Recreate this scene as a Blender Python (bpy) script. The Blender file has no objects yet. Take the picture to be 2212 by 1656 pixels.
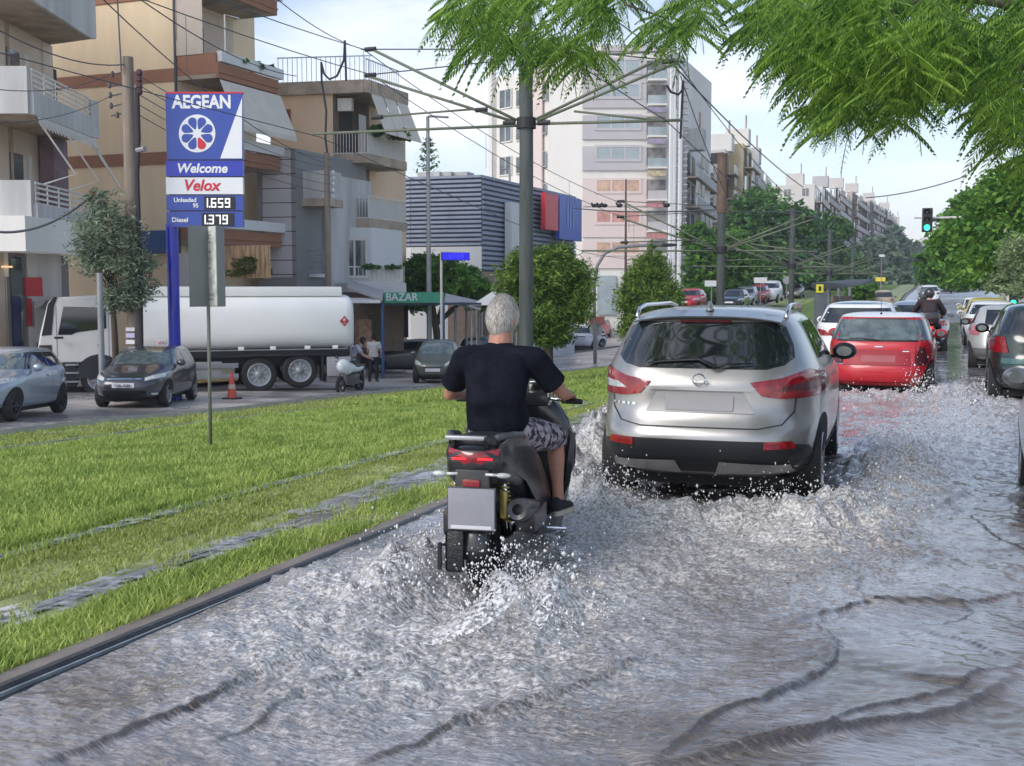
import bpy, bmesh, math, random
import numpy as np
from mathutils import Vector, Matrix
from mathutils.bvhtree import BVHTree
from mathutils.geometry import delaunay_2d_cdt
PI = math.pi
random.seed(5)
RS = np.random.RandomState(11)
scene = bpy.context.scene
C = scene.collection
# ---------------------------------------------------------------- camera
CAM = Vector((0.0, 0.0, 1.72))
F_PX, CX, CY = 2450.0, 1106.0, 828.0
YAW, PITCH = math.radians(20.87), math.radians(4.74)
cd = bpy.data.cameras.new("camera")
cam = bpy.data.objects.new("camera", cd); C.objects.link(cam)
cam.location = CAM
cam.rotation_euler = (PI/2 - PITCH, 0, YAW)
cd.sensor_width = 36.0
cd.lens = F_PX/2212.0*36.0
cd.clip_start = 0.1; cd.clip_end = 6000
scene.camera = cam
# ---------------------------------------------------------------- world and sun
SUN_EL, SUN_AZ = math.radians(36), math.radians(205)
w = bpy.data.worlds.new("World"); scene.world = w; w.use_nodes = True
nt = w.node_tree; nt.nodes.clear()
def wn(t, **k):
    n = nt.nodes.new(t)
    for a, b in k.items(): setattr(n, a, b)
    return n
out = wn('ShaderNodeOutputWorld'); bg = wn('ShaderNodeBackground'); bg2 = wn('ShaderNodeBackground'); mx = wn('ShaderNodeMixShader')
sky = wn('ShaderNodeTexSky', sky_type='NISHITA'); sky.sun_disc = False
sky.sun_elevation = SUN_EL; sky.sun_rotation = SUN_AZ; sky.air_density = 1.0; sky.dust_density = 1.2; sky.ozone_density = 1.5
bg.inputs[1].default_value = 0.105
nt.links.new(sky.outputs[0], bg.inputs[0])
tc = wn('ShaderNodeTexCoord'); sep = wn('ShaderNodeSeparateXYZ'); nt.links.new(tc.outputs['Generated'], sep.inputs[0])
mp = wn('ShaderNodeMapping'); mp.inputs['Scale'].default_value = (1, 1, 3.2); mp.inputs['Location'].default_value = (0.35, 0.1, 0.2)
nt.links.new(tc.outputs['Generated'], mp.inputs[0])
nz = wn('ShaderNodeTexNoise'); nz.inputs['Scale'].default_value = 2.3; nz.inputs['Detail'].default_value = 8; nz.inputs['Roughness'].default_value = 0.55
nt.links.new(mp.outputs[0], nz.inputs[0])
rp = wn('ShaderNodeValToRGB'); rp.color_ramp.elements[0].position = 0.47; rp.color_ramp.elements[1].position = 0.70
nt.links.new(nz.outputs[0], rp.inputs[0])
hz = wn('ShaderNodeMapRange'); hz.inputs[1].default_value = 0.0; hz.inputs[2].default_value = 0.30; hz.inputs[3].default_value = 0.60; hz.inputs[4].default_value = -0.04
nt.links.new(sep.outputs[2], hz.inputs[0])
ad = wn('ShaderNodeMath', operation='MULTIPLY_ADD'); ad.use_clamp = True
nt.links.new(rp.outputs[0], ad.inputs[0]); ad.inputs[1].default_value = 0.75
nt.links.new(hz.outputs[0], ad.inputs[2])
cr = wn('ShaderNodeValToRGB'); cr.color_ramp.elements[0].color = (0.80, 0.83, 0.93, 1); cr.color_ramp.elements[1].color = (0.93, 0.92, 0.96, 1)
nt.links.new(nz.outputs[0], cr.inputs[0]); nt.links.new(cr.outputs[0], bg2.inputs[0]); bg2.inputs[1].default_value = 0.88
nt.links.new(ad.outputs[0], mx.inputs[0]); nt.links.new(bg.outputs[0], mx.inputs[1]); nt.links.new(bg2.outputs[0], mx.inputs[2])
nt.links.new(mx.outputs[0], out.inputs[0])
sl = bpy.data.lights.new("sun", 'SUN'); sl.energy = 1.0; sl.angle = math.radians(28); sl.color = (1.0, 0.97, 0.92)
so = bpy.data.objects.new("sun", sl); C.objects.link(so)
# direction towards the sun
sd = Vector((math.sin(SUN_AZ)*math.cos(SUN_EL), math.cos(SUN_AZ)*math.cos(SUN_EL), math.sin(SUN_EL)))
so.rotation_euler = sd.to_track_quat('Z', 'Y').to_euler()
scene.view_settings.view_transform = 'Standard'; scene.view_settings.look = 'None'
scene.view_settings.exposure = 0.88; scene.view_settings.gamma = 1.0; scene.view_settings.use_curve_mapping = False
scene.cycles.max_bounces = 6; scene.cycles.transparent_max_bounces = 12
scene.cycles.use_denoising = True
# ---------------------------------------------------------------- measuring helpers (reading the photograph at 2212 px width)
_R = cam.rotation_euler.to_matrix()
def ray(u, v):
    d = _R @ Vector(((u-CX)/F_PX, (CY-v)/F_PX, -1.0))
    fw = Vector((-math.sin(YAW), math.cos(YAW), 0))
    return d/(d.dot(fw))
def pt(u, v, D): return CAM + ray(u, v)*D
def W(u, D, z=None):
    p = pt(u, 640, D); return (p.x, p.y) if z is None else (p.x, p.y, z)
def onY(u, v, Y):
    r = ray(u, v); return CAM + r*(Y/r.y)
def onX(u, v, X):
    r = ray(u, v); return CAM + r*(X/r.x)
def onZ(u, v, z):
    r = ray(u, v); return CAM + r*((z-CAM.z)/r.z)
def px(p):
    q = _R.transposed() @ (Vector(p)-CAM)
    return (CX + F_PX*q.x/-q.z, CY - F_PX*q.y/-q.z)
# terrain
KX = np.array([-400., -60., -24., -15.4, -6.0, -3.652, -3.645, 9.0, 40., 400.])
KY = np.array([-20., 0., 8., 16., 23., 36., 56., 80., 107., 130., 200., 320., 900.])
_rB = [-.2, -.4, -.6, -.86, -1.14, -1.6, -2.2, -1.5, .3, 1.3, 2.6, 4.2, 7]
_rC = [-.2, -.4, -.6, -.9, -1.2, -1.65, -2.4, -2.8, -3.2, -2.6, 0, 3, 7]
_r6 = [-.05, -.07, -.18, -.33, -.45, -.62, -.8, -.5, .3, 1.3, 2.6, 4.2, 7]
_rk = [.06, .055, -.055, -.09, -.10, -.10, -.08, -.02, .5, 1.3, 2.6, 4.2, 7]
_rr = [-.07]*7 + [-.03, .5, 1.2, 2.6, 4.2, 7]
KZ = np.array([_rC, _rC, _rC, _rB, _r6, _rk, _rr, _rr, _rr, _rr])
def zg(X, Y):
    X = np.asarray(X, float); Y = np.asarray(Y, float)
    X = np.clip(X, KX[0], KX[-1]-1e-6); Y = np.clip(Y, KY[0], KY[-1]-1e-6)
    i = np.clip(np.searchsorted(KX, X, side='right')-1, 0, len(KX)-2); j = np.clip(np.searchsorted(KY, Y, side='right')-1, 0, len(KY)-2)
    a = (X-KX[i])/(KX[i+1]-KX[i]); b = (Y-KY[j])/(KY[j+1]-KY[j]); b = b*b*(3-2*b)*0.35 + b*0.65
    return (KZ[i, j]*(1-a)+KZ[i+1, j]*a)*(1-b) + (KZ[i, j+1]*(1-a)+KZ[i+1, j+1]*a)*b
def G(u, v):
    """where the pixel's ray meets the terrain"""
    r = ray(u, v); prev = 1.0
    for k in range(4000):
        t = 1.0 + k*0.1 if k < 1000 else 101 + (k-1000)*0.5
        p = CAM + r*t
        if p.z < float(zg(p.x, p.y)): return p
    return CAM + r*t
# ---------------------------------------------------------------- object helpers
def tag(o, label=None, cat=None, group=None, kind=None):
    if label: o['label'] = label
    if cat: o['category'] = cat
    if group: o['group'] = group
    if kind: o['kind'] = kind
    return o
def thing(name, label, cat, loc=(0, 0, 0), rz=0, group=None):
    o = bpy.data.objects.new(name, None); C.objects.link(o)
    o.location = loc; o.rotation_euler = (0, 0, rz); o.empty_display_size = 0.2
    return tag(o, label, cat, group)
def mesh_np(name, V, Fq, mats, parent=None, smooth=False, matidx=None):
    me = bpy.data.meshes.new(name); V = np.asarray(V, np.float32); Fq = np.asarray(Fq, np.int32); n = Fq.shape[1]
    me.vertices.add(len(V)); me.vertices.foreach_set('co', V.ravel())
    me.loops.add(Fq.size); me.loops.foreach_set('vertex_index', Fq.ravel())
    me.polygons.add(len(Fq)); me.polygons.foreach_set('loop_start', np.arange(0, Fq.size, n, dtype=np.int32))
    try: me.polygons.foreach_set('loop_total', np.full(len(Fq), n, dtype=np.int32))
    except Exception: pass
    if smooth: me.polygons.foreach_set('use_smooth', np.ones(len(Fq), bool))
    if matidx is not None: me.polygons.foreach_set('material_index', np.asarray(matidx, np.int32))
    for m in (mats if isinstance(mats, (list, tuple)) else [mats]): me.materials.append(m)
    me.update(calc_edges=True); me.validate()
    o = bpy.data.objects.new(name, me); C.objects.link(o)
    if parent is not None: o.parent = parent
    return o
class MB:
    def __init__(s): s.v = []; s.f = []; s.m = []; s.cm = 0
    def add(s, vs, fs):
        b = len(s.v); s.v += [tuple(p) for p in vs]; s.f += [tuple(i+b for i in f) for f in fs]; s.m += [s.cm]*len(fs); return s
    def box(s, x0, x1, y0, y1, z0, z1, M=None):
        vs = [Vector((x, y, z)) for z in (z0, z1) for y in (y0, y1) for x in (x0, x1)]
        if M: vs = [M @ p for p in vs]
        return s.add(vs, [(0, 2, 3, 1), (4, 5, 7, 6), (0, 1, 5, 4), (2, 6, 7, 3), (0, 4, 6, 2), (1, 3, 7, 5)])
    def bbox(s, x0, x1, y0, y1, z0, z1, r=0.02, M=None):
        """box with chamfered edges"""
        bm = bmesh.new(); bmesh.ops.create_cube(bm, size=1.0)
        for q in bm.verts: q.co = Vector((x0+(q.co.x+.5)*(x1-x0), y0+(q.co.y+.5)*(y1-y0), z0+(q.co.z+.5)*(z1-z0)))
        bmesh.ops.bevel(bm, geom=list(bm.edges), offset=r, segments=2, profile=0.6, affect='EDGES')
        bm.verts.index_update(); vs = [q.co.copy() for q in bm.verts]; fs = [[q.index for q in f.verts] for f in bm.faces]; bm.free()
        if M: vs = [M @ p for p in vs]
        return s.add(vs, fs)
    def prism(s, pts, z0, z1):
        n = len(pts); vs = [(p[0], p[1], z0) for p in pts]+[(p[0], p[1], z1) for p in pts]
        return s.add(vs, [tuple(range(n))[::-1], tuple(range(n, 2*n))]+[(i, (i+1) % n, n+(i+1) % n, n+i) for i in range(n)])
    def extr(s, pts, d, M=None):
        """3D polygon pts extruded by the vector d"""
        n = len(pts); d = Vector(d); vs = [Vector(p) for p in pts]+[Vector(p)+d for p in pts]
        if M: vs = [M @ p for p in vs]
        return s.add(vs, [tuple(range(n)), tuple(range(n, 2*n))[::-1]]+[(i, n+i, n+(i+1) % n, (i+1) % n) for i in range(n)])
    def tube(s, pts, r, n=8, cap=True, M=None):
        pts = [Vector(p) for p in pts]; rs = r if isinstance(r, (list, tuple)) else [r]*len(pts)
        if M: pts = [M @ p for p in pts]
        up = None; rings = []
        for i, p in enumerate(pts):
            t = (pts[min(i+1, len(pts)-1)]-pts[max(i-1, 0)])
            if t.length < 1e-9: t = Vector((0, 0, 1))
            t.normalize()
            if up is None:
                a = Vector((0, 0, 1)) if abs(t.z) < 0.9 else Vector((1, 0, 0)); up = t.cross(a).normalized()
            up = (up - t*up.dot(t)).normalized(); q = t.cross(up)
            rings.append([p + (up*math.cos(2*PI*k/n)+q*math.sin(2*PI*k/n))*rs[i] for k in range(n)])
        vs = [v for g in rings for v in g]; fs = []
        for i in range(len(pts)-1):
            for k in range(n): fs.append((i*n+k, i*n+(k+1) % n, (i+1)*n+(k+1) % n, (i+1)*n+k))
        if cap: fs += [tuple(range(n))[::-1], tuple(range((len(pts)-1)*n, len(pts)*n))]
        return s.add(vs, fs)
    def lathe(s, prof, n=24, M=None, axis='Z'):
        """prof = (radius, height) pairs turned about an axis"""
        vs = []; fs = []; k = len(prof)
        for j in range(n):
            a = 2*PI*j/n
            for r, h in prof:
                p = (r*math.cos(a), r*math.sin(a), h) if axis == 'Z' else ((h, r*math.cos(a), r*math.sin(a)) if axis == 'X' else (r*math.cos(a), h, r*math.sin(a)))
                vs.append(M @ Vector(p) if M else p)
        for j in range(n):
            for i in range(k-1):
                a, b = j*k+i, ((j+1) % n)*k+i
                fs.append((a, b, b+1, a+1))
        return s.add(vs, fs)
    def ball(s, c, rx, ry=None, rz=None, n=12, M=None, noise=0):
        ry = ry or rx; rz = rz or rx; vs = []; fs = []; m = n//2+1
        for i in range(m+1):
            th = PI*i/m
            for k in range(n):
                ph = 2*PI*k/n; q = 1+noise*random.uniform(-1, 1)
                p = Vector((c[0]+rx*q*math.sin(th)*math.cos(ph), c[1]+ry*q*math.sin(th)*math.sin(ph), c[2]+rz*q*math.cos(th)))
                vs.append(M @ p if M else p)
        for i in range(m):
            for k in range(n): fs.append((i*n+k, (i+1)*n+k, (i+1)*n+(k+1) % n, i*n+(k+1) % n))
        return s.add(vs, fs)
    def loft(s, rings, cap=True, closed=True):
        n = len(rings[0]); vs = [p for g in rings for p in g]; fs = []
        for i in range(len(rings)-1):
            for k in range(n if closed else n-1): fs.append((i*n+k, i*n+(k+1) % n, (i+1)*n+(k+1) % n, (i+1)*n+k))
        if cap: fs += [tuple(range(n))[::-1], tuple(range((len(rings)-1)*n, len(rings)*n))]
        return s.add(vs, fs)
    def build(s, name, mats, parent=None, smooth=False, world=False, subsurf=0, autosmooth=None, label=None):
        me = bpy.data.meshes.new(name)
        vs = s.v
        if world and parent is not None:
            L = Vector(parent.location); pp = parent.parent
            while pp is not None: L = L + Vector(pp.location); pp = pp.parent
            vs = [tuple(Vector(p)-L) for p in vs]
        me.from_pydata(vs, [], s.f)
        for m in (mats if isinstance(mats, (list, tuple)) else [mats]): me.materials.append(m)
        me.polygons.foreach_set('material_index', s.m)
        bm = bmesh.new(); bm.from_mesh(me); bmesh.ops.recalc_face_normals(bm, faces=bm.faces); bm.to_mesh(me); bm.free()
        if smooth: me.polygons.foreach_set('use_smooth', [True]*len(me.polygons))
        if smooth and autosmooth: me.set_sharp_from_angle(angle=math.radians(autosmooth))
        me.update()
        o = bpy.data.objects.new(name, me); C.objects.link(o)
        if parent is not None: o.parent = parent
        if subsurf:
            md = o.modifiers.new('s', 'SUBSURF'); md.levels = md.render_levels = subsurf; bake(o)
        if label: o['label'] = label
        return o
def bake(o):
    dg = bpy.context.evaluated_depsgraph_get(); me = bpy.data.meshes.new_from_object(o.evaluated_get(dg))
    me.name = o.name; o.modifiers.clear(); o.data = me
def text(s_, size, M, mat, parent, name='lettering', bold=0.0, shear=0.0, depth=0.004, align='CENTER', world=False, sx=1.0):
    cu = bpy.data.curves.new(name, 'FONT'); cu.body = s_; cu.size = size; cu.align_x = align; cu.align_y = 'CENTER'
    cu.offset = bold; cu.shear = shear; cu.extrude = depth; cu.resolution_u = 3
    t = bpy.data.objects.new(name, cu); C.objects.link(t)
    dg = bpy.context.evaluated_depsgraph_get(); me = bpy.data.meshes.new_from_object(t.evaluated_get(dg))
    bpy.data.objects.remove(t)
    if world and parent is not None: M = Matrix.Translation(-Vector(parent.location)) @ M
    me.transform(M @ Matrix.Diagonal((sx, 1, 1, 1))); me.materials.clear(); me.materials.append(mat)
    o = bpy.data.objects.new(name, me); C.objects.link(o); o.parent = parent
    return o
def copy_tree(o, parent=None):
    c = o.copy(); C.objects.link(c); c.parent = parent
    for ch in o.children: copy_tree(ch, c)
    return c
# ---------------------------------------------------------------- materials
def mat(name, col, rough=0.6, metal=0.0, var=0.12, scale=3.0, bump=0.0, bscale=40.0, spec=0.5, coat=0.0, col2=None, emit=0.0, trans=0.0, streak=False, alpha=1.0, vcontrast=1.0):
    m = bpy.data.materials.new(name); m.use_nodes = True; t = m.node_tree; b = t.nodes['Principled BSDF']
    b.inputs['Roughness'].default_value = rough; b.inputs['Metallic'].default_value = metal
    b.inputs['Specular IOR Level'].default_value = spec; b.inputs['Coat Weight'].default_value = coat; b.inputs['Coat Roughness'].default_value = 0.04
    tcn = t.nodes.new('ShaderNodeTexCoord'); src = tcn.outputs['Object']
    if streak:
        mpn = t.nodes.new('ShaderNodeMapping'); mpn.inputs['Scale'].default_value = (1, 1, 0.12); t.links.new(src, mpn.inputs[0]); src = mpn.outputs[0]
    c1 = tuple(c*(1-var) for c in col[:3])+(1,); c2 = tuple(min(1, c*(1+var)) for c in (col2 or col)[:3])+(1,)
    n = t.nodes.new('ShaderNodeTexNoise'); n.inputs['Scale'].default_value = scale; n.inputs['Detail'].default_value = 6; n.inputs['Roughness'].default_value = .62
    t.links.new(src, n.inputs['Vector'])
    r = t.nodes.new('ShaderNodeValToRGB'); r.color_ramp.elements[0].color = c1; r.color_ramp.elements[1].color = c2
    r.color_ramp.elements[0].position = 0.5-0.2/vcontrast; r.color_ramp.elements[1].position = 0.5+0.2/vcontrast
    t.links.new(n.outputs[0], r.inputs[0]); t.links.new(r.outputs[0], b.inputs['Base Color'])
    if bump > 0:
        n2 = t.nodes.new('ShaderNodeTexNoise'); n2.inputs['Scale'].default_value = bscale; n2.inputs['Detail'].default_value = 4
        t.links.new(tcn.outputs['Object'], n2.inputs['Vector'])
        bp = t.nodes.new('ShaderNodeBump'); bp.inputs['Strength'].default_value = bump; bp.inputs['Distance'].default_value = 0.02
        t.links.new(n2.outputs[0], bp.inputs['Height']); t.links.new(bp.outputs[0], b.inputs['Normal'])
    if emit > 0:
        b.inputs['Emission Color'].default_value = tuple(col[:3])+(1,); b.inputs['Emission Strength'].default_value = emit
    if trans > 0:
        b.inputs['Transmission Weight'].default_value = trans
    if alpha < 1: b.inputs['Alpha'].default_value = alpha
    return m
def leafmat(name, col, col2, sc=1.0, trl=0.35):
    m = bpy.data.materials.new(name); m.use_nodes = True; t = m.node_tree; b = t.nodes['Principled BSDF']
    b.inputs['Roughness'].default_value = 0.55; b.inputs['Specular IOR Level'].default_value = 0.35
    g = t.nodes.new('ShaderNodeNewGeometry'); n = t.nodes.new('ShaderNodeTexNoise'); n.inputs['Scale'].default_value = sc; n.inputs['Detail'].default_value = 3
    t.links.new(g.outputs['Position'], n.inputs['Vector'])
    ri = t.nodes.new('ShaderNodeMath'); ri.operation = 'MULTIPLY_ADD'; ri.inputs[1].default_value = 0.5; ri.inputs[2].default_value = -0.25
    t.links.new(g.outputs['Random Per Island'], ri.inputs[0])
    a = t.nodes.new('ShaderNodeMath'); a.operation = 'ADD'; t.links.new(ri.outputs[0], a.inputs[0]); t.links.new(n.outputs[0], a.inputs[1])
    r = t.nodes.new('ShaderNodeValToRGB'); r.color_ramp.elements[0].color = tuple(col)+(1,); r.color_ramp.elements[1].color = tuple(col2)+(1,)
    r.color_ramp.elements[0].position = 0.3; r.color_ramp.elements[1].position = 0.72
    t.links.new(a.outputs[0], r.inputs[0]); t.links.new(r.outputs[0], b.inputs['Base Color'])
    tr = t.nodes.new('ShaderNodeBsdfTranslucent'); t.links.new(r.outputs[0], tr.inputs[0]); ms = t.nodes.new('ShaderNodeMixShader'); ms.inputs[0].default_value = trl
    t.links.new(b.outputs[0], ms.inputs[1]); t.links.new(tr.outputs[0], ms.inputs[2]); t.links.new(ms.outputs[0], t.nodes['Material Output'].inputs[0])
    return m
M = {}
M['black'] = mat('black_plastic', (.012, .012, .014), .45, var=.2, bump=.05)
M['rubber'] = mat('tyre_rubber', (.018, .018, .019), .8, var=.25, bump=.15)
M['dark'] = mat('dark_recess', (.008, .008, .009), .8)
M['glass'] = mat('tinted_glass', (.012, .015, .018), .04, var=.1, spec=.9, coat=.5)
M['glass_light'] = mat('light_glass', (.10, .13, .13), .05, var=.3, scale=6, spec=.9, coat=.5, vcontrast=2)
M['silver'] = mat('silver_paint', (.36, .35, .34), .28, metal=.6, var=.05, coat=.6)
M['silver_blue'] = mat('silver_blue_paint', (.36, .41, .48), .32, metal=.5, var=.05, coat=.6)
M['grey_paint'] = mat('grey_paint', (.055, .058, .07), .3, metal=.3, var=.05, coat=.8)
M['olive_paint'] = mat('olive_grey_paint', (.10, .115, .095), .35, metal=.3, var=.05, coat=.6)
M['red_paint'] = mat('red_paint', (.52, .012, .022), .35, var=.05, coat=.6)
M['white_paint'] = mat('white_paint', (.78, .78, .78), .35, var=.03, coat=.4)
M['black_paint'] = mat('black_paint', (.014, .018, .02), .2, var=.1, coat=.9)
M['green_black'] = mat('dark_green_paint', (.012, .03, .028), .2, var=.1, coat=.9)
M['beige_paint'] = mat('beige_paint', (.45, .36, .25), .4, var=.05, coat=.4)
M['yellow_paint'] = mat('taxi_yellow_paint', (.62, .50, .14), .4, var=.05, coat=.4)
M['chrome'] = mat('chrome', (.7, .7, .72), .15, metal=1.0, var=.03)
M['alloy'] = mat('alloy_rim', (.42, .43, .45), .35, metal=.8, var=.08)
M['lamp_red'] = mat('tail_lamp_red', (.27, .008, .014), .12, var=.3, scale=14, coat=.6, vcontrast=2)
M['lamp_dark'] = mat('tail_lamp_smoke', (.10, .02, .025), .12, var=.4, scale=20, coat=.6)
M['lamp_lit'] = mat('lit_red_lamp', (1.0, .03, .02), .3, emit=1.6)
M['lamp_clear'] = mat('clear_lamp', (.55, .57, .55), .1, var=.25, scale=16, coat=.6, vcontrast=2)
M['plate'] = mat('number_plate', (.62, .62, .64), .5, var=.05)
M['plate_dim'] = mat('greyed_number_plate', (.36, .35, .355), .5, var=.05)
M['ink'] = mat('black_ink', (.02, .02, .025), .6)
M['metal_grey'] = mat('galvanised_metal', (.28, .29, .30), .5, metal=.4, var=.15, bump=.1)
M['pole_grey'] = mat('weathered_pole', (.075, .085, .08), .7, var=.3, scale=5, bump=.3, streak=True, vcontrast=1.6)
M['tube_green'] = mat('green_grey_tube', (.14, .16, .11), .6, var=.2)
M['wire'] = mat('cable_dark', (.07, .08, .09), .6)
M['concrete_pole'] = mat('old_concrete_pole', (.26, .21, .17), .85, var=.22, scale=4, bump=.3, streak=True, vcontrast=1.6)
# ================================================================ THE SETTING
KERBX = -3.65
def sheet(name, xa, xb, nx, ys, dz, m, kind='structure', zf=None, parent=None):
    """a strip of ground between two X limits (numbers or functions of Y) that follows the terrain"""
    ys = np.asarray(ys, float); fa = xa if callable(xa) else (lambda y: np.full_like(y, xa)); fb = xb if callable(xb) else (lambda y: np.full_like(y, xb))
    A, B = fa(ys), fb(ys); t = np.linspace(0, 1, nx)
    X = A[:, None]*(1-t)+B[:, None]*t; Y = np.repeat(ys[:, None], nx, 1)
    Z = (zf(X, Y) if zf else zg(X, Y)) + dz
    V = np.stack([X.ravel(), Y.ravel(), Z.ravel()], 1)
    i = np.arange(len(ys)-1)[:, None]*nx + np.arange(nx-1)[None]; i = i.ravel()
    F = np.stack([i, i+1, i+nx+1, i+nx], 1)
    o = mesh_np(name, V, F, m, parent, smooth=True)
    if kind: o['kind'] = kind
    return o
def geo(a, b, q):
    r = [a]
    while r[-1] < b: r.append(r[-1]+max(q, r[-1]*q*0.12))
    return r
m_earth = mat('bare_earth', (.20, .18, .15), .9, var=.3, scale=.3)
m_asph = mat('wet_asphalt', (.105, .10, .105), .22, var=.45, scale=.5, bump=.12, bscale=30, vcontrast=1.4, spec=.7)
m_asph2 = mat('damp_asphalt', (.38, .345, .32), .38, var=.5, scale=.45, bump=.15, bscale=30, vcontrast=2.2, spec=.8)
m_pave = mat('pavement_slabs', (.40, .36, .32), .6, var=.3, scale=.7, bump=.1, vcontrast=1.5)
m_lawn = mat('lawn_soil', (.11, .17, .03), .9, col2=(.16, .24, .045), var=.25, scale=2.2, bump=.6, bscale=60)
m_mown = mat('mown_wet_grass', (.24, .28, .07), .5, col2=(.36, .40, .14), var=.25, scale=1.6, bump=1.0, bscale=45, vcontrast=1.5)
m_kerb = mat('kerb_concrete', (.25, .21, .18), .6, var=.25, scale=3, bump=.3)
m_kerbd = mat('wet_kerb_stone', (.045, .045, .052), .35, var=.4, scale=6, bump=.3)
m_kerbl = mat('kerb_edge_line', (.30, .33, .34), .4, var=.3, scale=6)
m_puddle = mat('puddle_water', (.56, .56, .60), .12, var=.25, scale=1.0, bump=.12, bscale=14, spec=1.0)  # pale lilac base stands in for bright sky reflected on the water
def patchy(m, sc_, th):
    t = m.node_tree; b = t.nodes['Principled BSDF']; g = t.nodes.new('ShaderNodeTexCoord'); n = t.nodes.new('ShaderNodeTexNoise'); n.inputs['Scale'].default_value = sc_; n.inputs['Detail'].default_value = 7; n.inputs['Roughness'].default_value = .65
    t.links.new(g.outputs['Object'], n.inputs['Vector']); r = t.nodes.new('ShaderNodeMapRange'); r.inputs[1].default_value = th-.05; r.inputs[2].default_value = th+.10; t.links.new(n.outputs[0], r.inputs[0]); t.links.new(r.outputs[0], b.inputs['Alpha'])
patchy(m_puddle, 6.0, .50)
m_paint = mat('road_paint', (.62, .60, .56), .6, var=.25, scale=5)
ysL = np.concatenate([np.arange(-10, 60, 1.0), np.arange(60, 200, 4.0), np.arange(200, 901, 25.0)])
sheet('ground', -400, 400, 161, ysL, -0.3, m_earth)
sheet('road', KERBX+.02, 5.2, 12, ysL, 0.0, m_asph)
sheet('opposite_road', -24.0, -15.4, 10, ysL, 0.0, m_asph2)
sheet('forecourt', -60, -24.0, 12, ysL[:110], 0.02, m_pave)
sheet('verge', 9.5, 40, 6, ysL, 0.1, m_earth)
yn = np.arange(1.0, 60, .5)
# ---- grassed tram strip between the carriageways
YM = np.concatenate([np.arange(0, 60, .5), np.arange(60, 320, 3.0)])
sheet('grass_strip', -6.3, KERBX-.38, 12, YM, 0.0, m_mown)
sheet('lawn', -12.2, -6.3, 14, YM, 0.0, m_lawn)
sheet('grass_strip', -15.2, -12.2, 8, YM, 0.0, m_mown)
def rail(x, name='tram_rail', label=None):
    rb = MB(); V = []; 
    for s_, w_ in ((0, .035), (.075, .02)):
        pts = [(x+s_-w_, y, float(zg(x, y))+.02) for y in YM]; 
        n = len(pts); vs = pts+[(p[0]+2*w_, p[1], p[2]) for p in pts]
        rb.add(vs, [(i, i+1, n+i+1, n+i) for i in range(n-1)])
    o = rb.build(name, M['metal_grey']); return tag(o, label, 'rail', 'tram rails in the grass')
RX = [-4.72, -6.16, -12.9, -14.35]
for x, l in zip(RX, ['steel tram rail under flood water closest to the flooded kerb', 'wet tram rail along the near edge of the bright lawn', 'tram rail along the far edge of the bright lawn', 'tram rail right beside the kerb of the opposite road']): rail(x, label=l)
def wob(x0, a, ph): return lambda y: x0 + a*np.sin(y*.9+ph)*.5 + a*np.sin(y*2.3+ph*2)*.35 + a*np.sin(y*5.1+ph)*.2
# flooded grooves along the rails
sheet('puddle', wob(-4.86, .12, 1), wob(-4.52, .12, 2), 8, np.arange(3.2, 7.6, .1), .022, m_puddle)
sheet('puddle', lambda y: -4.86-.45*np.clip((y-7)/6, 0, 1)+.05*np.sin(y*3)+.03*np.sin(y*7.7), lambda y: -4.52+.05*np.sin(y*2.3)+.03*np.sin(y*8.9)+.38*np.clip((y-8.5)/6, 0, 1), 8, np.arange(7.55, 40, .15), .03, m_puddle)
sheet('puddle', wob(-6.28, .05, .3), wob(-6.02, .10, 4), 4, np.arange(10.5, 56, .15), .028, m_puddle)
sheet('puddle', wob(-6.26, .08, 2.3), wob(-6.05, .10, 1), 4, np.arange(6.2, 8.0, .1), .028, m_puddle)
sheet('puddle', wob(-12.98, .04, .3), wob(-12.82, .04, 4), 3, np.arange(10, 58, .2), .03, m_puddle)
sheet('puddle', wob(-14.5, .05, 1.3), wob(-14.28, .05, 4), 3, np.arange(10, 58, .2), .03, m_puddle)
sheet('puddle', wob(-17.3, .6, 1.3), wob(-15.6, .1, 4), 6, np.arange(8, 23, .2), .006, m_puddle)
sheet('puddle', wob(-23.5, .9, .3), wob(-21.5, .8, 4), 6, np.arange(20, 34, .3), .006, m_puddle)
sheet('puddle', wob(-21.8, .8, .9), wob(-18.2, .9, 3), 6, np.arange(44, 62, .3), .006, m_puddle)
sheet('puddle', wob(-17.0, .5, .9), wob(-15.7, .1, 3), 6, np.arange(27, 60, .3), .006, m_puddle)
# ---- kerbs
def kerb(name, prof, ys, m, kind='structure', z0=0, xref=None):
    rings = [[(p[0], y, float(zg(xref if xref is not None else p[0], y))+p[1]+z0) for p in prof] for y in ys]
    b = MB(); b.loft(rings, cap=True, closed=True); o = b.build(name, m); o['kind'] = kind; return o
kerb('kerb', [(-3.89, -.2), (-3.89, .032), (-3.87, .036), (-3.765, .040), (-3.765, -.2)], YM, m_kerb, xref=-3.65)
kerb('kerb', [(-3.763, -.2), (-3.763, .043), (-3.75, .048), (-3.72, .046), (-3.705, .03), (-3.70, .012), (-3.67, .01), (-3.655, -.01), (-3.65, -.4)], YM, m_kerbd, xref=-3.65)
kerb('kerb', [(-3.699, .0), (-3.699, .030), (-3.690, .028), (-3.690, .0)], YM, m_kerbl, xref=-3.65)
kerb('kerb', [(-15.4, -.2), (-15.4, .10), (-15.2, .12), (-15.18, -.1)], YM, mat('pale_kerb', (.42, .40, .36), .6, var=.2, scale=3, bump=.2))
kerb('kerb', [(-24.2, -.2), (-24.2, .13), (-24.0, .13), (-24.0, -.1)], YM[:140], m_kerb)
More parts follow.
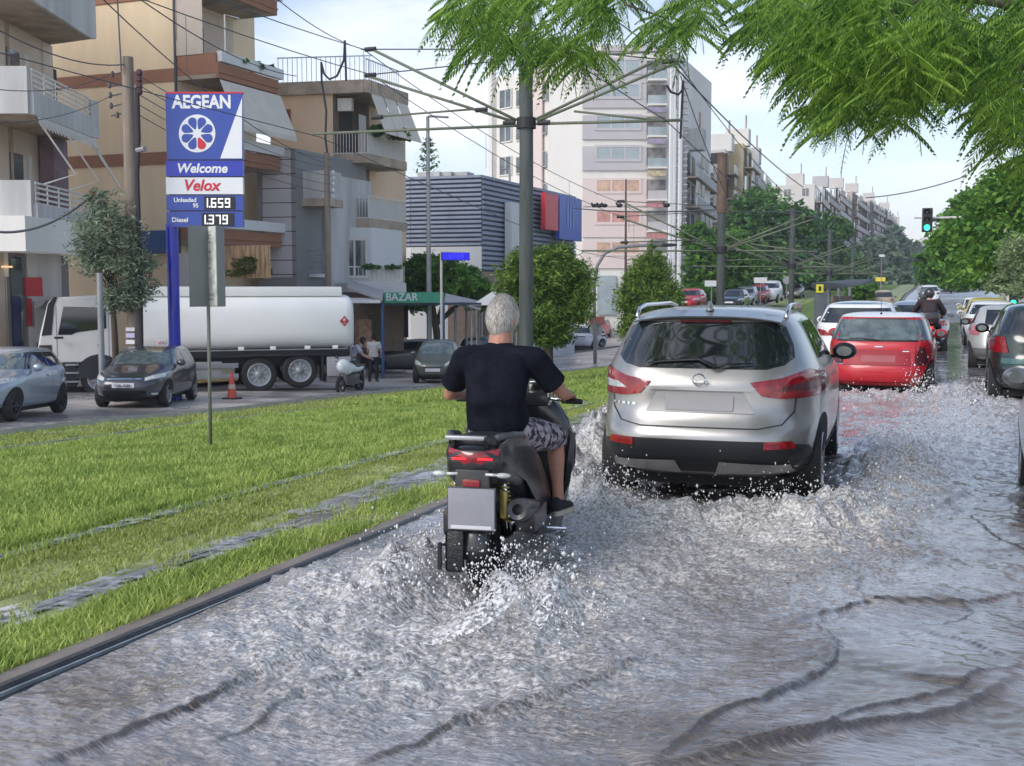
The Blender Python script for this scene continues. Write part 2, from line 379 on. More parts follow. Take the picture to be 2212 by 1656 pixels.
# yellow painted kerb patch at the fuel station exit
sheet('yellow_road_paint', wob(-24.6, .2, 1), wob(-22.6, .3, 3), 6, np.arange(30.0, 36.5, .2), .14, mat('worn_yellow_paint', (.45, .28, .07), .7, var=.5, scale=1.2, vcontrast=2), kind='structure')
# grass blades
m_blade = leafmat('grass_blade', (.22, .33, .06), (.54, .62, .17), sc=1.6, trl=.3)
m_blade2 = leafmat('worn_grass_blade', (.25, .30, .06), (.46, .52, .17), sc=1.3, trl=.3)
def blades(name, x0, x1, y0, y1, n, h, wd, m, seed, ypow=1.0, dens=None):
    R = np.random.RandomState(seed); X = R.uniform(x0, x1, n); Y = y0+(y1-y0)*R.rand(n)**ypow
    if dens is not None: k = R.rand(n) < dens(X, Y); X, Y = X[k], Y[k]; n = len(X)
    Z = zg(X, Y); a = R.uniform(0, 2*PI, n); hh = h*(0.5+R.rand(n))*(0.75+0.5*np.sin(X*2.1+np.sin(Y*1.3)*2)**2); ww = wd*(.7+.6*R.rand(n))
    lean = R.normal(0, .45, (n, 2))*hh[:, None]; ca, sa = np.cos(a)*ww, np.sin(a)*ww
    P0 = np.stack([X-ca, Y-sa, Z], 1); P1 = np.stack([X+ca, Y+sa, Z], 1)
    m1 = np.stack([X+lean[:, 0]*.4, Y+lean[:, 1]*.4, Z+hh*.6], 1); Cc = np.stack([ca*.7, sa*.7, ca*0], 1)
    T = np.stack([X+lean[:, 0], Y+lean[:, 1], Z+hh], 1)
    V = np.stack([P0, P1, m1+Cc, m1-Cc, T+Cc*.15, T-Cc*.15], 1).reshape(-1, 3); b = np.arange(n)[:, None]*6
    F = np.concatenate([b+np.array([[0, 1, 2, 3]]), b+np.array([[3, 2, 4, 5]])], 0)
    o = mesh_np(name, V, F, m); o['kind'] = 'stuff'; o['category'] = 'grass'; return o
tag(blades('grass', -12.6, -6.3, 5.5, 24, 150000, .052, .0075, m_blade, 1, 1.7), 'bright green tall grass of the lawn between the tram tracks')
tag(blades('grass', -12.6, -6.3, 22, 75, 60000, .09, .02, m_blade, 2, 1.4), 'bright green grass of the lawn further along the tram tracks')
tag(blades('grass', -4.40, -3.87, 2.8, 9.8, 20000, .058, .006, m_blade, 3, 1.5, lambda x, y: np.clip(1.35-(y-5.5)*.22, .18, 1)), 'narrow band of green grass right behind the flooded kerb')
tag(blades('grass', -6.0, -5.1, 3.2, 30, 42000, .028, .006, m_blade2, 4, 2.0, lambda x, y: .35+.65*(np.sin(x*5+y*.7)*np.sin(y*1.9+x) > -.35)), 'short worn grass between the rails of the near track')
tag(blades('grass', -5.15, -4.35, 3.2, 14, 9000, .04, .006, m_blade2, 14, 1.8, lambda x, y: (np.sin(x*9+y*1.7)*np.sin(y*2.9+x*3) > -.1)), 'sparse grass poking through the flooded track groove')
tag(blades('grass', -6.3, -6.0, 4, 26, 7000, .045, .006, m_blade, 15, 1.8), 'grass leaning over the wet rail at the lawn edge')
tag(blades('grass', -15.1, -13.0, 9, 60, 40000, .05, .012, m_blade2, 5, 1.6), 'short grass between the rails of the far track')
tag(blades('grass', -6.35, -6.28, 5, 24, 3000, .09, .006, m_blade, 7, 1.6), 'ragged grass fringe along the near rail')
# ---------------------------------------------------------------- flood water with waves
def waves(X, Y, n, lmin, lmax, seed, amp=.012, ang=None, spread=PI):
    R = np.random.RandomState(seed); Z = np.zeros_like(X)
    for k in range(n):
        L = math.exp(R.uniform(math.log(lmin), math.log(lmax))); a = R.uniform(-spread, spread) + (ang or 0)
        kx, ky = math.cos(a)*2*PI/L, math.sin(a)*2*PI/L
        Z += amp*L*np.sin(kx*X+ky*Y+R.uniform(0, 2*PI))
    return Z*(2.0/math.sqrt(n))
def vnoise(X, Y, s, seed):
    R = np.random.RandomState(seed); T = R.rand(256, 256); x = X/s+100; y = Y/s+100
    xi = np.floor(x).astype(int); yi = np.floor(y).astype(int); fx = x-xi; fy = y-yi; fx = fx*fx*(3-2*fx); fy = fy*fy*(3-2*fy)
    a = T[xi % 256, yi % 256]; b = T[(xi+1) % 256, yi % 256]; c = T[xi % 256, (yi+1) % 256]; d = T[(xi+1) % 256, (yi+1) % 256]
    return (a*(1-fx)+b*fx)*(1-fy)+(c*(1-fx)+d*fx)*fy
def polydist(X, Y, pts):
    """signed distance (positive away from the camera side) and nearness to a polyline"""
    best = np.full(X.shape, 1e9); sg = np.zeros(X.shape); tt = np.zeros(X.shape); L = 0
    for (a, b) in zip(pts[:-1], pts[1:]):
        ex, ey = b[0]-a[0], b[1]-a[1]; q = ex*ex+ey*ey; t = np.clip(((X-a[0])*ex+(Y-a[1])*ey)/q, 0, 1)
        dx, dy = X-(a[0]+t*ex), Y-(a[1]+t*ey); d = np.hypot(dx, dy); s = (ex*dy-ey*dx); k = d < best
        best[k] = d[k]; sg[k] = np.sign(s[k]); tt[k] = L+t[k]; L += 1
    return best*sg, tt/L
def gz(pts):
    return [(onZ(u, v, 0).x, onZ(u, v, 0).y) for u, v in pts]
# wave fronts: crest lines on the water surface, far side high, near side falling steeply
FRONTS = [
 ([(60, 1650), (260, 1590), (420, 1530), (530, 1470), (640, 1440), (700, 1425)], .030, .07),
 ([(460, 1612), (560, 1575), (640, 1510), (720, 1478), (800, 1440), (850, 1425), (900, 1400)], .026, .05),
 ([(760, 1660), (900, 1610), (1010, 1560), (1150, 1520), (1290, 1470), (1400, 1420)], .030, .06),
 ([(1400, 1652), (1480, 1600), (1500, 1582), (1640, 1540), (1730, 1490), (1790, 1435), (1790, 1395), (1740, 1350)], .035, .06),
 ([(1380, 1660), (1550, 1640), (1730, 1600), (1900, 1575), (2060, 1530), (2212, 1470)], .040, .06),
 ([(1600, 1640), (1760, 1600), (1900, 1540), (2040, 1500), (2200, 1440)], .022, .04),
 ([(1700, 1355), (1790, 1325), (1870, 1303), (1980, 1303), (2080, 1306), (2212, 1282)], .028, .05),
 ([(2080, 1306), (2105, 1325), (2070, 1345), (1980, 1348)], .015, .04),
 ([(1870, 1303), (1830, 1230), (1780, 1180), (1800, 1150), (1880, 1110)], .022, .05),
 ([(2212, 1190), (2160, 1170), (2090, 1120), (2020, 1100), (2090, 1070)], .022, .05),
 ([(1850, 1440), (1990, 1470), (2100, 1490)], .012, .04),
 ([(2000, 1360), (2120, 1400), (2212, 1440)], .012, .03),
]
xl = -3.655
def XL(y): return xl-np.clip((y-5.6)/2.5, 0, 1)*1.25
ysW = [1.8]
while ysW[-1] < 62: ysW.append(ysW[-1]*1.0046+.003)
ysW = np.array(ysW); nX = 620
tX = np.linspace(0, 1, nX); X = np.repeat((xl+(13.5)*tX**1.25)[None], len(ysW), 0)
Y = np.repeat(ysW[:, None], nX, 1)
# widen into a fan so that resolution follows the distance
xr = np.maximum(1.6+ysW*.20, 2.2)
X = XL(ysW)[:, None] + (xr-XL(ysW))[:, None]*tX[None]**1.05
calm = np.clip((X+1.9+(Y-6)*-.10)/1.2, 0, 1)*np.clip((9.5-Y)/3, 0, 1)          # smoother water near the camera on the right
churn = np.zeros_like(X)
def blob(cx, cy, sx, sy, a=1.0, rot=0):
    c, s = math.cos(rot), math.sin(rot); dx, dy = X-cx, Y-cy; p = dx*c+dy*s; q = -dx*s+dy*c
    return a*np.exp(-(p/sx)**2-(q/sy)**2)
suvX, suvY = W(1508, 8.6); rbX, rbY = W(1018, 6.3)
churn += blob(suvX, suvY-1.4, 1.7, 1.3, 1.0)+blob(suvX-1.2, suvY+2.5, .5, 3.2, 1.2)+blob(suvX+1.35, suvY+2.5, .6, 3.5, 1.2)
churn += blob(rbX-.55, rbY-.5, .8, 1.3, .8)+blob(rbX+.4, rbY-1.0, 1.0, .9, .9)+blob(rbX+.5, rbY+1, .8, 1.5, .8)
churn += blob(W(1900, 17.9)[0], 16.3, 1.6, 2.2, 1.0)+blob(W(1900, 17.9)[0]+1.2, 17.5, .8, 4, .9)+blob(.9, 13, 1.0, 3.0, .55)
churn += blob(-2.2, 4.2, 1.3, 1.2, .45)
churn = np.clip(churn, 0, 1.3)
Zw = waves(X, Y, 34, .45, 2.2, 3, .004) + waves(X, Y, 46, .10, .45, 4, .0055, PI/2-.2, .8)*(1.0-.2*calm)
fine = waves(X, Y, 60, .045, .14, 5, .016, PI/2, .8)
Zw += fine*np.clip(1.1-Y/22, .15, 1)
dens = (vnoise(X, Y, .09, 1)-.5)*.035 + (vnoise(X, Y, .042, 2)-.5)*.032 + (vnoise(X, Y, .24, 3)-.5)*.05 + (vnoise(X, Y, .022, 6)-.5)*.012
Zw += churn*dens*.8 + (1-calm)*dens*.08
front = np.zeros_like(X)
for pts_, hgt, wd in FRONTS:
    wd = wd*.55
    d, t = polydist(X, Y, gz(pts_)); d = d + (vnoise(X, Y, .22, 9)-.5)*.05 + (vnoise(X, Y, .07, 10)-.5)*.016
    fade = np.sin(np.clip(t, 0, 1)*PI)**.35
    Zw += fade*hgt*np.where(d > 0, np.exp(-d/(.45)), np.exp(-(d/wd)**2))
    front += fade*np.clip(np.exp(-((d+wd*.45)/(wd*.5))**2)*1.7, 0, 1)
# thrown up water beside the wheels
jag = vnoise(X, Y, .16, 21)*.6+vnoise(X, Y, .06, 22)*.4
def splash(cx, cy, sx, sy, h, rot=0):
    global Zw, churn
    b = blob(cx, cy, sx, sy, 1, rot); Zw = Zw + h*b*(.35+1.1*jag**1.5); churn = churn+b*.8
splash(suvX-1.45, suvY+3.3, .42, 1.7, .62, .05); splash(suvX-1.25, suvY+1.0, .30, 1.5, .30)
splash(suvX+1.35, suvY+3.0, .45, 2.2, .22); splash(suvX+1.1, suvY-.1, .35, .7, .24); splash(suvX-.75, suvY-.2, .3, .5, .22); splash(suvX+.2, suvY-.35, .7, .35, .20)
splash(suvX+.75, suvY-.55, .25, .25, .20)
mnX, mnY = W(1900, 17.9)
splash(mnX+1.2, mnY+.5, .5, 2.0, .22); splash(mnX, mnY-.6, 1.0, .5, .18); splash(mnX+1.9, mnY-1.5, .8, 2.0, .12)
splash(rbX-.50, rbY+.15, .16, .55, .20, .1); splash(rbX+.50, rbY-.30, .14, .40, .20, -.6); splash(rbX-.75, rbY-.2, .35, .8, .08); Zw -= .07*blob(rbX+.02, rbY+.05, .22, .55); Zw -= .05*blob(rbX+.38, rbY+.05, .2, .3)
edge = np.clip((X-XL(Y))/.12, 0, 1); Zw = Zw*(.35+.65*edge); Zw = np.where(X < -3.66, np.minimum(Zw+.02, np.maximum(zg(X, Y)+.022+(vnoise(X, Y, .3, 31)-.5)*.05, -.6)), Zw); churn = churn*np.clip((X+4.0)/.4, 0, 1)
foam = np.clip(churn*.64 + .25*np.clip((Y-24)/10, 0, 1) + .05*(1-calm)*np.clip((14-Y)/6, .25, 1) + .02, 0, 1)
foam = np.clip(foam - front*.9*(1-np.clip(churn, 0, 1)), 0, 1)
V = np.stack([X.ravel(), Y.ravel(), Zw.ravel()], 1); nr = len(ysW)
i = (np.arange(nr-1)[:, None]*nX+np.arange(nX-1)[None]).ravel()
m_water = bpy.data.materials.new('flood_water'); m_water.use_nodes = True
def water_shader(m):
    t = m.node_tree; b = t.nodes['Principled BSDF']; N = t.nodes.new; L = t.links.new
    tcn = N('ShaderNodeTexCoord'); at = N('ShaderNodeAttribute'); at.attribute_name = 'foam'; fr = N('ShaderNodeAttribute'); fr.attribute_name = 'front'
    b.inputs['IOR'].default_value = 1.5; b.inputs['Roughness'].default_value = .10; b.inputs['Specular IOR Level'].default_value = .9; b.inputs['Coat Weight'].default_value = .75; b.inputs['Coat Roughness'].default_value = .06
    n1 = N('ShaderNodeTexNoise'); n1.inputs['Scale'].default_value = 44; n1.inputs['Detail'].default_value = 6; n1.inputs['Roughness'].default_value = .7
    L(tcn.outputs['Object'], n1.inputs['Vector'])
    n3 = N('ShaderNodeTexNoise'); n3.inputs['Scale'].default_value = 1.1; n3.inputs['Detail'].default_value = 4; L(tcn.outputs['Object'], n3.inputs['Vector'])
    ma = N('ShaderNodeMath'); ma.operation = 'MULTIPLY_ADD'; L(n3.outputs[0], ma.inputs[0]); ma.inputs[1].default_value = .5; ma.inputs[2].default_value = -.25
    ad = N('ShaderNodeMath'); ad.operation = 'ADD'; L(at.outputs['Fac'], ad.inputs[0]); L(ma.outputs[0], ad.inputs[1])
    s1 = N('ShaderNodeMath'); s1.operation = 'ADD'; L(ad.outputs[0], s1.inputs[0]); L(n1.outputs[0], s1.inputs[1])
    mr = N('ShaderNodeMapRange'); mr.inputs[1].default_value = .72; mr.inputs[2].default_value = 1.5; L(s1.outputs[0], mr.inputs[0])
    cf = N('ShaderNodeValToRGB'); cf.color_ramp.elements[0].color = (.20, .165, .14, 1); cf.color_ramp.elements[1].color = (.76, .74, .72, 1); L(n1.outputs[0], cf.inputs[0])
    cf.color_ramp.elements[0].position = .38; cf.color_ramp.elements[1].position = .6
    cb = N('ShaderNodeMixRGB'); L(fr.outputs['Fac'], cb.inputs[0]); c0 = N('ShaderNodeValToRGB'); c0.color_ramp.elements[0].color = (.16, .13, .108, 1); c0.color_ramp.elements[1].color = (.34, .325, .335, 1); c0.color_ramp.elements[0].position = .38; c0.color_ramp.elements[1].position = .58; L(n3.outputs[0], c0.inputs[0]); L(c0.outputs[0], cb.inputs[1]); cb.inputs[2].default_value = (.05, .034, .025, 1)  # dark brown on the fronts stands in for their weaker sky reflection
    mc = N('ShaderNodeMixRGB'); L(mr.outputs[0], mc.inputs[0]); L(cb.outputs[0], mc.inputs[1]); L(cf.outputs[0], mc.inputs[2]); L(mc.outputs[0], b.inputs['Base Color'])
    rr = N('ShaderNodeMapRange'); rr.inputs[3].default_value = .10; rr.inputs[4].default_value = .55; L(mr.outputs[0], rr.inputs[0]); L(rr.outputs[0], b.inputs['Roughness'])
    mp2 = N('ShaderNodeMapping'); mp2.inputs['Scale'].default_value = (11, 36, 12); L(tcn.outputs['Object'], mp2.inputs[0])
    n2 = N('ShaderNodeTexNoise'); n2.inputs['Scale'].default_value = 1.0; n2.inputs['Detail'].default_value = 4; L(mp2.outputs[0], n2.inputs['Vector'])
    bp = N('ShaderNodeBump'); bp.inputs['Strength'].default_value = .75; bp.inputs['Distance'].default_value = .034; L(n2.outputs[0], bp.inputs['Height'])
    bp2 = N('ShaderNodeBump'); bp2.inputs['Strength'].default_value = .3; bp2.inputs['Distance'].default_value = .02; L(n1.outputs[0], bp2.inputs['Height']); L(bp.outputs[0], bp2.inputs['Normal'])
    L(bp2.outputs[0], b.inputs['Normal'])
water_shader(m_water)
wo = mesh_np('water', V, np.stack([i, i+1, i+nX+1, i+nX], 1), m_water, smooth=True); wo['kind'] = 'structure'
for nm, arr in (('foam', foam), ('front', np.clip(front, 0, 1))):
    a_ = wo.data.attributes.new(nm, 'FLOAT', 'POINT'); a_.data.foreach_set('value', arr.ravel().astype(np.float32))
m_wet = mat('water_film', (.36, .36, .39), .30, var=.3, scale=.8, bump=.35, bscale=9, spec=1.0)  # sky reflection on the outlying water put into this light base
sheet('water', KERBX+.03, 5.15, 10, np.concatenate([np.arange(61.8, 100, 2.0), np.arange(100, 320, 5)]), .012, m_wet, zf=lambda x, y: np.maximum(zg(x, y), -.02))
def xr_(y): return np.maximum(1.6+y*.20, 2.2)
sheet('water', lambda y: xr_(y)-.01, lambda y: np.maximum(10.4, xr_(y)+1), 6, np.arange(-2, 62, 1.0), -.02, m_wet, zf=lambda x, y: x*0)
# ---- spray: droplets
m_drop = mat('spray_drops', (.82, .81, .80), .25, var=.1, spec=.8)
def droplets(name, specs, label, seed=1):
    R = np.random.RandomState(seed); P = []; S = []
    for (cx, cy, cz, sx, sy, sz, n, r) in specs:
        p = np.stack([R.normal(cx, sx, n), R.normal(cy, sy, n), cz+np.abs(R.normal(0, sz, n))], 1); P.append(p); S.append(r*np.exp(R.normal(-.35, .5, n)))
    P = np.concatenate(P); S = np.concatenate(S); n = len(P)
    O = np.array([(1, 0, 0), (-1, 0, 0), (0, 1, 0), (0, -1, 0), (0, 0, 1), (0, 0, -1)], float)
    st = np.stack([S, S, S*R.uniform(.8, 2.0, n)], 1); V = (P[:, None]+O[None]*st[:, None]).reshape(-1, 3); b = np.arange(n)[:, None]*6
    F = np.concatenate([b+np.array([f]) for f in ((0, 2, 4), (2, 1, 4), (1, 3, 4), (3, 0, 4), (2, 0, 5), (1, 2, 5), (3, 1, 5), (0, 3, 5))], 0)
    o = mesh_np(name, V, F, m_drop); return tag(o, label, 'spray', None, 'stuff')
droplets('water_spray', [(suvX-1.4, suvY+3, .1, .20, 1.0, .18, 1500, .006), (suvX-1.2, suvY+.6, .05, .18, .9, .14, 800, .006), (suvX+1.35, suvY+2.6, .05, .25, 1.2, .13, 900, .006),
    (suvX+.8, suvY-.2, .05, .3, .3, .14, 1200, .006), (suvX-.7, suvY-.15, .05, .2, .3, .14, 1200, .006), (suvX, suvY-.3, .02, .6, .3, .07, 900, .005)], 'white spray thrown up around the silver car wheels', 1)
droplets('water_spray', [(rbX-.38, rbY+.1, .05, .13, .35, .13, 900, .006), (rbX+.38, rbY-.25, .06, .16, .25, .13, 1300, .006), (rbX+.3, rbY-.1, .05, .16, .25, .12, 300, .004), (rbX+.6, rbY-.3, .02, .16, .3, .04, 400, .005)],
    'white spray splashing from the scooter wheels', 2)
droplets('water_spray', [(mnX+1.2, mnY+.2, .03, .35, 1.2, .12, 700, .009), (mnX, mnY-.5, .03, .6, .25, .08, 700, .008), (mnX+.62, mnY-.1, .05, .12, .1, .22, 400, .008)], 'spray behind the red car', 3)
# curved sheets of water peeling off the scooter's rear wheel
def lace(name='lace'):
    m = bpy.data.materials.new(name); m.use_nodes = True; t = m.node_tree; b = t.nodes['Principled BSDF']
    b.inputs['Base Color'].default_value = (.80, .79, .78, 1); b.inputs['Roughness'].default_value = .2
    tcn = t.nodes.new('ShaderNodeTexCoord'); n = t.nodes.new('ShaderNodeTexNoise'); n.inputs['Scale'].default_value = 34; n.inputs['Detail'].default_value = 5; n.inputs['Roughness'].default_value = .7
    t.links.new(tcn.outputs['Object'], n.inputs['Vector']); r = t.nodes.new('ShaderNodeMapRange'); r.inputs[1].default_value = .47; r.inputs[2].default_value = .56
    t.links.new(n.outputs[0], r.inputs[0]); t.links.new(r.outputs[0], b.inputs['Alpha']); return m
m_lace = lace('torn_water_sheet')
def fan(cx, cy, segs, label):
    b = MB(); rings = []
    for (dx, dy, h, o) in segs: rings.append([(cx+dx, cy+dy, -.02), (cx+dx+o*.25, cy+dy-.01, h*.5), (cx+dx+o*.6, cy+dy-.02, h*.85), (cx+dx+o, cy+dy-.03, h), (cx+dx+o*1.35, cy+dy-.04, h*.9)])
    b.loft(rings, cap=False, closed=False); o = b.build('water_spray', m_lace, smooth=True, subsurf=2)
    return tag(o, label, 'spray', None, 'stuff')
fan(rbX, rbY, [(.08, -.05, .10, .05), (.12, -.22, .24, .12), (.18, -.42, .28, .20), (.20, -.62, .22, .25), (.16, -.82, .10, .2), (.1, -.95, .02, .1)], 'arched sheet of water peeling off the scooter rear tyre')
fan(rbX, rbY, [(.45, .25, .06, .08), (.40, .0, .20, .10), (.42, -.2, .26, .14), (.45, -.4, .16, .14), (.5, -.55, .03, .1)], 'low curl of water beside the scooter exhaust')
fan(rbX, rbY, [(-.25, .5, .08, -.06), (-.28, .2, .24, -.10), (-.30, -.05, .22, -.14), (-.34, -.3, .10, -.14), (-.36, -.45, .02, -.1)], 'curl of water between the scooter and the kerb')
# ================================================================ CARS
def decal(bvh, poly, view, off, name, m, parent, step=.07, label=None, joined=None):
    """a panel with the given outline laid onto the body surface, seen from one side"""
    P = [Vector(p) for p in poly]; n = len(P); pts = []; 
    for i in range(n):
        a, b = P[i], P[(i+1) % n]; k = max(1, int((b-a).length/step))
        for j in range(k): pts.append(a.lerp(b, j/k))
    m0 = len(pts); edges = [(i, (i+1) % m0) for i in range(m0)]
    xs = [p.x for p in P]; ys_ = [p.y for p in P]; x = min(xs)+step*.5
    while x < max(xs):
        y = min(ys_)+step*.5
        while y < max(ys_): pts.append(Vector((x+1e-4*math.sin(y*91), y+1e-4*math.sin(x*77)))); y += step
        x += step
    r = delaunay_2d_cdt(pts, edges, [], 1, 1e-5)
    vs, fs = r[0], r[2]; out_ = []; ok = []
    D = {'rear': ((0, -1, 0), lambda p: (p.x, -3, p.y)), 'front': ((0, 1, 0), lambda p: (p.x, 9, p.y)), 'right': ((1, 0, 0), lambda p: (4, p.x, p.y)), 'left': ((-1, 0, 0), lambda p: (-4, p.x, p.y)), 'top': ((0, 0, 1), lambda p: (p.x, p.y, 5))}[view]
    d = Vector(D[0])
    for p in vs:
        o_ = Vector(D[1](p)); h = bvh.ray_cast(o_, -d)
        if h[0] is None: out_.append((0, 0, 0)); ok.append(False)
        else:
            nn = h[1] if h[1].dot(d) > 0 else -h[1]
            out_.append(h[0]+(d*.6+nn*.4).normalized()*off); ok.append(True)
    fs = [f for f in fs if all(ok[i] for i in f)]; par = list(range(len(out_)))
    def find(a):
        while par[a] != a: par[a] = par[par[a]]; a = par[a]
        return a
    for f in fs:
        for i in f[1:]: par[find(i)] = find(f[0])
    cnt = {}
    for f in fs: cnt[find(f[0])] = cnt.get(find(f[0]), 0)+1
    if cnt: top = max(cnt, key=cnt.get); fs = [f for f in fs if find(f[0]) == top]
    used = sorted({i for f in fs for i in f}); rm_ = {a: k for k, a in enumerate(used)}
    b = MB(); b.add([out_[i] for i in used], [tuple(rm_[i] for i in f) for f in fs])
    return b.build(name, m, parent, smooth=True, label=label)
def mirror_poly(p): return [(-a, b) for a, b in p]
SUV = [(.22, .28, 4.1, .78, 4), (.32, .12, 4.28, .86, 4.5), (.42, .02, 4.36, .885, 4.5), (.56, .0, 4.38, .895, 4.5), (.64, .02, 4.38, .9, 4.5), (.70, .07, 4.34, .902, 4.5), (.80, .12, 4.28, .903, 4.5), (.92, .125, 4.14, .90, 4.5), (1.0, .13, 3.95, .89, 4.5),
       (1.07, .17, 3.4, .865, 5), (1.13, .20, 3.15, .84, 5), (1.3, .31, 2.9, .76, 5), (1.42, .38, 2.68, .70, 5), (1.495, .40, 2.45, .655, 5), (1.545, .55, 2.2, .58, 4), (1.578, .85, 1.9, .40, 3), (1.59, 1.1, 1.6, .15, 2)]
HATCH = [(.20, .28, 3.95, .74, 4), (.30, .10, 4.12, .82, 4.5), (.42, .0, 4.19, .85, 4.5), (.55, .0, 4.2, .87, 4.5), (.66, .05, 4.16, .876, 4.5), (.76, .09, 4.05, .876, 4.5), (.86, .12, 3.8, .865, 4.5),
         (.93, .15, 3.35, .84, 5), (.99, .19, 3.1, .82, 5), (1.15, .30, 2.8, .745, 5), (1.28, .42, 2.55, .68, 5), (1.37, .50, 2.33, .63, 5), (1.425, .65, 2.05, .55, 4), (1.455, .95, 1.75, .38, 3), (1.465, 1.2, 1.5, .15, 2)]
MINI = [(.20, .25, 3.5, .72, 4), (.28, .06, 3.64, .79, 4), (.40, .0, 3.69, .815, 4), (.52, .0, 3.70, .835, 4), (.60, .03, 3.68, .84, 4), (.66, .08, 3.64, .84, 4), (.80, .10, 3.5, .84, 4.5), (.90, .11, 3.2, .835, 4.5),
        (.95, .14, 2.75, .80, 5), (1.0, .17, 2.6, .785, 5), (1.15, .27, 2.45, .73, 5), (1.28, .36, 2.3, .68, 5), (1.345, .36, 2.2, .655, 5), (1.38, .46, 2.05, .60, 4), (1.40, .7, 1.85, .42, 3), (1.405, .95, 1.6, .15, 2)]
SMART = [(.18, .2, 2.5, .66, 4), (.30, .05, 2.64, .74, 4), (.45, .0, 2.69, .775, 4), (.60, .0, 2.68, .78, 4), (.74, .02, 2.6, .775, 4), (.86, .04, 2.45, .765, 4.5), (.95, .06, 2.22, .75, 5), (1.02, .08, 2.1, .735, 5),
         (1.2, .14, 1.85, .68, 5), (1.36, .22, 1.6, .62, 5), (1.45, .28, 1.42, .57, 5), (1.50, .4, 1.2, .48, 4), (1.53, .6, 1.0, .32, 3), (1.54, .7, .9, .12, 2)]
def scale_rings(R, L, Wd, H):
    L0 = max(r[2] for r in R); W0 = max(r[3] for r in R)*2; H0 = R[-1][0]
    return [(z*H/H0, a*L/L0, b*L/L0, w_*Wd/W0, n) for z, a, b, w_, n in R]
def make_wheel(r, wd, parent, name='wheel', spokes=7, dark_rim=False):
    b = MB(); b.lathe([(r*.62, -wd/2), (r*.9, -wd/2), (r*.985, -wd*.36), (r, -wd*.2), (r, wd*.2), (r*.985, wd*.36), (r*.9, wd/2), (r*.62, wd/2)], 28, axis='X')
    t = b.build(name, M['rubber'], parent, smooth=True, autosmooth=40)
    for sgn in (1,):
        q = MB()
        q.lathe([(r*.64, -wd*.48), (r*.66, -wd*.5), (r*.64, -wd*.52), (r*.57, -wd*.46), (r*.56, -wd*.2)], 24, axis='X'); q.lathe([(r*.64, wd*.48), (r*.66, wd*.5), (r*.64, wd*.52), (r*.57, wd*.46), (r*.56, wd*.2)], 24, axis='X')
        q.lathe([(.001, wd*.42), (r*.12, wd*.42), (r*.16, wd*.3)], 16, axis='X'); q.lathe([(.001, -wd*.42), (r*.12, -wd*.42), (r*.16, -wd*.3)], 16, axis='X')
        for k in range(spokes):
            a = 2*PI*k/spokes; R_ = Matrix.Rotation(a, 4, 'X')
            for s_ in (-1, 1): q.box(s_*wd*.40-.012, s_*wd*.40+.012, -r*.06, r*.06, r*.05, r*.6, R_)
        q.build('rim', M['ink'] if dark_rim else M['alloy'], t, smooth=False)
        d_ = MB(); d_.lathe([(.001, -wd*.2), (r*.58, -wd*.2), (r*.58, wd*.2), (.001, wd*.2)], 20, axis='X'); d_.build('brake_disc', M['dark'], t)
    return t
def place(root, X_, Y_, rz=0, dz=0, L=3.0):
    fx, fy = -math.sin(rz)*L, math.cos(rz)*L
    z0 = float(zg(X_, Y_)); z1 = float(zg(X_+fx, Y_+fy))
    root.location = (X_, Y_, z0+dz); root.rotation_mode = 'ZXY' if False else 'XYZ'
    root.rotation_euler = Matrix.Rotation(rz, 4, 'Z').to_3x3().__matmul__(Matrix.Rotation(math.atan2(z1-z0, L), 3, 'X')).to_euler()
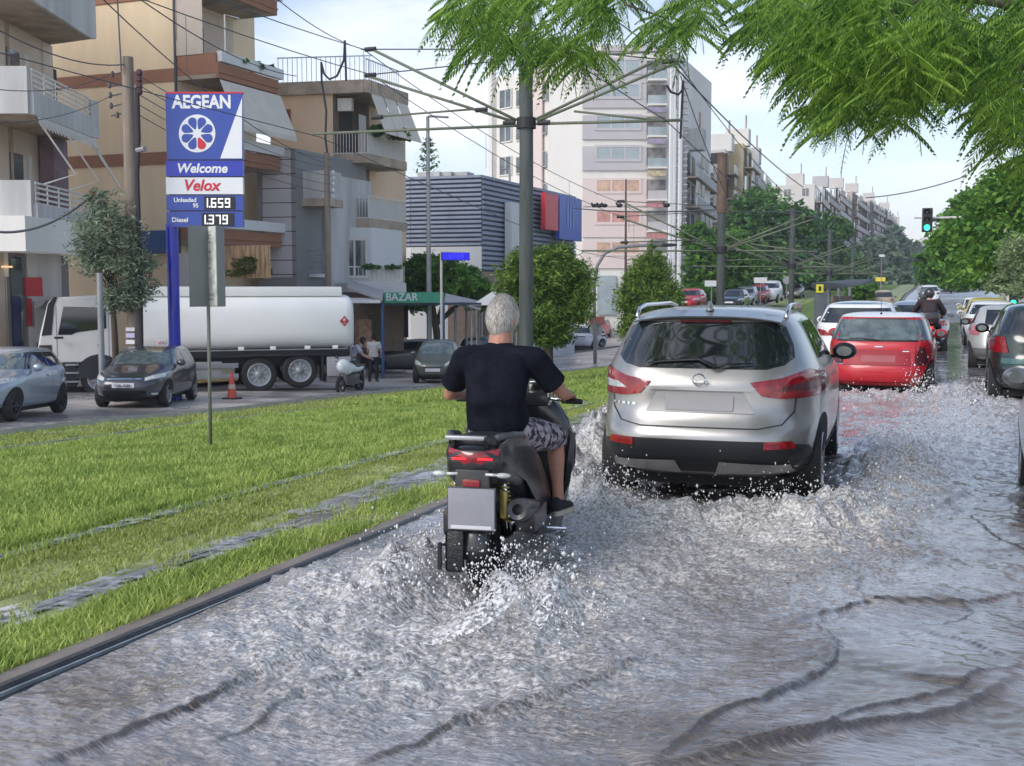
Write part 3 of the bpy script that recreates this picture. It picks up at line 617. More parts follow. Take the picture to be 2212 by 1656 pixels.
def car(label, paint, R, wheels, zb, zt, loc, rz, rear=None, opts=None, cat='car', name='car', group=None, dz=0.0):
    """R: rings of the body (height, rear y, front y, half width, corner sharpness). wheels: radius, width, rear axle y, front axle y"""
    o_ = dict(opts or {}); root = thing(name, label, cat, group=group)
    N = 44; rings = []
    for z, yr, yf, w_, n in R:
        g = []; c0, l0 = (yr+yf)/2, (yf-yr)/2
        for k in range(N):
            a = 2*PI*(k+.5)/N; ca, sa = math.cos(a), math.sin(a)
            q = abs(ca)**(2/n)*(1 if ca > 0 else -1); p = abs(sa)**(2/n)*(1 if sa > 0 else -1)
            taper = 1-.10*max(0, p-.6)/.4*(1 if z < R[-6][0] else 0)
            g.append((w_*q*taper, c0+l0*p, z))
        rings.append(g)
    b = MB(); b.loft(rings); body = b.build('body', paint, root, smooth=True, subsurf=1)
    bm = bmesh.new(); bm.from_mesh(body.data); bv = BVHTree.FromBMesh(bm); 
    if o_.get('roof'):
        zr, rm = o_['roof']; fs = [f for f in bm.faces if f.calc_center_median().z > zr]
        d = bmesh.ops.duplicate(bm, geom=fs); bm2 = bmesh.new(); vm = {}
        for f in [g for g in d['geom'] if isinstance(g, bmesh.types.BMFace)]:
            bm2.faces.new([vm.setdefault(v, bm2.verts.new(v.co)) if v not in vm else vm[v] for v in f.verts])
        for f in bm2.faces: f.smooth = True
        me = bpy.data.meshes.new('roof'); bm2.to_mesh(me); bm2.free(); me.materials.append(rm); ro = bpy.data.objects.new('roof', me); C.objects.link(ro); ro.parent = root
        bm.free(); bm = bmesh.new(); bm.from_mesh(body.data)
        bmesh.ops.delete(bm, geom=[f for f in bm.faces if f.calc_center_median().z > zr], context='FACES'); bm.to_mesh(body.data)
    bm.free()
    zz = [r[0] for r in R]; YR = lambda z: float(np.interp(z, zz, [r[1] for r in R])); YF = lambda z: float(np.interp(z, zz, [r[2] for r in R])); WW = lambda z: float(np.interp(z, zz, [r[3] for r in R]))
    gl = o_.get('glass', M['glass']); E = .006
    r_, wd, ya, yb = wheels
    root['dims'] = [R[0][0]]
    # windscreen and side windows
    decal(bv, [(-WW(zb)+.10, zb+.03), (WW(zb)-.10, zb+.03), (WW(zt)-.05, zt-.02), (-WW(zt)+.05, zt-.02)], 'front', E, 'windscreen', o_.get('screen', gl), root, label=None)
    pill = o_.get('pillars', [.45]); a0, a1 = YR(zb)+o_.get('ca', .45), YF(zb)-o_.get('aa', .25); b0, b1 = YR(zt)+o_.get('cb', .45), YF(zt)-o_.get('ab', .12)
    cuts = [0]+pill+[1]
    for side, sgn in (('right', 1), ('left', -1)):
        for i in range(len(cuts)-1):
            u0, u1 = cuts[i]+(.012 if i else 0), cuts[i+1]-(.012 if i < len(cuts)-2 else 0)
            bot = lambda t: (a0+(a1-a0)*t, zb+.02+ o_.get('rise', .05)*(1-t)); tp = lambda t: (b0+(b1-b0)*t, zt)
            decal(bv, [bot(u0), bot(u1), tp(u1), tp(u0)], side, E, 'side_window', gl, root)
        if o_.get('arch', True):
            for yc in (ya, yb):
                rr = r_+.045; decal(bv, [(yc+rr*math.cos(t), max(r_+rr*math.sin(t), R[0][0]+.01)) for t in np.linspace(-.35, PI+.35, 22)], side, .004, 'wheel_arch', o_.get('archmat', M['dark']), root, step=.09)
        if o_.get('clad'):
            zc = o_['clad']; decal(bv, [(YR(.5)+.15, R[0][0]+.02), (YF(.5)-.3, R[0][0]+.02), (YF(.5)-.3, zc), (YR(.5)+.15, zc)], side, .008, 'sill_cladding', M['black'], root, step=.1)
        zl = zb-.12
        if o_.get('doors', True):
            for t in (a0+(a1-a0)*pill[-1] if len(pill) else a0, ):
                decal(bv, [(t-.004, .35), (t+.004, .35), (t+.004, zb), (t-.004, zb)], side, .003, 'door_gap', M['ink'], root, step=.1)
            h0 = a0+(a1-a0)*pill[-1]+.08
            decal(bv, [(h0, zl-.02), (h0+.2, zl-.02), (h0+.2, zl+.02), (h0, zl+.02)], side, .02, 'door_handle', o_.get('handle', paint), root)
        # door mirror
        mb_ = MB(); mx_, my_, mz_ = sgn*(WW(zb)+.10), YF(zb)-o_.get('my', .55), zb+.05
        mb_.ball((mx_, my_, mz_), .115, .07, .082, 12); mb_.tube([(sgn*(WW(zb)-.06), my_+.02, zb-.01), (mx_, my_+.01, mz_-.03)], .018, 6)
        mo = mb_.build('door_mirror', o_.get('mirror', paint), root, smooth=True)
        g_ = MB(); g_.lathe([(.001, 0), (.055, 0), (.056, -.004), (.001, -.004)], 14, axis='Y', M=Matrix.Translation((mx_, my_-.068, mz_)) @ Matrix.Diagonal((1.25, 1, .85, 1))); g_.build('mirror_glass', M['glass_light'], mo)
    # wheels
    for yc in (ya, yb):
        for sgn in (-1, 1):
            wq = make_wheel(r_, wd, root, dark_rim=o_.get('dark_rim', False), spokes=o_.get('spokes', 7)); wq.location = (sgn*(WW(r_)-wd/2+.008), yc, r_)
    ub = MB(); ub.box(-WW(.5)*.75, WW(.5)*.75, YR(.5)+.35, YF(.5)-.4, R[0][0]-.04, R[0][0]+.05); ub.build('underbody', M['dark'], root)
    # front
    zf = o_.get('zh', zb-.2)
    if o_.get('front', True):
        hl = o_.get('head', [(WW(.6)-.36, zf-.07), (WW(.6)-.06, zf-.02), (WW(.6)-.04, zf+.08), (WW(.6)-.30, zf+.04)])
        for p in (hl, mirror_poly(hl)): decal(bv, p, 'front', .008, 'headlight', M['lamp_clear'], root)
        for gname, poly, mm, of in o_.get('fdec', [('grille', [(-.3, zf-.04), (.3, zf-.04), (.32, zf+.03), (-.32, zf+.03)], M['black'], .006), ('lower_grille', [(-.5, .28), (.5, .28), (.45, .40), (-.45, .40)], M['black'], .006)]):
            decal(bv, poly, 'front', of, gname, mm, root)
        decal(bv, [(-.26, zf-.23), (.26, zf-.23), (.26, zf-.12), (-.26, zf-.12)], 'front', .015, 'number_plate', M['plate'], root)
    # rear
    rw = o_.get('rear_window', [(-WW(zb)+.12, zb+.05), (WW(zb)-.12, zb+.05), (WW(zt)-.08, zt-.01), (-WW(zt)+.08, zt-.01)])
    decal(bv, rw, 'rear', E, 'rear_window', o_.get('rglass', gl), root)
    tl = o_.get('tail', [(WW(.8)-.30, zb-.22), (WW(.8)-.03, zb-.22), (WW(.8)-.03, zb-.06), (WW(.8)-.30, zb-.08)])
    if tl:
        for p in (tl, mirror_poly(tl)): decal(bv, p, 'rear', .012, 'tail_light', o_.get('tailmat', M['lamp_red']), root, step=o_.get('tstep', .07))
    for gname, poly, mm, of in o_.get('rdec', [('number_plate', [(-.26, .62), (.26, .62), (.26, .73), (-.26, .73)], M['plate'], .012), ('bumper_trim', [(-.7, .28), (.7, .28), (.75, .40), (-.75, .40)], M['black'], .008)]):
        decal(bv, poly, 'rear', of, gname, mm, root)
    place(root, loc[0], loc[1], rz, dz)
    return root, bv
def axis(u, D, z=0): p = W(u, D); return p
# ---------------- silver crossover, the nearest car
sx_, sy_ = W(1508, 8.6)
def arc(pts): return pts
s_tail = [(.38, 1.015), (.47, .915), (.60, .895), (.86, .895), (.89, .93), (.875, 1.06), (.80, 1.115), (.60, 1.05)]
suv, bvs = car('silver crossover splashing through the flood water beside the scooter', M['silver'], scale_rings(SUV, 4.38, 1.83, 1.59), (.345, .225, .90, 3.55), 1.09, 1.46, (sx_, sy_), math.radians(2.3), dz=.06, opts=dict(
    tstep=.03, ca=.80, cb=.66, aa=.45, pillars=[.14, .55], rise=.06, clad=.42, front=True, my=.62, mirror=M['black'], tail=s_tail, tailmat=M['lamp_red'],
    rear_window=[(-.50, 1.115), (.50, 1.115), (.62, 1.145), (.69, 1.20), (.67, 1.30), (.61, 1.43), (.54, 1.47), (-.54, 1.47), (-.61, 1.43), (-.67, 1.30), (-.69, 1.20), (-.62, 1.145)],
    rdec=[('rear_bumper_trim', [(-.86, .22), (.86, .22), (.885, .45), (.80, .53), (.62, .58), (-.62, .58), (-.80, .53), (-.885, .45)], M['black'], .012),
          ('skid_plate', [(.13, .315), (.70, .335), (.68, .40), (.17, .42)], M['silver'], .022), ('skid_plate', [(-.13, .315), (-.70, .335), (-.68, .40), (-.17, .42)], M['silver'], .022),
          ('reflector', [(.50, .52), (.72, .525), (.70, .58), (.50, .58)], M['lamp_red'], .020), ('reflector', [(-.50, .52), (-.72, .525), (-.70, .58), (-.50, .58)], M['lamp_red'], .020),
          ('number_plate', [(-.26, .795), (.26, .795), (.26, .915), (-.26, .915)], M['plate_dim'], .018),
          ('tailgate_gap', [(-.72, .90), (-.712, .90), (-.70, .80), (-.62, .705), (-.45, .675), (.45, .675), (.62, .705), (.70, .80), (.712, .90), (.72, .90), (.708, .79), (.625, .697), (.45, .667), (-.45, .667), (-.625, .697), (-.708, .79)], M['ink'], .005),
          ('plate_recess', [(-.42, .78), (.42, .78), (.33, .945), (-.33, .945)], mat('shaded_silver', (.34, .33, .325), .45, metal=.4, var=.05), .009),  # laid-on panel, the recess shade put into a duller silver
          ('handle_strip', [(-.40, .95), (.40, .95), (.43, .972), (-.43, .972)], M['silver'], .030)]))
suv['category'] = 'car'
# wiper, emblem, rails, aerial, smoked lamp parts
wp = MB(); wp.tube([(0.12, .15, 1.13), (-.02, .205, 1.185), (-.30, .21, 1.165), (-.42, .195, 1.15)], [.018, .012, .010, .006], 6); wp.tube([(.12, .15, 1.13), (.20, .17, 1.155), (.40, .20, 1.16)], [.018, .008, .005], 6); wp.build('rear_wiper', M['black'], suv, smooth=True)
em = MB(); em.lathe([(.042, 0), (.048, .006), (.054, 0)], 24, axis='Y', M=Matrix.Translation((0, .088, 1.035)) @ Matrix.Diagonal((1, -1, .9, 1))); em.box(-.062, .062, .078, .088, 1.028, 1.042); em.build('emblem', M['chrome'], suv)
for s_ in (-1, 1):
    rr_ = MB(); rr_.tube([(s_*.60, .62, 1.50), (s_*.605, .72, 1.57), (s_*.60, .95, 1.595), (s_*.585, 2.0, 1.60), (s_*.57, 2.25, 1.57), (s_*.57, 2.35, 1.52)], .017, 8); rr_.build('roof_rail', M['chrome'], suv, smooth=True)
    lm = decal(bvs, [(s_*p, q) for p, q in [(.58, .955), (.84, .95), (.84, 1.02), (.66, 1.0)]], 'rear', .018, 'lamp_insert', M['lamp_dark'] if s_ > 0 else M['lamp_clear'], suv, step=.03)
fn = MB(); fn.loft([[(x*t, .62+y*t, 1.555+z) for x, y in ((.035, -.02), (0, -.09), (-.035, -.02), (-.02, .10), (.02, .10))] for z, t in ((0, 1.0), (.03, .7), (.065, .35), (.08, .12))]); fn.build('shark_fin_aerial', M['silver'], suv, smooth=True)
sp = MB(); sp.loft([[(x, .37+.05*(x/.6)**2, 1.505-.05*abs(x/.6)**3) , (x, .36+.05*(x/.6)**2, 1.517-.05*abs(x/.6)**3), (x, .66, 1.563-.055*abs(x/.6)**3), (x, .66, 1.54-.055*abs(x/.6)**3)] for x in np.linspace(-.58, .58, 15)]); sp.build('roof_spoiler', M['silver'], suv, smooth=True, autosmooth=50)
bl_ = decal(bvs, [(-.20, 1.462), (.20, 1.462), (.20, 1.480), (-.20, 1.480)], 'rear', .016, 'high_brake_light', M['lamp_dark'], suv)
hr_ = M['ink']
for x_, w_ in ((-.70, .03), (-.655, .018), (-.61, .03), (-.565, .018), (-.52, .03)):
    decal(bvs, [(x_-w_/2, .822), (x_+w_/2, .822), (x_+w_/2, .842), (x_-w_/2, .842)], 'rear', .007, 'lettering', M['chrome'], suv, step=.03)
# ---------------- red hatchback with white roof
mini_tail = [(.55, .60), (.70, .60), (.725, .66), (.69, .85), (.62, .88), (.585, .80)]
mini, bvm = car('red hatchback with a white roof driving ahead of the silver crossover', M['red_paint'], MINI, (.31, .19, .62, 3.09), .965, 1.30, (mnX, mnY), math.radians(-.5), opts=dict(
    tstep=.025, roof=(1.335, M['white_paint']), ca=.16, cb=.16, aa=.3, pillars=[.42], rise=.0, my=.35, mirror=M['red_paint'], tail=mini_tail, tailmat=M['lamp_dark'], rglass=M['glass_light'],
    rear_window=[(-.70, .985), (.70, .985), (.60, 1.30), (-.60, 1.30)],
    rdec=[('window_surround', [(-.79, .955), (.79, .955), (.66, 1.325), (-.66, 1.325)], M['black'], .003), ('number_plate', [(-.26, .63), (.26, .63), (.26, .74), (-.26, .74)], mat('faded_red_plate', (.33, .07, .08), .5), .012),
          ('bumper_trim', [(-.74, .20), (.74, .20), (.78, .31), (-.78, .31)], M['black'], .008), ('plate_recess', [(-.50, .58), (.50, .58), (.47, .83), (-.47, .83)], mat('shaded_red', (.33, .015, .025), .5), .004),  # plate recess lies flush, its shade is in the darker red
          ('tailgate_gap', [(-.56, .93), (-.552, .93), (-.545, .59), (.545, .59), (.552, .93), (.56, .93), (.553, .582), (-.553, .582)], M['ink'], .0045),
          ('badge', [(-.06, .865), (.06, .865), (.06, .885), (-.06, .885)], M['chrome'], .010), ('badge', [(.36, .80), (.46, .80), (.46, .815), (.36, .815)], M['chrome'], .008), ('badge', [(-.46, .80), (-.34, .80), (-.34, .812), (-.46, .812)], M['chrome'], .008)]))
for s_ in (-1, 1):
    cx_, cz_ = .64, .735; ringp = [(p-(cx_), q-cz_) for p, q in mini_tail]
    outp = [(s_*(cx_+a*1.14), cz_+b_*1.10) for a, b_ in ringp]
    decal(bvm, outp, 'rear', .005, 'chrome_surround', M['chrome'], mini, step=.025)
an = MB(); an.tube([(0, .55, 1.39), (0, .50, 1.62)], [.006, .003], 5); an.ball((0, .55, 1.39), .02); an.build('aerial', M['black'], mini)
wq_ = MB(); wq_.tube([(0, .14, .975), (-.30, .17, 1.01), (-.45, .17, 1.0)], [.014, .008, .005], 6); wq_.build('rear_wiper', M['black'], mini)
# silhouettes of seats seen through the rear glass
# ---------------- white crossover half hidden in front of the red car
car('white crossover half hidden beyond the red hatchback', M['white_paint'], scale_rings(SUV, 4.3, 1.80, 1.55), (.34, .22, .9, 3.5), 1.06, 1.42, W(1852, 22.5), math.radians(-.5), opts=dict(ca=.3, cb=.4, pillars=[.2, .58], clad=.4, my=.6, roof=(1.49, M['black_paint']),
    tail=[(.50, .86), (.86, .84), (.87, 1.0), (.62, .96)], tailmat=M['lamp_red'], rdec=[('number_plate', [(-.26, .74), (.26, .74), (.26, .85), (-.26, .85)], M['plate'], .012), ('bumper_trim', [(-.8, .25), (.8, .25), (.84, .5), (-.84, .5)], M['black'], .01)]))
# ---------------- right lane
rx0 = onX(2160, 800, .95)
blk, bvb = car('black car queuing at the right, closest of the lane', M['green_black'], scale_rings(SUV, 4.3, 1.78, 1.60), (.34, .22, .8, 3.45), 1.08, 1.46, (1.50, 18.2), math.radians(-1), opts=dict(ca=.3, cb=.4, pillars=[.2, .58], my=.6, mirror=M['black'],
    tail=[(.60, .84), (.86, .84), (.87, 1.08), (.66, 1.08)], tailmat=M['lamp_red'], rdec=[('bumper_band', [(-.70, .68), (.70, .68), (.70, .76), (-.70, .76)], mat('wet_dark_panel', (.05, .12, .11), .2, coat=.8), .008), ('number_plate', [(-.26, .80), (.26, .80), (.26, .91), (-.26, .91)], M['plate'], .012), ('bumper_trim', [(-.75, .25), (.75, .25), (.8, .6), (-.8, .6)], M['black'], .006)]))
car('silver hatchback with pink tail lamps ahead of the black car', mat('pale_silver_paint', (.52, .51, .48), .35, metal=.3, var=.04, coat=.5), scale_rings(HATCH, 3.9, 1.70, 1.45), (.31, .19, .62, 3.1), .98, 1.36, (1.30, 26.3), math.radians(-1), opts=dict(ca=.3, cb=.35, pillars=[.5], my=.5, mirror=M['black'], rear_window=[(-.50, 1.02), (.50, 1.02), (.46, 1.34), (-.46, 1.34)],
    tail=[(.60, .80), (.80, .78), (.80, 1.0), (.70, 1.04), (.62, .95)], tailmat=mat('pink_lamp', (.55, .16, .18), .2, coat=.5), rdec=[('bumper_trim', [(-.70, .24), (.70, .24), (.8, .52), (-.8, .52)], mat('grey_bumper', (.16, .16, .16), .5), .01), ('number_plate', [(-.26, .66), (.26, .66), (.26, .76), (-.26, .76)], M['plate'], .015)]))
def traffic(label, paint, fam, dims, X_, Y_, rz, front=False, **k):
    Rr = scale_rings({'h': HATCH, 's': SUV, 'm': MINI}[fam], *dims); H = dims[2]
    o_ = dict(pillars=[.5], ca=.3, cb=.35, my=.5, doors=False, arch=True); o_.update(k)
    return car(label, paint, Rr, (.21*H, .2, .75*dims[0]/4.2, (dims[0]-.85)), H*.68, H*.92, (X_, Y_), rz, opts=o_)[0]
traffic('white car two places ahead of the black car in the right lane', M['white_paint'], 'h', (4.1, 1.7, 1.45), 1.35, 36.5, 0)
traffic('cream yellow taxi farther ahead in the right lane', M['yellow_paint'], 'h', (4.4, 1.75, 1.47), 1.45, 44.5, 0)
traffic('white hatchback in the distance of the right lane', M['white_paint'], 'm', (3.8, 1.68, 1.42), 1.5, 57, 0)
traffic('pale hatchback driving just beyond the motorcycle', M['silver_blue'], 'h', (4.2, 1.76, 1.47), -.75, 33, 0)
traffic('white car driving at the crest of the road', M['white_paint'], 's', (4.4, 1.8, 1.65), -1.3, 100, 0)
traffic('beige car at the crest of the road beside the grass', M['beige_paint'], 's', (4.4, 1.8, 1.7), -4.2, 84, .05, dz=.0)
traffic('white saloon far off on the rising road', M['white_paint'], 'h', (4.4, 1.8, 1.5), -.2, 132, 0)
traffic('dark car far off on the rising road', M['grey_paint'], 's', (4.4, 1.8, 1.65), 1.6, 140, 0)
# silver car at the very right edge of the picture: only its door mirror, front wing and wheel show
edgec, _b = car('silver car cut off by the right border of the picture', M['silver'], scale_rings(HATCH, 4.2, 1.76, 1.5), (.32, .2, .75, 3.35), 1.02, 1.38, (1.0, 1.0), math.radians(-1), opts=dict(pillars=[.45], my=.55, spokes=5))
place(edgec, 1.46, 7.6, math.radians(-.6))
# ---------------- opposite carriageway, facing us
def oppo(label, paint, Rr, wh, zb, zt, X_, Yrear, rz=PI, **k): return car(label, paint, Rr, wh, zb, zt, (X_, Yrear), rz, opts=k)
golf = oppo('silver blue three door hatchback leaving the picture at the left', M['silver_blue'], scale_rings(HATCH, 4.2, 1.76, 1.48), (.32, .21, .80, 3.38), 1.0, 1.36, -19.35, 20.3, PI+.40, ca=.38, cb=.5, aa=.35, pillars=[.42], rise=.06, spokes=7, dark_rim=True, screen=M['glass_light'], my=.62)[0]
c4, bvc = oppo('dark grey hatchback with its headlights facing us beside the fuel sign', M['grey_paint'], scale_rings(HATCH, 4.33, 1.79, 1.49), (.325, .21, .86, 3.46), 1.0, 1.37, -19.75, 25.6, PI+.40, ca=.30, cb=.45, aa=.4, pillars=[.18, .56], rise=.06, screen=M['glass_light'], my=.62, zh=.74, handle=M['grey_paint'],
    head=[(.48, .67), (.80, .74), (.84, .86), (.62, .80), (.47, .74)], fdec=[('grille', [(-.40, .70), (.40, .70), (.42, .735), (-.42, .735)], M['chrome'], .010), ('grille', [(-.40, .76), (.40, .76), (.44, .79), (-.44, .79)], M['chrome'], .010),
    ('lower_grille', [(-.52, .27), (.52, .27), (.50, .44), (-.50, .44)], M['dark'], .006), ('chrome_strip', [(-.62, .235), (.62, .235), (.66, .255), (-.66, .255)], M['chrome'], .012), ('fog_light', [(.60, .33), (.70, .33), (.70, .38), (.60, .38)], M['lamp_clear'], .01), ('fog_light', [(-.60, .33), (-.70, .33), (-.70, .38), (-.60, .38)], M['lamp_clear'], .01)])
text('YZK-9284', .09, Matrix.Translation((0, 4.36*1.0, .565)) @ Matrix.Rotation(PI/2, 4, 'X') @ Matrix.Rotation(PI, 4, 'Y'), M['ink'], c4, depth=.006)
smart = oppo('small olive grey city car parked nose towards the road', M['olive_paint'], SMART, (.29, .18, .42, 2.25), 1.0, 1.42, -17.6, 38.8, PI+.30, ca=.3, cb=.3, aa=.3, pillars=[], doors=False, screen=M['glass_light'], my=.45, zh=.66, head=[(.40, .62), (.66, .68), (.70, .84), (.56, .80), (.42, .70)],
    fdec=[('grille', [(-.34, .55), (.34, .55), (.38, .60), (-.38, .60)], M['black'], .01), ('lower_grille', [(-.36, .25), (.36, .25), (.34, .33), (-.34, .33)], M['black'], .006)])[0]
traffic('dark silver hatchback parked under the market canopy', mat('graphite_silver', (.17, .17, .18), .35, metal=.4, coat=.6), 'h', (4.2, 1.76, 1.5), -20.6, 46.6, PI*.5+.5)
traffic('silver estate car parked behind the small city car', M['silver'], 's', (4.5, 1.8, 1.65), -21.6, 52.0, PI+.35)
traffic('white pickup parked on the side street between the trees', M['white_paint'], 's', (4.8, 1.85, 1.8), *G(1268, 753).xy, PI+.2)
traffic('white crossover parked beside the white pickup', M['white_paint'], 's', (4.4, 1.82, 1.6), *G(1303, 750).xy, PI-.6)
traffic('red and white van behind the parked white crossover', M['red_paint'], 's', (4.4, 1.8, 1.9), *G(1306, 728).xy, PI, roof=(1.3, M['white_paint']))
for lab, pm, f_, dm, u, D, v in (('red car on the far left carriageway above the silver crossover roof', M['red_paint'], 'h', (4.2, 1.75, 1.46), 1505, 78, 668), ('black car on the far left carriageway beside the red one', M['black_paint'], 'h', (4.2, 1.75, 1.46), 1597, 84, 664),
    ('pale blue hatchback in the far left queue', M['silver_blue'], 'm', (3.8, 1.7, 1.45), 1618, 92, 655), ('dark red hatchback in the far left queue', M['red_paint'], 'h', (4.1, 1.75, 1.5), 1645, 100, 650), ('white van in the far left queue', M['white_paint'], 's', (4.6, 1.85, 1.9), 1672, 104, 650),
    ('white truck roof high in the far left queue', M['white_paint'], 's', (4.8, 1.9, 2.2), 1690, 125, 640), ('silver car in the far left queue beside the tram stop', M['silver'], 'h', (4.2, 1.75, 1.5), 1722, 118, 642)):
    p = pt(u, v, D); cc = traffic(lab, pm, f_, dm, p.x, p.y, PI)
    cc.location.z = max(p.z, float(zg(p.x, p.y)))
# ================================================================ PEOPLE
M['skin'] = mat('tanned_skin', (.42, .20, .135), .55, var=.12, scale=14, bump=.08)
M['skin2'] = mat('skin', (.45, .26, .19), .55, var=.1, scale=14)
M['hair_white'] = mat('white_hair', (.50, .46, .40), .6, col2=(.66, .63, .58), var=.05, scale=22, bump=.15, vcontrast=1.0)
def hairmat(nm, c1, c2):
    m = bpy.data.materials.new(nm); m.use_nodes = True; t = m.node_tree; b = t.nodes['Principled BSDF']; b.inputs['Roughness'].default_value = .5
    g = t.nodes.new('ShaderNodeNewGeometry'); r = t.nodes.new('ShaderNodeValToRGB'); r.color_ramp.elements[0].color = c1+(1,); r.color_ramp.elements[1].color = c2+(1,); t.links.new(g.outputs['Random Per Island'], r.inputs[0]); t.links.new(r.outputs[0], b.inputs['Base Color']); return m
M['hair_white'] = hairmat('white_grey_hair', (.20, .165, .14), (.86, .82, .76))
M['hair_dark'] = mat('dark_hair', (.03, .02, .018), .7)
M['navy'] = mat('navy_cotton', (.007, .008, .014), .95, col2=(.013, .015, .024), var=.2, scale=9, bump=.25, bscale=25, spec=.1)
M['camo'] = mat('camouflage_cloth', (.03, .028, .035), .9, col2=(.36, .31, .35), var=.2, scale=24, bump=.3, vcontrast=4)
M['eye'] = mat('eye_white', (.8, .8, .78), .3)
M['cloth_dark'] = mat('dark_cloth', (.018, .018, .024), .9, var=.3, scale=10, bump=.2)
M['cloth_lilac'] = mat('pale_lilac_shirt', (.50, .49, .62), .9, var=.1, scale=8, bump=.2)
M['cloth_grey'] = mat('light_grey_shirt', (.42, .42, .42), .9, var=.1, scale=8, bump=.2)
def remesh(o, vox, smooth_it=4):
    md = o.modifiers.new('r', 'REMESH'); md.mode = 'VOXEL'; md.voxel_size = vox; md.use_smooth_shade = True
    if smooth_it: s_ = o.modifiers.new('s', 'SMOOTH'); s_.iterations = smooth_it; s_.factor = .6
    m_ = [m for m in o.data.materials]; bake(o); o.data.materials.clear(); [o.data.materials.append(x) for x in m_]
    return o
def limb(b, pts, rs, n=12):
    b.tube(pts, list(rs), n)
    for p, r in zip(pts, rs): b.ball(p, r, r, r, n)
def ellring(cx, cy, z, rx, ry, n=20, sq=2.4, ty=0):
    g = []
    for k in range(n):
        a = 2*PI*k/n; c, s = math.cos(a), math.sin(a)
        g.append((cx+rx*abs(c)**(2/sq)*(1 if c > 0 else -1), cy+ry*abs(s)**(2/sq)*(1 if s > 0 else -1)+ty, z))
    return g
def head(b, c, yaw, tilt=0, k=1.0):
    """a head with jaw, nose, brow, eye sockets, lips and ears; looks towards +y before yaw"""
    Mx = Matrix.Translation(c) @ Matrix.Rotation(yaw, 4, 'Z') @ Matrix.Rotation(tilt, 4, 'X') @ Matrix.Scale(k, 4); vs = []; fs = []; n, m = 28, 20
    for i in range(m+1):
        th = PI*i/m; zz = math.cos(th); rr = math.sin(th)
        for j in range(n):
            ph = 2*PI*j/n; x = .076*rr*math.cos(ph); y = .098*rr*math.sin(ph); z = .122*zz
            if z < -.02: t = min(1, (-.02-z)/.1); x *= 1-.30*t; y = y*(1-.2*t)+.014*t
            f = max(0, y/.098)
            z_ = z; nose = math.exp(-((x)/.016)**2-((z_+.018)/.026)**2); y += .026*nose*(f > .5)
            y += .006*math.exp(-((z_-.028)/.012)**2)*f - .010*(math.exp(-((abs(x)-.032)/.014)**2-((z_-.008)/.014)**2))*f
            y += .007*math.exp(-(x/.026)**2-((z_+.062)/.012)**2)*f + .008*math.exp(-(x/.022)**2-((z_+.10)/.018)**2)*f
            if y < 0: y *= 1.04 - .18*max(0, (-z_-.05)/.07)
            vs.append(Mx @ Vector((x, y, z)))
    for i in range(m):
        for j in range(n): fs.append((i*n+j, (i+1)*n+j, (i+1)*n+(j+1) % n, i*n+(j+1) % n))
    b.add(vs, fs)
    for s_ in (-1, 1): b.ball((0, 0, 0), .010, .024, .034, 10, Mx @ Matrix.Translation((s_*.080, -.004, -.010)) @ Matrix.Rotation(s_*.35, 4, 'Z'))
    return Mx
def eyes(root, Mx, hairm):
    for s_ in (-1, 1):
        e = MB(); e.ball((s_*.032, .082, .008), .012, .012, .010, 10, Mx); e.build('eye', M['eye'], root, smooth=True)
        p = MB(); p.ball((s_*.032, .0925, .008), .005, .003, .005, 8, Mx); p.build('iris', M['ink'], root, smooth=True)
    l = MB(); l.ball((0, .092, -.062), .022, .006, .005, 8, Mx); l.build('lips', mat('lips', (.35, .12, .10), .5), root, smooth=True)
def hair(root, Mx, m, strands=2600, seed=1, back=True):
    b = MB(); vs = []; fs = []; n, mm = 30, 16; R = random.Random(seed)
    for i in range(mm+1):
        th = PI*.80*i/mm
        for j in range(n):
            ph = 2*PI*j/n; fr = max(0, math.sin(ph)); lim = PI*(.80-.42*fr**1.0) if back else PI*.5
            t = min(th, lim*1.0)*1.0; q = 1.13+.03*math.sin(j*2.1+i)+R.uniform(-.015, .015)
            if th > lim: q = 1.0
            x = .0765*q*math.sin(t)*math.cos(ph); y = .100*q*math.sin(t)*math.sin(ph); z = .124*q*math.cos(t)
            if z < -.02: u = min(1, (-.02-z)/.1); x *= 1-.26*u; y *= 1-.12*u
            vs.append(Mx @ Vector((x, y, z)))
    for i in range(mm):
        for j in range(n): fs.append((i*n+j, (i+1)*n+j, (i+1)*n+(j+1) % n, i*n+(j+1) % n))
    b.add(vs, fs)
    for k in range(strands):
        ph = R.uniform(PI*.92, PI*2.08) if R.random() < .8 else R.uniform(0, 2*PI); th = R.uniform(.05, PI*.68 if math.sin(ph) < .1 else PI*.36)
        def P(th, ph, q):
            x = .0765*q*math.sin(th)*math.cos(ph); y = .10*q*math.sin(th)*math.sin(ph); z = .124*q*math.cos(th)
            if z < -.02: u = min(1, (-.02-z)/.1); x *= 1-.26*u; y *= 1-.12*u
            return Mx @ Vector((x, y, z))
        dph = R.uniform(-.25, .25); L = R.uniform(.18, .38); w_ = .018
        a, a2 = P(th, ph-w_, 1.13), P(th, ph+w_, 1.13); c_, c2 = P(th+L*.5, ph+dph*.5-w_*.7, 1.19), P(th+L*.5, ph+dph*.5+w_*.7, 1.19); d_ = P(th+L, ph+dph, 1.15+R.uniform(0, .10))
        b.add([a, a2, c2, c_, d_], [(0, 1, 2, 3), (3, 2, 4)])
    return b.build('hair', m, root, smooth=True)
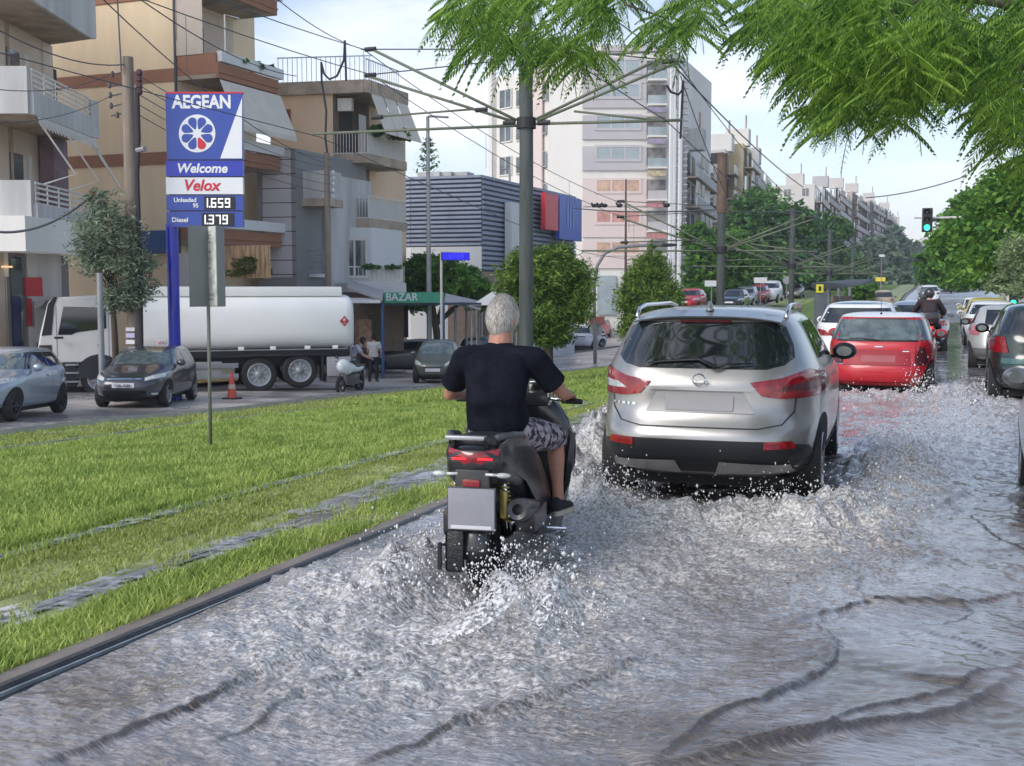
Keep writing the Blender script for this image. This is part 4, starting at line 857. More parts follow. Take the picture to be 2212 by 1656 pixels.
def hand(b, wrist, palm_dir, side, curl_axis, k=1.0, grip=True):
    """palm with four curled fingers and a thumb; palm_dir points from the wrist to the knuckles, curl_axis is the bar they close on"""
    d = Vector(palm_dir).normalized(); ax = Vector(curl_axis).normalized(); dn = Vector((0, 0, -1)); dn = (dn-d*dn.dot(d)).normalized()
    w0 = Vector(wrist); kn = w0+d*.085*k
    for t in (-.028, -.010, .010, .028): b.tube([w0+ax*t*.7*k, kn+ax*t*k], [.014*k, .0125*k], 8)
    for t, L in ((-.031, .92), (-.0105, 1.0), (.0105, .95), (.031, .76)):
        p0 = kn+ax*t*k; p1 = p0+(d*.030+dn*.014)*L*k; p2 = p1+(dn*.026-d*.002)*L*k; p3 = p2+(-d*.022+dn*.004)*L*k
        limb(b, [p0, p1, p2, p3], [.0095*k, .009*k, .0085*k, .0075*k], 8)
    q = w0+d*.028*k+ax*side*-.026*k; limb(b, [q, q+(d*.028+ax*side*-.020+dn*.012)*k, q+(d*.052+ax*side*-.014+dn*.034)*k], [.0125*k, .0105*k, .0088*k], 8)
def shoe(root, ankle, dirv, m=None, sole=None, k=1.0):
    a = Vector(ankle); d = Vector(dirv); d.z = 0; d.normalize(); s_ = Vector((-d.y, d.x, 0)); b = MB(); rings = []
    for t, w_, h in ((-.075, .030, .075), (-.05, .040, .10), (0, .042, .105), (.05, .044, .075), (.11, .048, .058), (.16, .042, .045), (.185, .025, .03)):
        c = a+d*t*k; rings.append([c+s_*(w_*math.cos(x))*k+Vector((0, 0, (-.085+h*.5+h*.5*math.sin(x))*k)) for x in np.linspace(0, 2*PI, 13)[:-1]])
    b.loft(rings); so_ = b.build('shoe', m or M['cloth_dark'], root, smooth=True)
    q = MB(); q.extr([a+d*x*k+s_*y*k+Vector((0, 0, -.102*k)) for x, y in ((-.082, -.03), (-.05, -.045), (.05, -.048), (.12, -.053), (.18, -.035), (.195, 0), (.18, .035), (.12, .053), (.05, .048), (-.05, .045), (-.082, .03))], (0, 0, .030*k))
    q.build('sole', sole or mat('pale_sole', (.45, .42, .33), .7), so_)
def person(label, loc, rz, J, top, bottom, hairm=None, skin=None, vox=.009, shorts=False, long_sleeves=False, shoem=None, solem=None, group=None, helmet=None, gloves=None, hands=True, sleeve_t=.62, girth=1.0):
    """J: joints in metres (hip, waist, chest, neck, head, yaw, sh, el, wr, kn, an as (right, left) pairs)"""
    sk = skin or M['skin2']; root = thing('person', label, 'person', group=group); root.location = loc; root.rotation_euler = (0, 0, rz)
    b = MB(); V_ = Vector; hip, waist, chest, neck, hd = [V_(J[k]) for k in ('hip', 'waist', 'chest', 'neck', 'head')]; g = girth
    b.loft([ellring(hip.x, hip.y, hip.z-.10, .13*g, .10*g), ellring(hip.x, hip.y, hip.z, .155*g, .11*g), ellring(waist.x, waist.y, waist.z, .135*g, .10*g), ellring(chest.x, chest.y, chest.z, .155*g, .11*g), ellring(neck.x, neck.y, neck.z-.08, .12*g, .08*g), ellring(neck.x, neck.y, neck.z, .056, .058)])
    nk = J.get('nk', 1.0); limb(b, [neck-V_((0, 0, .04)), neck.lerp(hd, .45), hd-V_((0, .01, .04))], [.064*nk, .058*nk, .056*nk])
    for i, s_ in ((0, 1), (1, -1)):
        sh, el, wr = V_(J['sh'][i]), V_(J['el'][i]), V_(J['wr'][i]); limb(b, [chest.lerp(sh, .6), sh, sh.lerp(el, .5), el, el.lerp(wr, .35), wr], [.06*g, .058*g, .047*g, .040, .041, .028])
        kn, an = V_(J['kn'][i]), V_(J['an'][i]); hj = hip+V_((s_*.09, 0, -.04)); limb(b, [hj, hj.lerp(kn, .5), kn, kn.lerp(an, .3), an.lerp(kn, .25), an], [.088*g, .075*g, .056, .058, .040, .038])
        if hands: hand(b, wr, J.get('pd', [(wr-el), (wr-el)])[i], s_, J.get('bar', [(1, 0, 0), (1, 0, 0)])[i])
    Mx = head(b, hd, J.get('yaw', 0), J.get('tilt', 0), J.get('hk', 1.0))
    body = b.build('body', sk, root); remesh(body, vox, 2)
    eyes(root, Mx, None)
    if helmet:
        h = MB(); h.ball((0, -.005, .012), .125, .150, .145, 22, Mx); h.build('helmet', helmet, root, smooth=True)
        h = MB(); h.add([Mx @ V_((.126*math.cos(a)*1.02, .155*math.sin(a), z)) for a in np.linspace(.35, PI-.35, 9) for z in (-.045, .055)], [(2*i, 2*i+2, 2*i+3, 2*i+1) for i in range(8)]); h.build('visor', M['glass'], root, smooth=True)
    else: hair(root, Mx, hairm or M['hair_dark'])
    # shirt
    b = MB(); e = .022
    b.loft([ellring(hip.x, hip.y, hip.z-.03, .155*g+e, .115*g+e), ellring(hip.x, hip.y, hip.z+.06, .155*g+e, .115*g+e), ellring(waist.x, waist.y-.005, waist.z+.02, .145*g+e, .112*g+e), ellring(chest.x, chest.y, chest.z, .165*g+e, .118*g+e), ellring(chest.x, chest.y, chest.z+.09, .165*g+e*.6, .105*g+e), ellring(neck.x, neck.y-.006, neck.z-.055, .115, .078), ellring(neck.x, neck.y-.004, neck.z-.012, .074, .070)])
    for i in (0, 1):
        sh, el, wr = V_(J['sh'][i]), V_(J['el'][i]), V_(J['wr'][i])
        if long_sleeves: limb(b, [chest.lerp(sh, .55)+V_((0, 0, .03)), sh, el, el.lerp(wr, .97)], [.075*g, .075*g, .058, .042])
        else:
            en = sh.lerp(el, sleeve_t); limb(b, [chest.lerp(sh, .5)+V_((0, 0, .04)), sh], [.078*g, .076*g]); b.tube([sh, sh.lerp(en, .6), en], [.076*g, .073*g, .074*g], 14)
    sh_ = b.build('shirt', top, root); remesh(sh_, vox*1.2, 5)
    me = sh_.data; R = np.random.RandomState(3); co = np.empty(len(me.vertices)*3, np.float32); no = np.empty_like(co); me.vertices.foreach_get('co', co); me.vertices.foreach_get('normal', no)
    co = co.reshape(-1, 3); no = no.reshape(-1, 3); f = np.zeros(len(co))
    for k in range(14):
        kx = R.normal(0, 1, 3)*np.array([16, 16, 22]); f += np.sin(co @ kx + R.uniform(0, 6))
    zrel = np.clip((neck.z-co[:, 2])/.5, .1, 1.0); co += no*(f*.0013*zrel)[:, None]; me.vertices.foreach_set('co', co.ravel()); me.update()
    # trousers or shorts
    b = MB(); b.loft([ellring(hip.x, hip.y, hip.z-.13, .12*g, .10*g), ellring(hip.x, hip.y, hip.z-.06, .155*g+.012, .118*g+.012), ellring(hip.x, hip.y, hip.z+.05, .150*g+.01, .11*g+.01)])
    for i, s_ in ((0, 1), (1, -1)):
        kn, an = V_(J['kn'][i]), V_(J['an'][i]); hj = hip+V_((s_*.095, 0, -.04))
        if shorts: limb(b, [hj, hj.lerp(kn, .5)], [.100*g, .098*g]); b.tube([hj.lerp(kn, .5), kn, kn.lerp(an, .14)], [.098*g, .088, .080], 14)
        else: limb(b, [hj, hj.lerp(kn, .5), kn], [.098*g, .088*g, .070]); b.tube([kn, kn.lerp(an, .5), an+V_((0, 0, .0))], [.070, .064, .060], 14)
    t = b.build('shorts' if shorts else 'trousers', bottom, root); remesh(t, vox*1.2, 4)
    for i in (0, 1): shoe(root, J['an'][i], J.get('toe', [(0, 1, 0), (0, 1, 0)])[i], shoem, solem)
    return root
# ================================================================ SCOOTER
ZG = -.05
SC = math.radians(8)
sc = thing('scooter', 'black maxi scooter with chrome rack ridden through the flood water', 'scooter', (rbX, rbY, ZG), SC)
m_bk = mat('satin_black_panel', (.016, .016, .019), .32, var=.3, scale=8, coat=.4)
m_gr = mat('dark_grey_panel', (.05, .052, .058), .4, var=.2, scale=8, coat=.3)
def bx(name, x0, x1, y0, y1, z0, z1, r, m, parent, Mx=None, lab=None):
    b = MB(); b.bbox(x0, x1, y0, y1, z0, z1, r, Mx); return b.build(name, m, parent, smooth=True, autosmooth=45, label=lab)
def sw(r, wd, y, parent, nm):
    b = MB(); b.lathe([(r*.70, -wd*.42), (r*.84, -wd*.5), (r*.95, -wd*.36), (r, -wd*.12), (r, wd*.12), (r*.95, wd*.36), (r*.84, wd*.5), (r*.70, wd*.42)], 32, axis='X', M=Matrix.Translation((0, y, r)))
    t = b.build(nm, M['rubber'], parent, smooth=True)
    q = MB(); q.lathe([(r*.72, -wd*.3), (r*.66, -wd*.3), (r*.66, wd*.3), (r*.72, wd*.3)], 24, axis='X', M=Matrix.Translation((0, y, r)))
    for k in range(5): q.box(-.012, .012, -.02, .02, 0, r*.68, Matrix.Translation((0, y, r)) @ Matrix.Rotation(2*PI*k/5, 4, 'X'))
    q.lathe([(.001, -.05), (.05, -.05), (.05, .05), (.001, .05)], 16, axis='X', M=Matrix.Translation((0, y, r))); q.build('rim', m_gr, t)
    return t
sw(.265, .145, .34, sc, 'rear_wheel'); sw(.27, .12, 1.72, sc, 'front_wheel')
# tail: lofted body from the tail lamp forward to the seat
tb = MB(); tr = []
for y, wz, z0, z1 in ((.02, .135, .74, .86), (.07, .165, .66, .885), (.2, .185, .60, .90), (.45, .20, .55, .87), (.75, .19, .45, .80), (.95, .16, .36, .62)):
    tr.append([(wz*math.copysign(abs(math.cos(a))**.7, math.cos(a)), y, (z0+z1)/2+(z1-z0)/2*math.copysign(abs(math.sin(a))**.7, math.sin(a))) for a in np.linspace(0, 2*PI, 25)[:-1]])
tb.loft(tr); tb.build('tail_fairing', m_bk, sc, smooth=True)
for s_ in (-1, 1):
    q = MB(); q.loft([[(s_*(w_), y, z0), (s_*(w_+.018), y, (z0+z1)/2), (s_*w_, y, z1), (s_*(w_-.03), y, (z0+z1)/2)] for y, w_, z0, z1 in ((.06, .150, .77, .90), (.2, .185, .73, .93), (.5, .205, .62, .90), (.85, .215, .40, .72), (1.1, .23, .32, .50))]); q.build('side_panel', m_bk, sc, smooth=True, autosmooth=50)
tl = MB(); tl.loft([[(x, .012+.05*(abs(x)/.15)**2, z0), (x, -.004+.05*(abs(x)/.15)**2, (z0+z1)/2), (x, .012+.05*(abs(x)/.15)**2, z1), (x, .05+.05*(abs(x)/.15)**2, (z0+z1)/2)] for x, z0, z1 in ((-.150, .825, .875), (-.11, .792, .868), (-.05, .785, .858), (0, .80, .85), (.05, .785, .858), (.11, .792, .868), (.150, .825, .875))]); tlo = tl.build('tail_light', M['lamp_red'], sc, smooth=True, autosmooth=60)
for s_ in (-1, 1): bx('lamp_strip', s_*.075-.045, s_*.075+.045, .0, .012, .812, .826, .003, mat('lit_lamp_strip', (.8, .02, .03), .3, emit=.35), tlo)
bx('grab_rail', -.155, .075, -.01, .05, .925, .95, .008, M['alloy'], sc)
q = MB(); q.tube([(-.12, .03, .93), (-.12, .06, .87)], .012, 8); q.build('rack_leg', m_bk, sc); q = MB(); q.tube([(.06, .03, .93), (.08, .06, .87)], .012, 8); q.build('rack_leg', m_bk, sc)
for s_ in (-1, 1):
    q = MB(); q.tube([(s_*.13, .06, .935), (s_*.19, .22, .935), (s_*.20, .42, .91), (s_*.19, .52, .87)], [.02, .02, .018, .012], 10); q.build('grab_handle', m_gr, sc, smooth=True)
st = MB(); st.loft([[(w_*math.copysign(abs(math.cos(a))**.6, math.cos(a)), y, z+h*math.copysign(abs(math.sin(a))**.7, math.sin(a))) for a in np.linspace(0, 2*PI, 21)[:-1]] for y, w_, z, h in ((.12, .12, .885, .03), (.22, .16, .895, .04), (.42, .165, .875, .05), (.52, .16, .835, .05), (.75, .145, .80, .05), (.98, .09, .79, .045), (1.03, .06, .77, .03))]); st.build('seat', mat('black_vinyl', (.013, .013, .015), .6, bump=.3), sc, smooth=True)
# plate hanger, plate, reflector, indicators
bx('plate_hanger', -.10, .10, .0, .04, .44, .76, .012, m_bk, sc)
pl = bx('number_plate', -.135, .135, -.02, -.008, .42, .655, .004, mat('greyed_plate', (.27, .27, .30), .55, var=.12, scale=5), sc)
bx('plate_frame', -.142, .142, -.008, .0, .412, .662, .004, m_bk, sc)
bx('plate_frame_strip', -.118, .118, -.024, -.018, .425, .445, .002, M['plate'], sc)
bx('reflector', -.05, .05, -.02, .0, .665, .705, .006, M['lamp_red'], sc)
for s_ in (-1, 1):
    q = MB(); q.tube([(s_*.08, .0, .735), (s_*.15, -.01, .735)], .009, 6); q.ball((s_*.185, -.015, .735), .045, .02, .016, 10); q.build('indicator', M['lamp_clear'], sc, smooth=True)
# hugger mudguard
hg = MB(); hg.loft([[(-.09, .34-.30*math.sin(a), .265+.30*math.cos(a)), (-.06, .34-.325*math.sin(a), .265+.325*math.cos(a)), (.06, .34-.325*math.sin(a), .265+.325*math.cos(a)), (.09, .34-.30*math.sin(a), .265+.30*math.cos(a))] for a in np.linspace(-.4, 1.65, 12)]); hg.build('mudguard', m_bk, sc, smooth=True)
bx('mud_flap', -.155, -.05, .0, .015, .17, .41, .02, mat('wet_rubber_flap', (.02, .02, .022), .3, bump=.4), sc)
q = MB(); q.tube([(-.15, .02, .32), (-.19, .0, .325)], .008, 6); q.box(-.20, -.18, -.01, .012, .18, .335); q.build('side_hook', M['black'], sc)
# shocks with yellow springs
for s_ in (-1, 1):
    q = MB(); q.tube([(s_*.145, .16, .70), (s_*.150, .30, .36)], .012, 8); sh_ = q.build('shock_absorber', M['chrome'], sc, smooth=True)
    hs = [(s_*.146+.024*math.cos(t), .17+.11*t/56+.018*math.sin(t), .66-.24*t/56) for t in np.linspace(0, 56, 110)]
    q = MB(); q.tube(hs, .0065, 5); q.build('spring', mat('yellow_spring', (.38, .30, .07), .4), sh_, smooth=True)
    bx('reservoir', s_*.15-.022, s_*.15+.022, .13, .17, .46, .62, .012, mat('brass_can', (.35, .27, .08), .35, metal=.6), sc) if s_ > 0 else None
# exhaust
q = MB(); q.lathe([(.001, .10), (.030, .10), (.032, .0), (.058, -.01), (.068, .02), (.072, .12), (.074, .40), (.06, .50), (.03, .56), (.001, .56)], 24, axis='Y', M=Matrix.Translation((.235, .12, .52)) @ Matrix.Rotation(math.radians(-12), 4, 'X')); q.build('exhaust', m_gr, sc, smooth=True, autosmooth=40)
bx('exhaust_guard', .19, .315, .25, .60, .36, .49, .02, m_bk, sc); bx('swing_arm', .09, .17, .20, .85, .20, .34, .03, m_bk, sc); bx('engine_case', -.20, -.09, .25, .9, .18, .36, .04, m_gr, sc)
bx('air_box', -.22, -.10, .15, .55, .34, .50, .03, m_bk, sc)
# floor, steps, front shield, fork, handlebar, mirrors
bx('floor_board', -.25, .25, .95, 1.40, .27, .33, .02, m_bk, sc); bx('centre_tunnel', -.08, .08, .85, 1.40, .30, .60, .04, m_gr, sc)
for s_ in (-1, 1):
    q = MB(); q.loft([[(s_*a, y, z) for a, z in ((w0, z0), (w0+.035, z0), (w1+.035, z1), (w1, z1))] for y, w0, z0, w1, z1 in ((.85, .17, .22, .20, .33), (1.1, .22, .18, .26, .34), (1.3, .24, .18, .30, .50), (1.45, .22, .22, .31, .80))]); q.build('leg_shield', m_bk, sc, smooth=True, autosmooth=50)
fs_ = MB(); fs_.loft([ellring(0, 1.52, z, w_, d_, 24, 2.6, ty) for z, w_, d_, ty in ((.30, .20, .10, -.02), (.42, .27, .12, -.02), (.58, .33, .13, 0), (.74, .335, .13, .0), (.88, .29, .13, -.02), (1.0, .22, .11, -.06), (1.06, .14, .08, -.08))]); fs_.build('front_fairing', mat('charcoal_fairing', (.022, .023, .027), .28, var=.15, coat=.6), sc, smooth=True)
ff = MB(); ff.loft([[(-.08, 1.72-.30*math.sin(a), .27+.30*math.cos(a)), (-.05, 1.72-.33*math.sin(a), .27+.33*math.cos(a)), (.05, 1.72-.33*math.sin(a), .27+.33*math.cos(a)), (.08, 1.72-.30*math.sin(a), .27+.30*math.cos(a))] for a in np.linspace(-1.2, 1.2, 12)]); ff.build('front_mudguard', m_bk, sc, smooth=True)
q = MB(); q.tube([(-.075, 1.72, .27), (-.075, 1.58, .75)], .022, 8); q.build('fork_leg', M['chrome'], sc); q = MB(); q.tube([(.075, 1.72, .27), (.075, 1.58, .75)], .022, 8); q.build('fork_leg', M['chrome'], sc)
hbz, hby = 1.035, 1.27
hb = MB(); hb.tube([(-.40, hby-.06, hbz), (-.24, hby-.03, hbz+.01), (-.10, hby+.04, hbz+.02), (.10, hby+.04, hbz+.02), (.24, hby-.03, hbz+.01), (.40, hby-.06, hbz)], .012, 8); hb_ = hb.build('handlebar', M['chrome'], sc, smooth=True)
bx('handlebar_cover', -.20, .20, hby-.05, hby+.12, hbz-.04, hbz+.06, .03, m_bk, sc)
bx('instrument_cluster', -.10, .10, hby+.02, hby+.10, hbz+.05, hbz+.10, .02, M['glass_light'], sc)
for s_ in (-1, 1):
    q = MB(); q.tube([(s_*.29, hby-.04, hbz), (s_*.425, hby-.065, hbz)], .018, 10); q.build('grip', M['rubber'], hb_, smooth=True)
    q = MB(); q.tube([(s_*.26, hby+.0, hbz), (s_*.34, hby+.03, hbz-.005), (s_*.44, hby+.01, hbz-.005)], .006, 6); q.build('brake_lever', M['chrome'], hb_, smooth=True)
q = MB(); q.tube([(.23, hby, hbz+.02), (.215, hby+.03, hbz+.08), (.15, hby+.02, hbz+.09)], .008, 6); q.bbox(.06, .20, hby-.01, hby+.02, hbz+.055, hbz+.125, .012); q.build('mirror', M['chrome'], sc, smooth=True, autosmooth=50)
q = MB(); q.tube([(.20, .98, .24), (.36, 1.0, .235)], .012, 8); q.build('foot_peg', M['chrome'], sc)
# rider
RJ = dict(hip=(-.02, .70, .93), waist=(-.02, .67, 1.06), chest=(-.015, .68, 1.27), neck=(-.01, .72, 1.455), head=(.0, .755, 1.585), hk=1.09, nk=1.2, yaw=math.radians(-20), tilt=math.radians(-4), sh=[(.215, .70, 1.335), (-.23, .70, 1.335)], el=[(.365, .84, 1.12), (-.37, .84, 1.10)],
          wr=[(.350, 1.13, 1.085), (-.345, 1.13, 1.085)], kn=[(.255, 1.17, .80), (-.24, 1.17, .80)], an=[(.285, 1.12, .405), (-.24, 1.15, .405)], pd=[(0, 1, -.2), (0, 1, -.2)], bar=[(1, -.1, 0), (1, .1, 0)], toe=[(.25, 1, 0), (-.1, 1, 0)])
rider = person('grey haired man in navy t-shirt and camouflage shorts riding the black scooter', (rbX, rbY, ZG), SC, RJ, M['navy'], M['camo'], M['hair_white'], M['skin'], .008, shorts=True, sleeve_t=.72, girth=1.11)
# ================================================================ MOTORCYCLE WITH TWO RIDERS
mcX, mcY = W(2008, 27.5)
def small_bike(label, loc, rz, bodym, box=True, name='motorcycle', lit=True, k=1.0):
    r = thing(name, label, 'motorcycle' if name == 'motorcycle' else 'scooter', loc, rz)
    sw(.30, .15, .34, r, 'rear_wheel'); sw(.30, .11, 1.75, r, 'front_wheel')
    b = MB(); b.loft([ellring(0, y, 0, 1, 1) and [(w_*math.cos(a), y, z+h*math.sin(a)) for a in np.linspace(0, 2*PI, 17)[:-1]] for y, w_, z, h in ((.10, .10, .80, .07), (.35, .15, .76, .11), (.7, .15, .74, .10), (1.0, .17, .80, .16), (1.3, .20, .82, .22), (1.55, .22, .88, .24), (1.8, .10, .90, .12))]); b.build('fairing', bodym, r, smooth=True)
    bx('seat', -.13, .13, .15, .95, .80, .88, .03, m_bk, r); bx('engine', -.18, .18, .65, 1.25, .28, .62, .06, m_gr, r)
    bx('tail_light', -.10, .10, .05, .10, .78, .84, .015, M['lamp_lit'] if lit else M['lamp_red'], r); bx('number_plate', -.09, .09, .02, .03, .50, .66, .004, M['plate'], r); bx('plate_hanger', -.04, .04, .03, .08, .48, .80, .01, m_bk, r)
    for s_ in (-1, 1):
        q = MB(); q.tube([(s_*.06, 1.75, .3), (s_*.06, 1.5, .95), (s_*.08, 1.45, 1.0)], .022, 8); q.build('fork_leg', m_gr, r)
        q = MB(); q.tube([(s_*.16, 1.42, 1.0), (s_*.26, 1.4, 1.14)], .007, 5); q.ball((s_*.28, 1.39, 1.16), .07, .025, .045, 10); q.build('mirror', m_bk, r, smooth=True)
        q = MB(); q.tube([(s_*.12, .34, .3), (s_*.12, .80, .36)], .03, 8); q.build('swing_arm', m_gr, r)
    q = MB(); q.tube([(-.38, 1.30, 1.02), (-.1, 1.42, 1.0), (.1, 1.42, 1.0), (.38, 1.30, 1.02)], .013, 8); q.build('handlebar', m_gr, r)
    q = MB(); q.lathe([(.03, 0), (.05, .01), (.055, .35), (.03, .55)], 14, axis='Y', M=Matrix.Translation((.2, .1, .42))); q.build('exhaust', M['chrome'], r, smooth=True)
    if box: bx('top_box', -.25, .25, -.20, .18, .92, 1.20, .09, m_bk, r); bx('top_box_reflector', -.10, .10, -.205, -.19, 1.03, 1.07, .004, M['lamp_dark'], r)
    return r
small_bike('red and black touring motorcycle with a top box carrying two helmeted riders', (mcX, mcY, -.03), math.radians(1), M['red_paint'])
m_hel = mat('dark_helmet', (.03, .03, .035), .2, coat=.8); m_jk = mat('maroon_black_jacket', (.035, .022, .026), .8, var=.4, scale=7)
def seated(dy, dz): 
    return dict(hip=(0, .50+dy, .95+dz), waist=(0, .50+dy, 1.10+dz), chest=(0, .55+dy, 1.30+dz), neck=(0, .62+dy, 1.46+dz), head=(0, .66+dy, 1.60+dz), sh=[(.20, .60+dy, 1.40+dz), (-.20, .60+dy, 1.40+dz)], el=[(.36, .75+dy, 1.17+dz), (-.36, .75+dy, 1.17+dz)], wr=[(.32, .98+dy, 1.10+dz), (-.32, .98+dy, 1.10+dz)], kn=[(.24, .88+dy, .82), (-.24, .88+dy, .82)], an=[(.24, .62+dy, .42), (-.24, .62+dy, .42)])
person('helmeted passenger in a dark jacket with pale straps behind the motorcyclist', (mcX, mcY, -.03), math.radians(1), seated(-.15, .04), m_jk, M['cloth_dark'], skin=M['skin2'], vox=.014, long_sleeves=True, helmet=m_hel)
jf = seated(.32, -.02); jf['head'] = (-.13, .90, 1.60); jf['neck'] = (-.08, .9, 1.44)
person('helmeted motorcyclist in dark clothes steering the touring motorcycle', (mcX, mcY, -.03), math.radians(1), jf, m_jk, M['cloth_dark'], skin=M['skin2'], vox=.014, long_sleeves=True, helmet=mat('grey_helmet', (.12, .13, .14), .25, coat=.8))
# ================================================================ people by the truck
def stand(lean=0.0, armf=.25):
    return dict(hip=(0, 0, .93), waist=(0, .03*lean, 1.06), chest=(0, .12*lean, 1.27), neck=(0, .22*lean, 1.46-.05*lean), head=(0, .30*lean, 1.61-.07*lean), sh=[(.19, .16*lean, 1.38-.04*lean), (-.19, .16*lean, 1.38-.04*lean)], el=[(.25, .05+.25*lean, 1.12-.03*lean), (-.25, .05+.25*lean, 1.12-.03*lean)],
        wr=[(.22, armf+.2*lean, .98), (-.22, armf+.2*lean, .98)], kn=[(.10, .06, .50), (-.11, -.04, .50)], an=[(.10, .0, .10), (-.12, -.14, .10)])
p1x, p1y = W(757, 36.5); z1_ = float(zg(p1x, p1y))
man1 = person('man in a pale lilac shirt with a dark shoulder bag leaning over the white scooter', (p1x, p1y, z1_+.02), math.radians(-62), stand(1.3, .35), M['cloth_lilac'], M['cloth_dark'], skin=M['skin2'], vox=.013)
bg_ = thing('shoulder_bag', 'dark maroon shoulder bag on the back of the man in lilac', 'bag', (p1x, p1y, z1_), math.radians(-62))
bx('bag_body', -.14, .16, -.30, -.14, .86, 1.22, .05, mat('maroon_bag', (.06, .02, .03), .8, bump=.3), bg_); q = MB(); q.tube([(-.1, -.18, 1.2), (-.12, .05, 1.45), (-.02, .24, 1.38), (.10, .16, 1.15), (.14, -.14, 1.0)], .014, 6); q.build('strap', M['ink'], bg_)
p2x, p2y = W(806, 40.5); person('person in a light grey t-shirt and dark trousers walking behind the white scooter', (p2x, p2y, float(zg(p2x, p2y))+.02), math.radians(10), stand(.1, .12), M['cloth_grey'], M['cloth_dark'], skin=M['skin2'], vox=.013)
p3x, p3y = W(803, 37.5); small_bike('white and teal delivery scooter on its stand beside the tanker', (p3x+.3, p3y-1.2, float(zg(p3x, p3y))), math.radians(185), mat('white_teal_plastic', (.78, .80, .79), .35, col2=(.72, .80, .77), scale=4, coat=.5), box=False, name='delivery_scooter', lit=False)
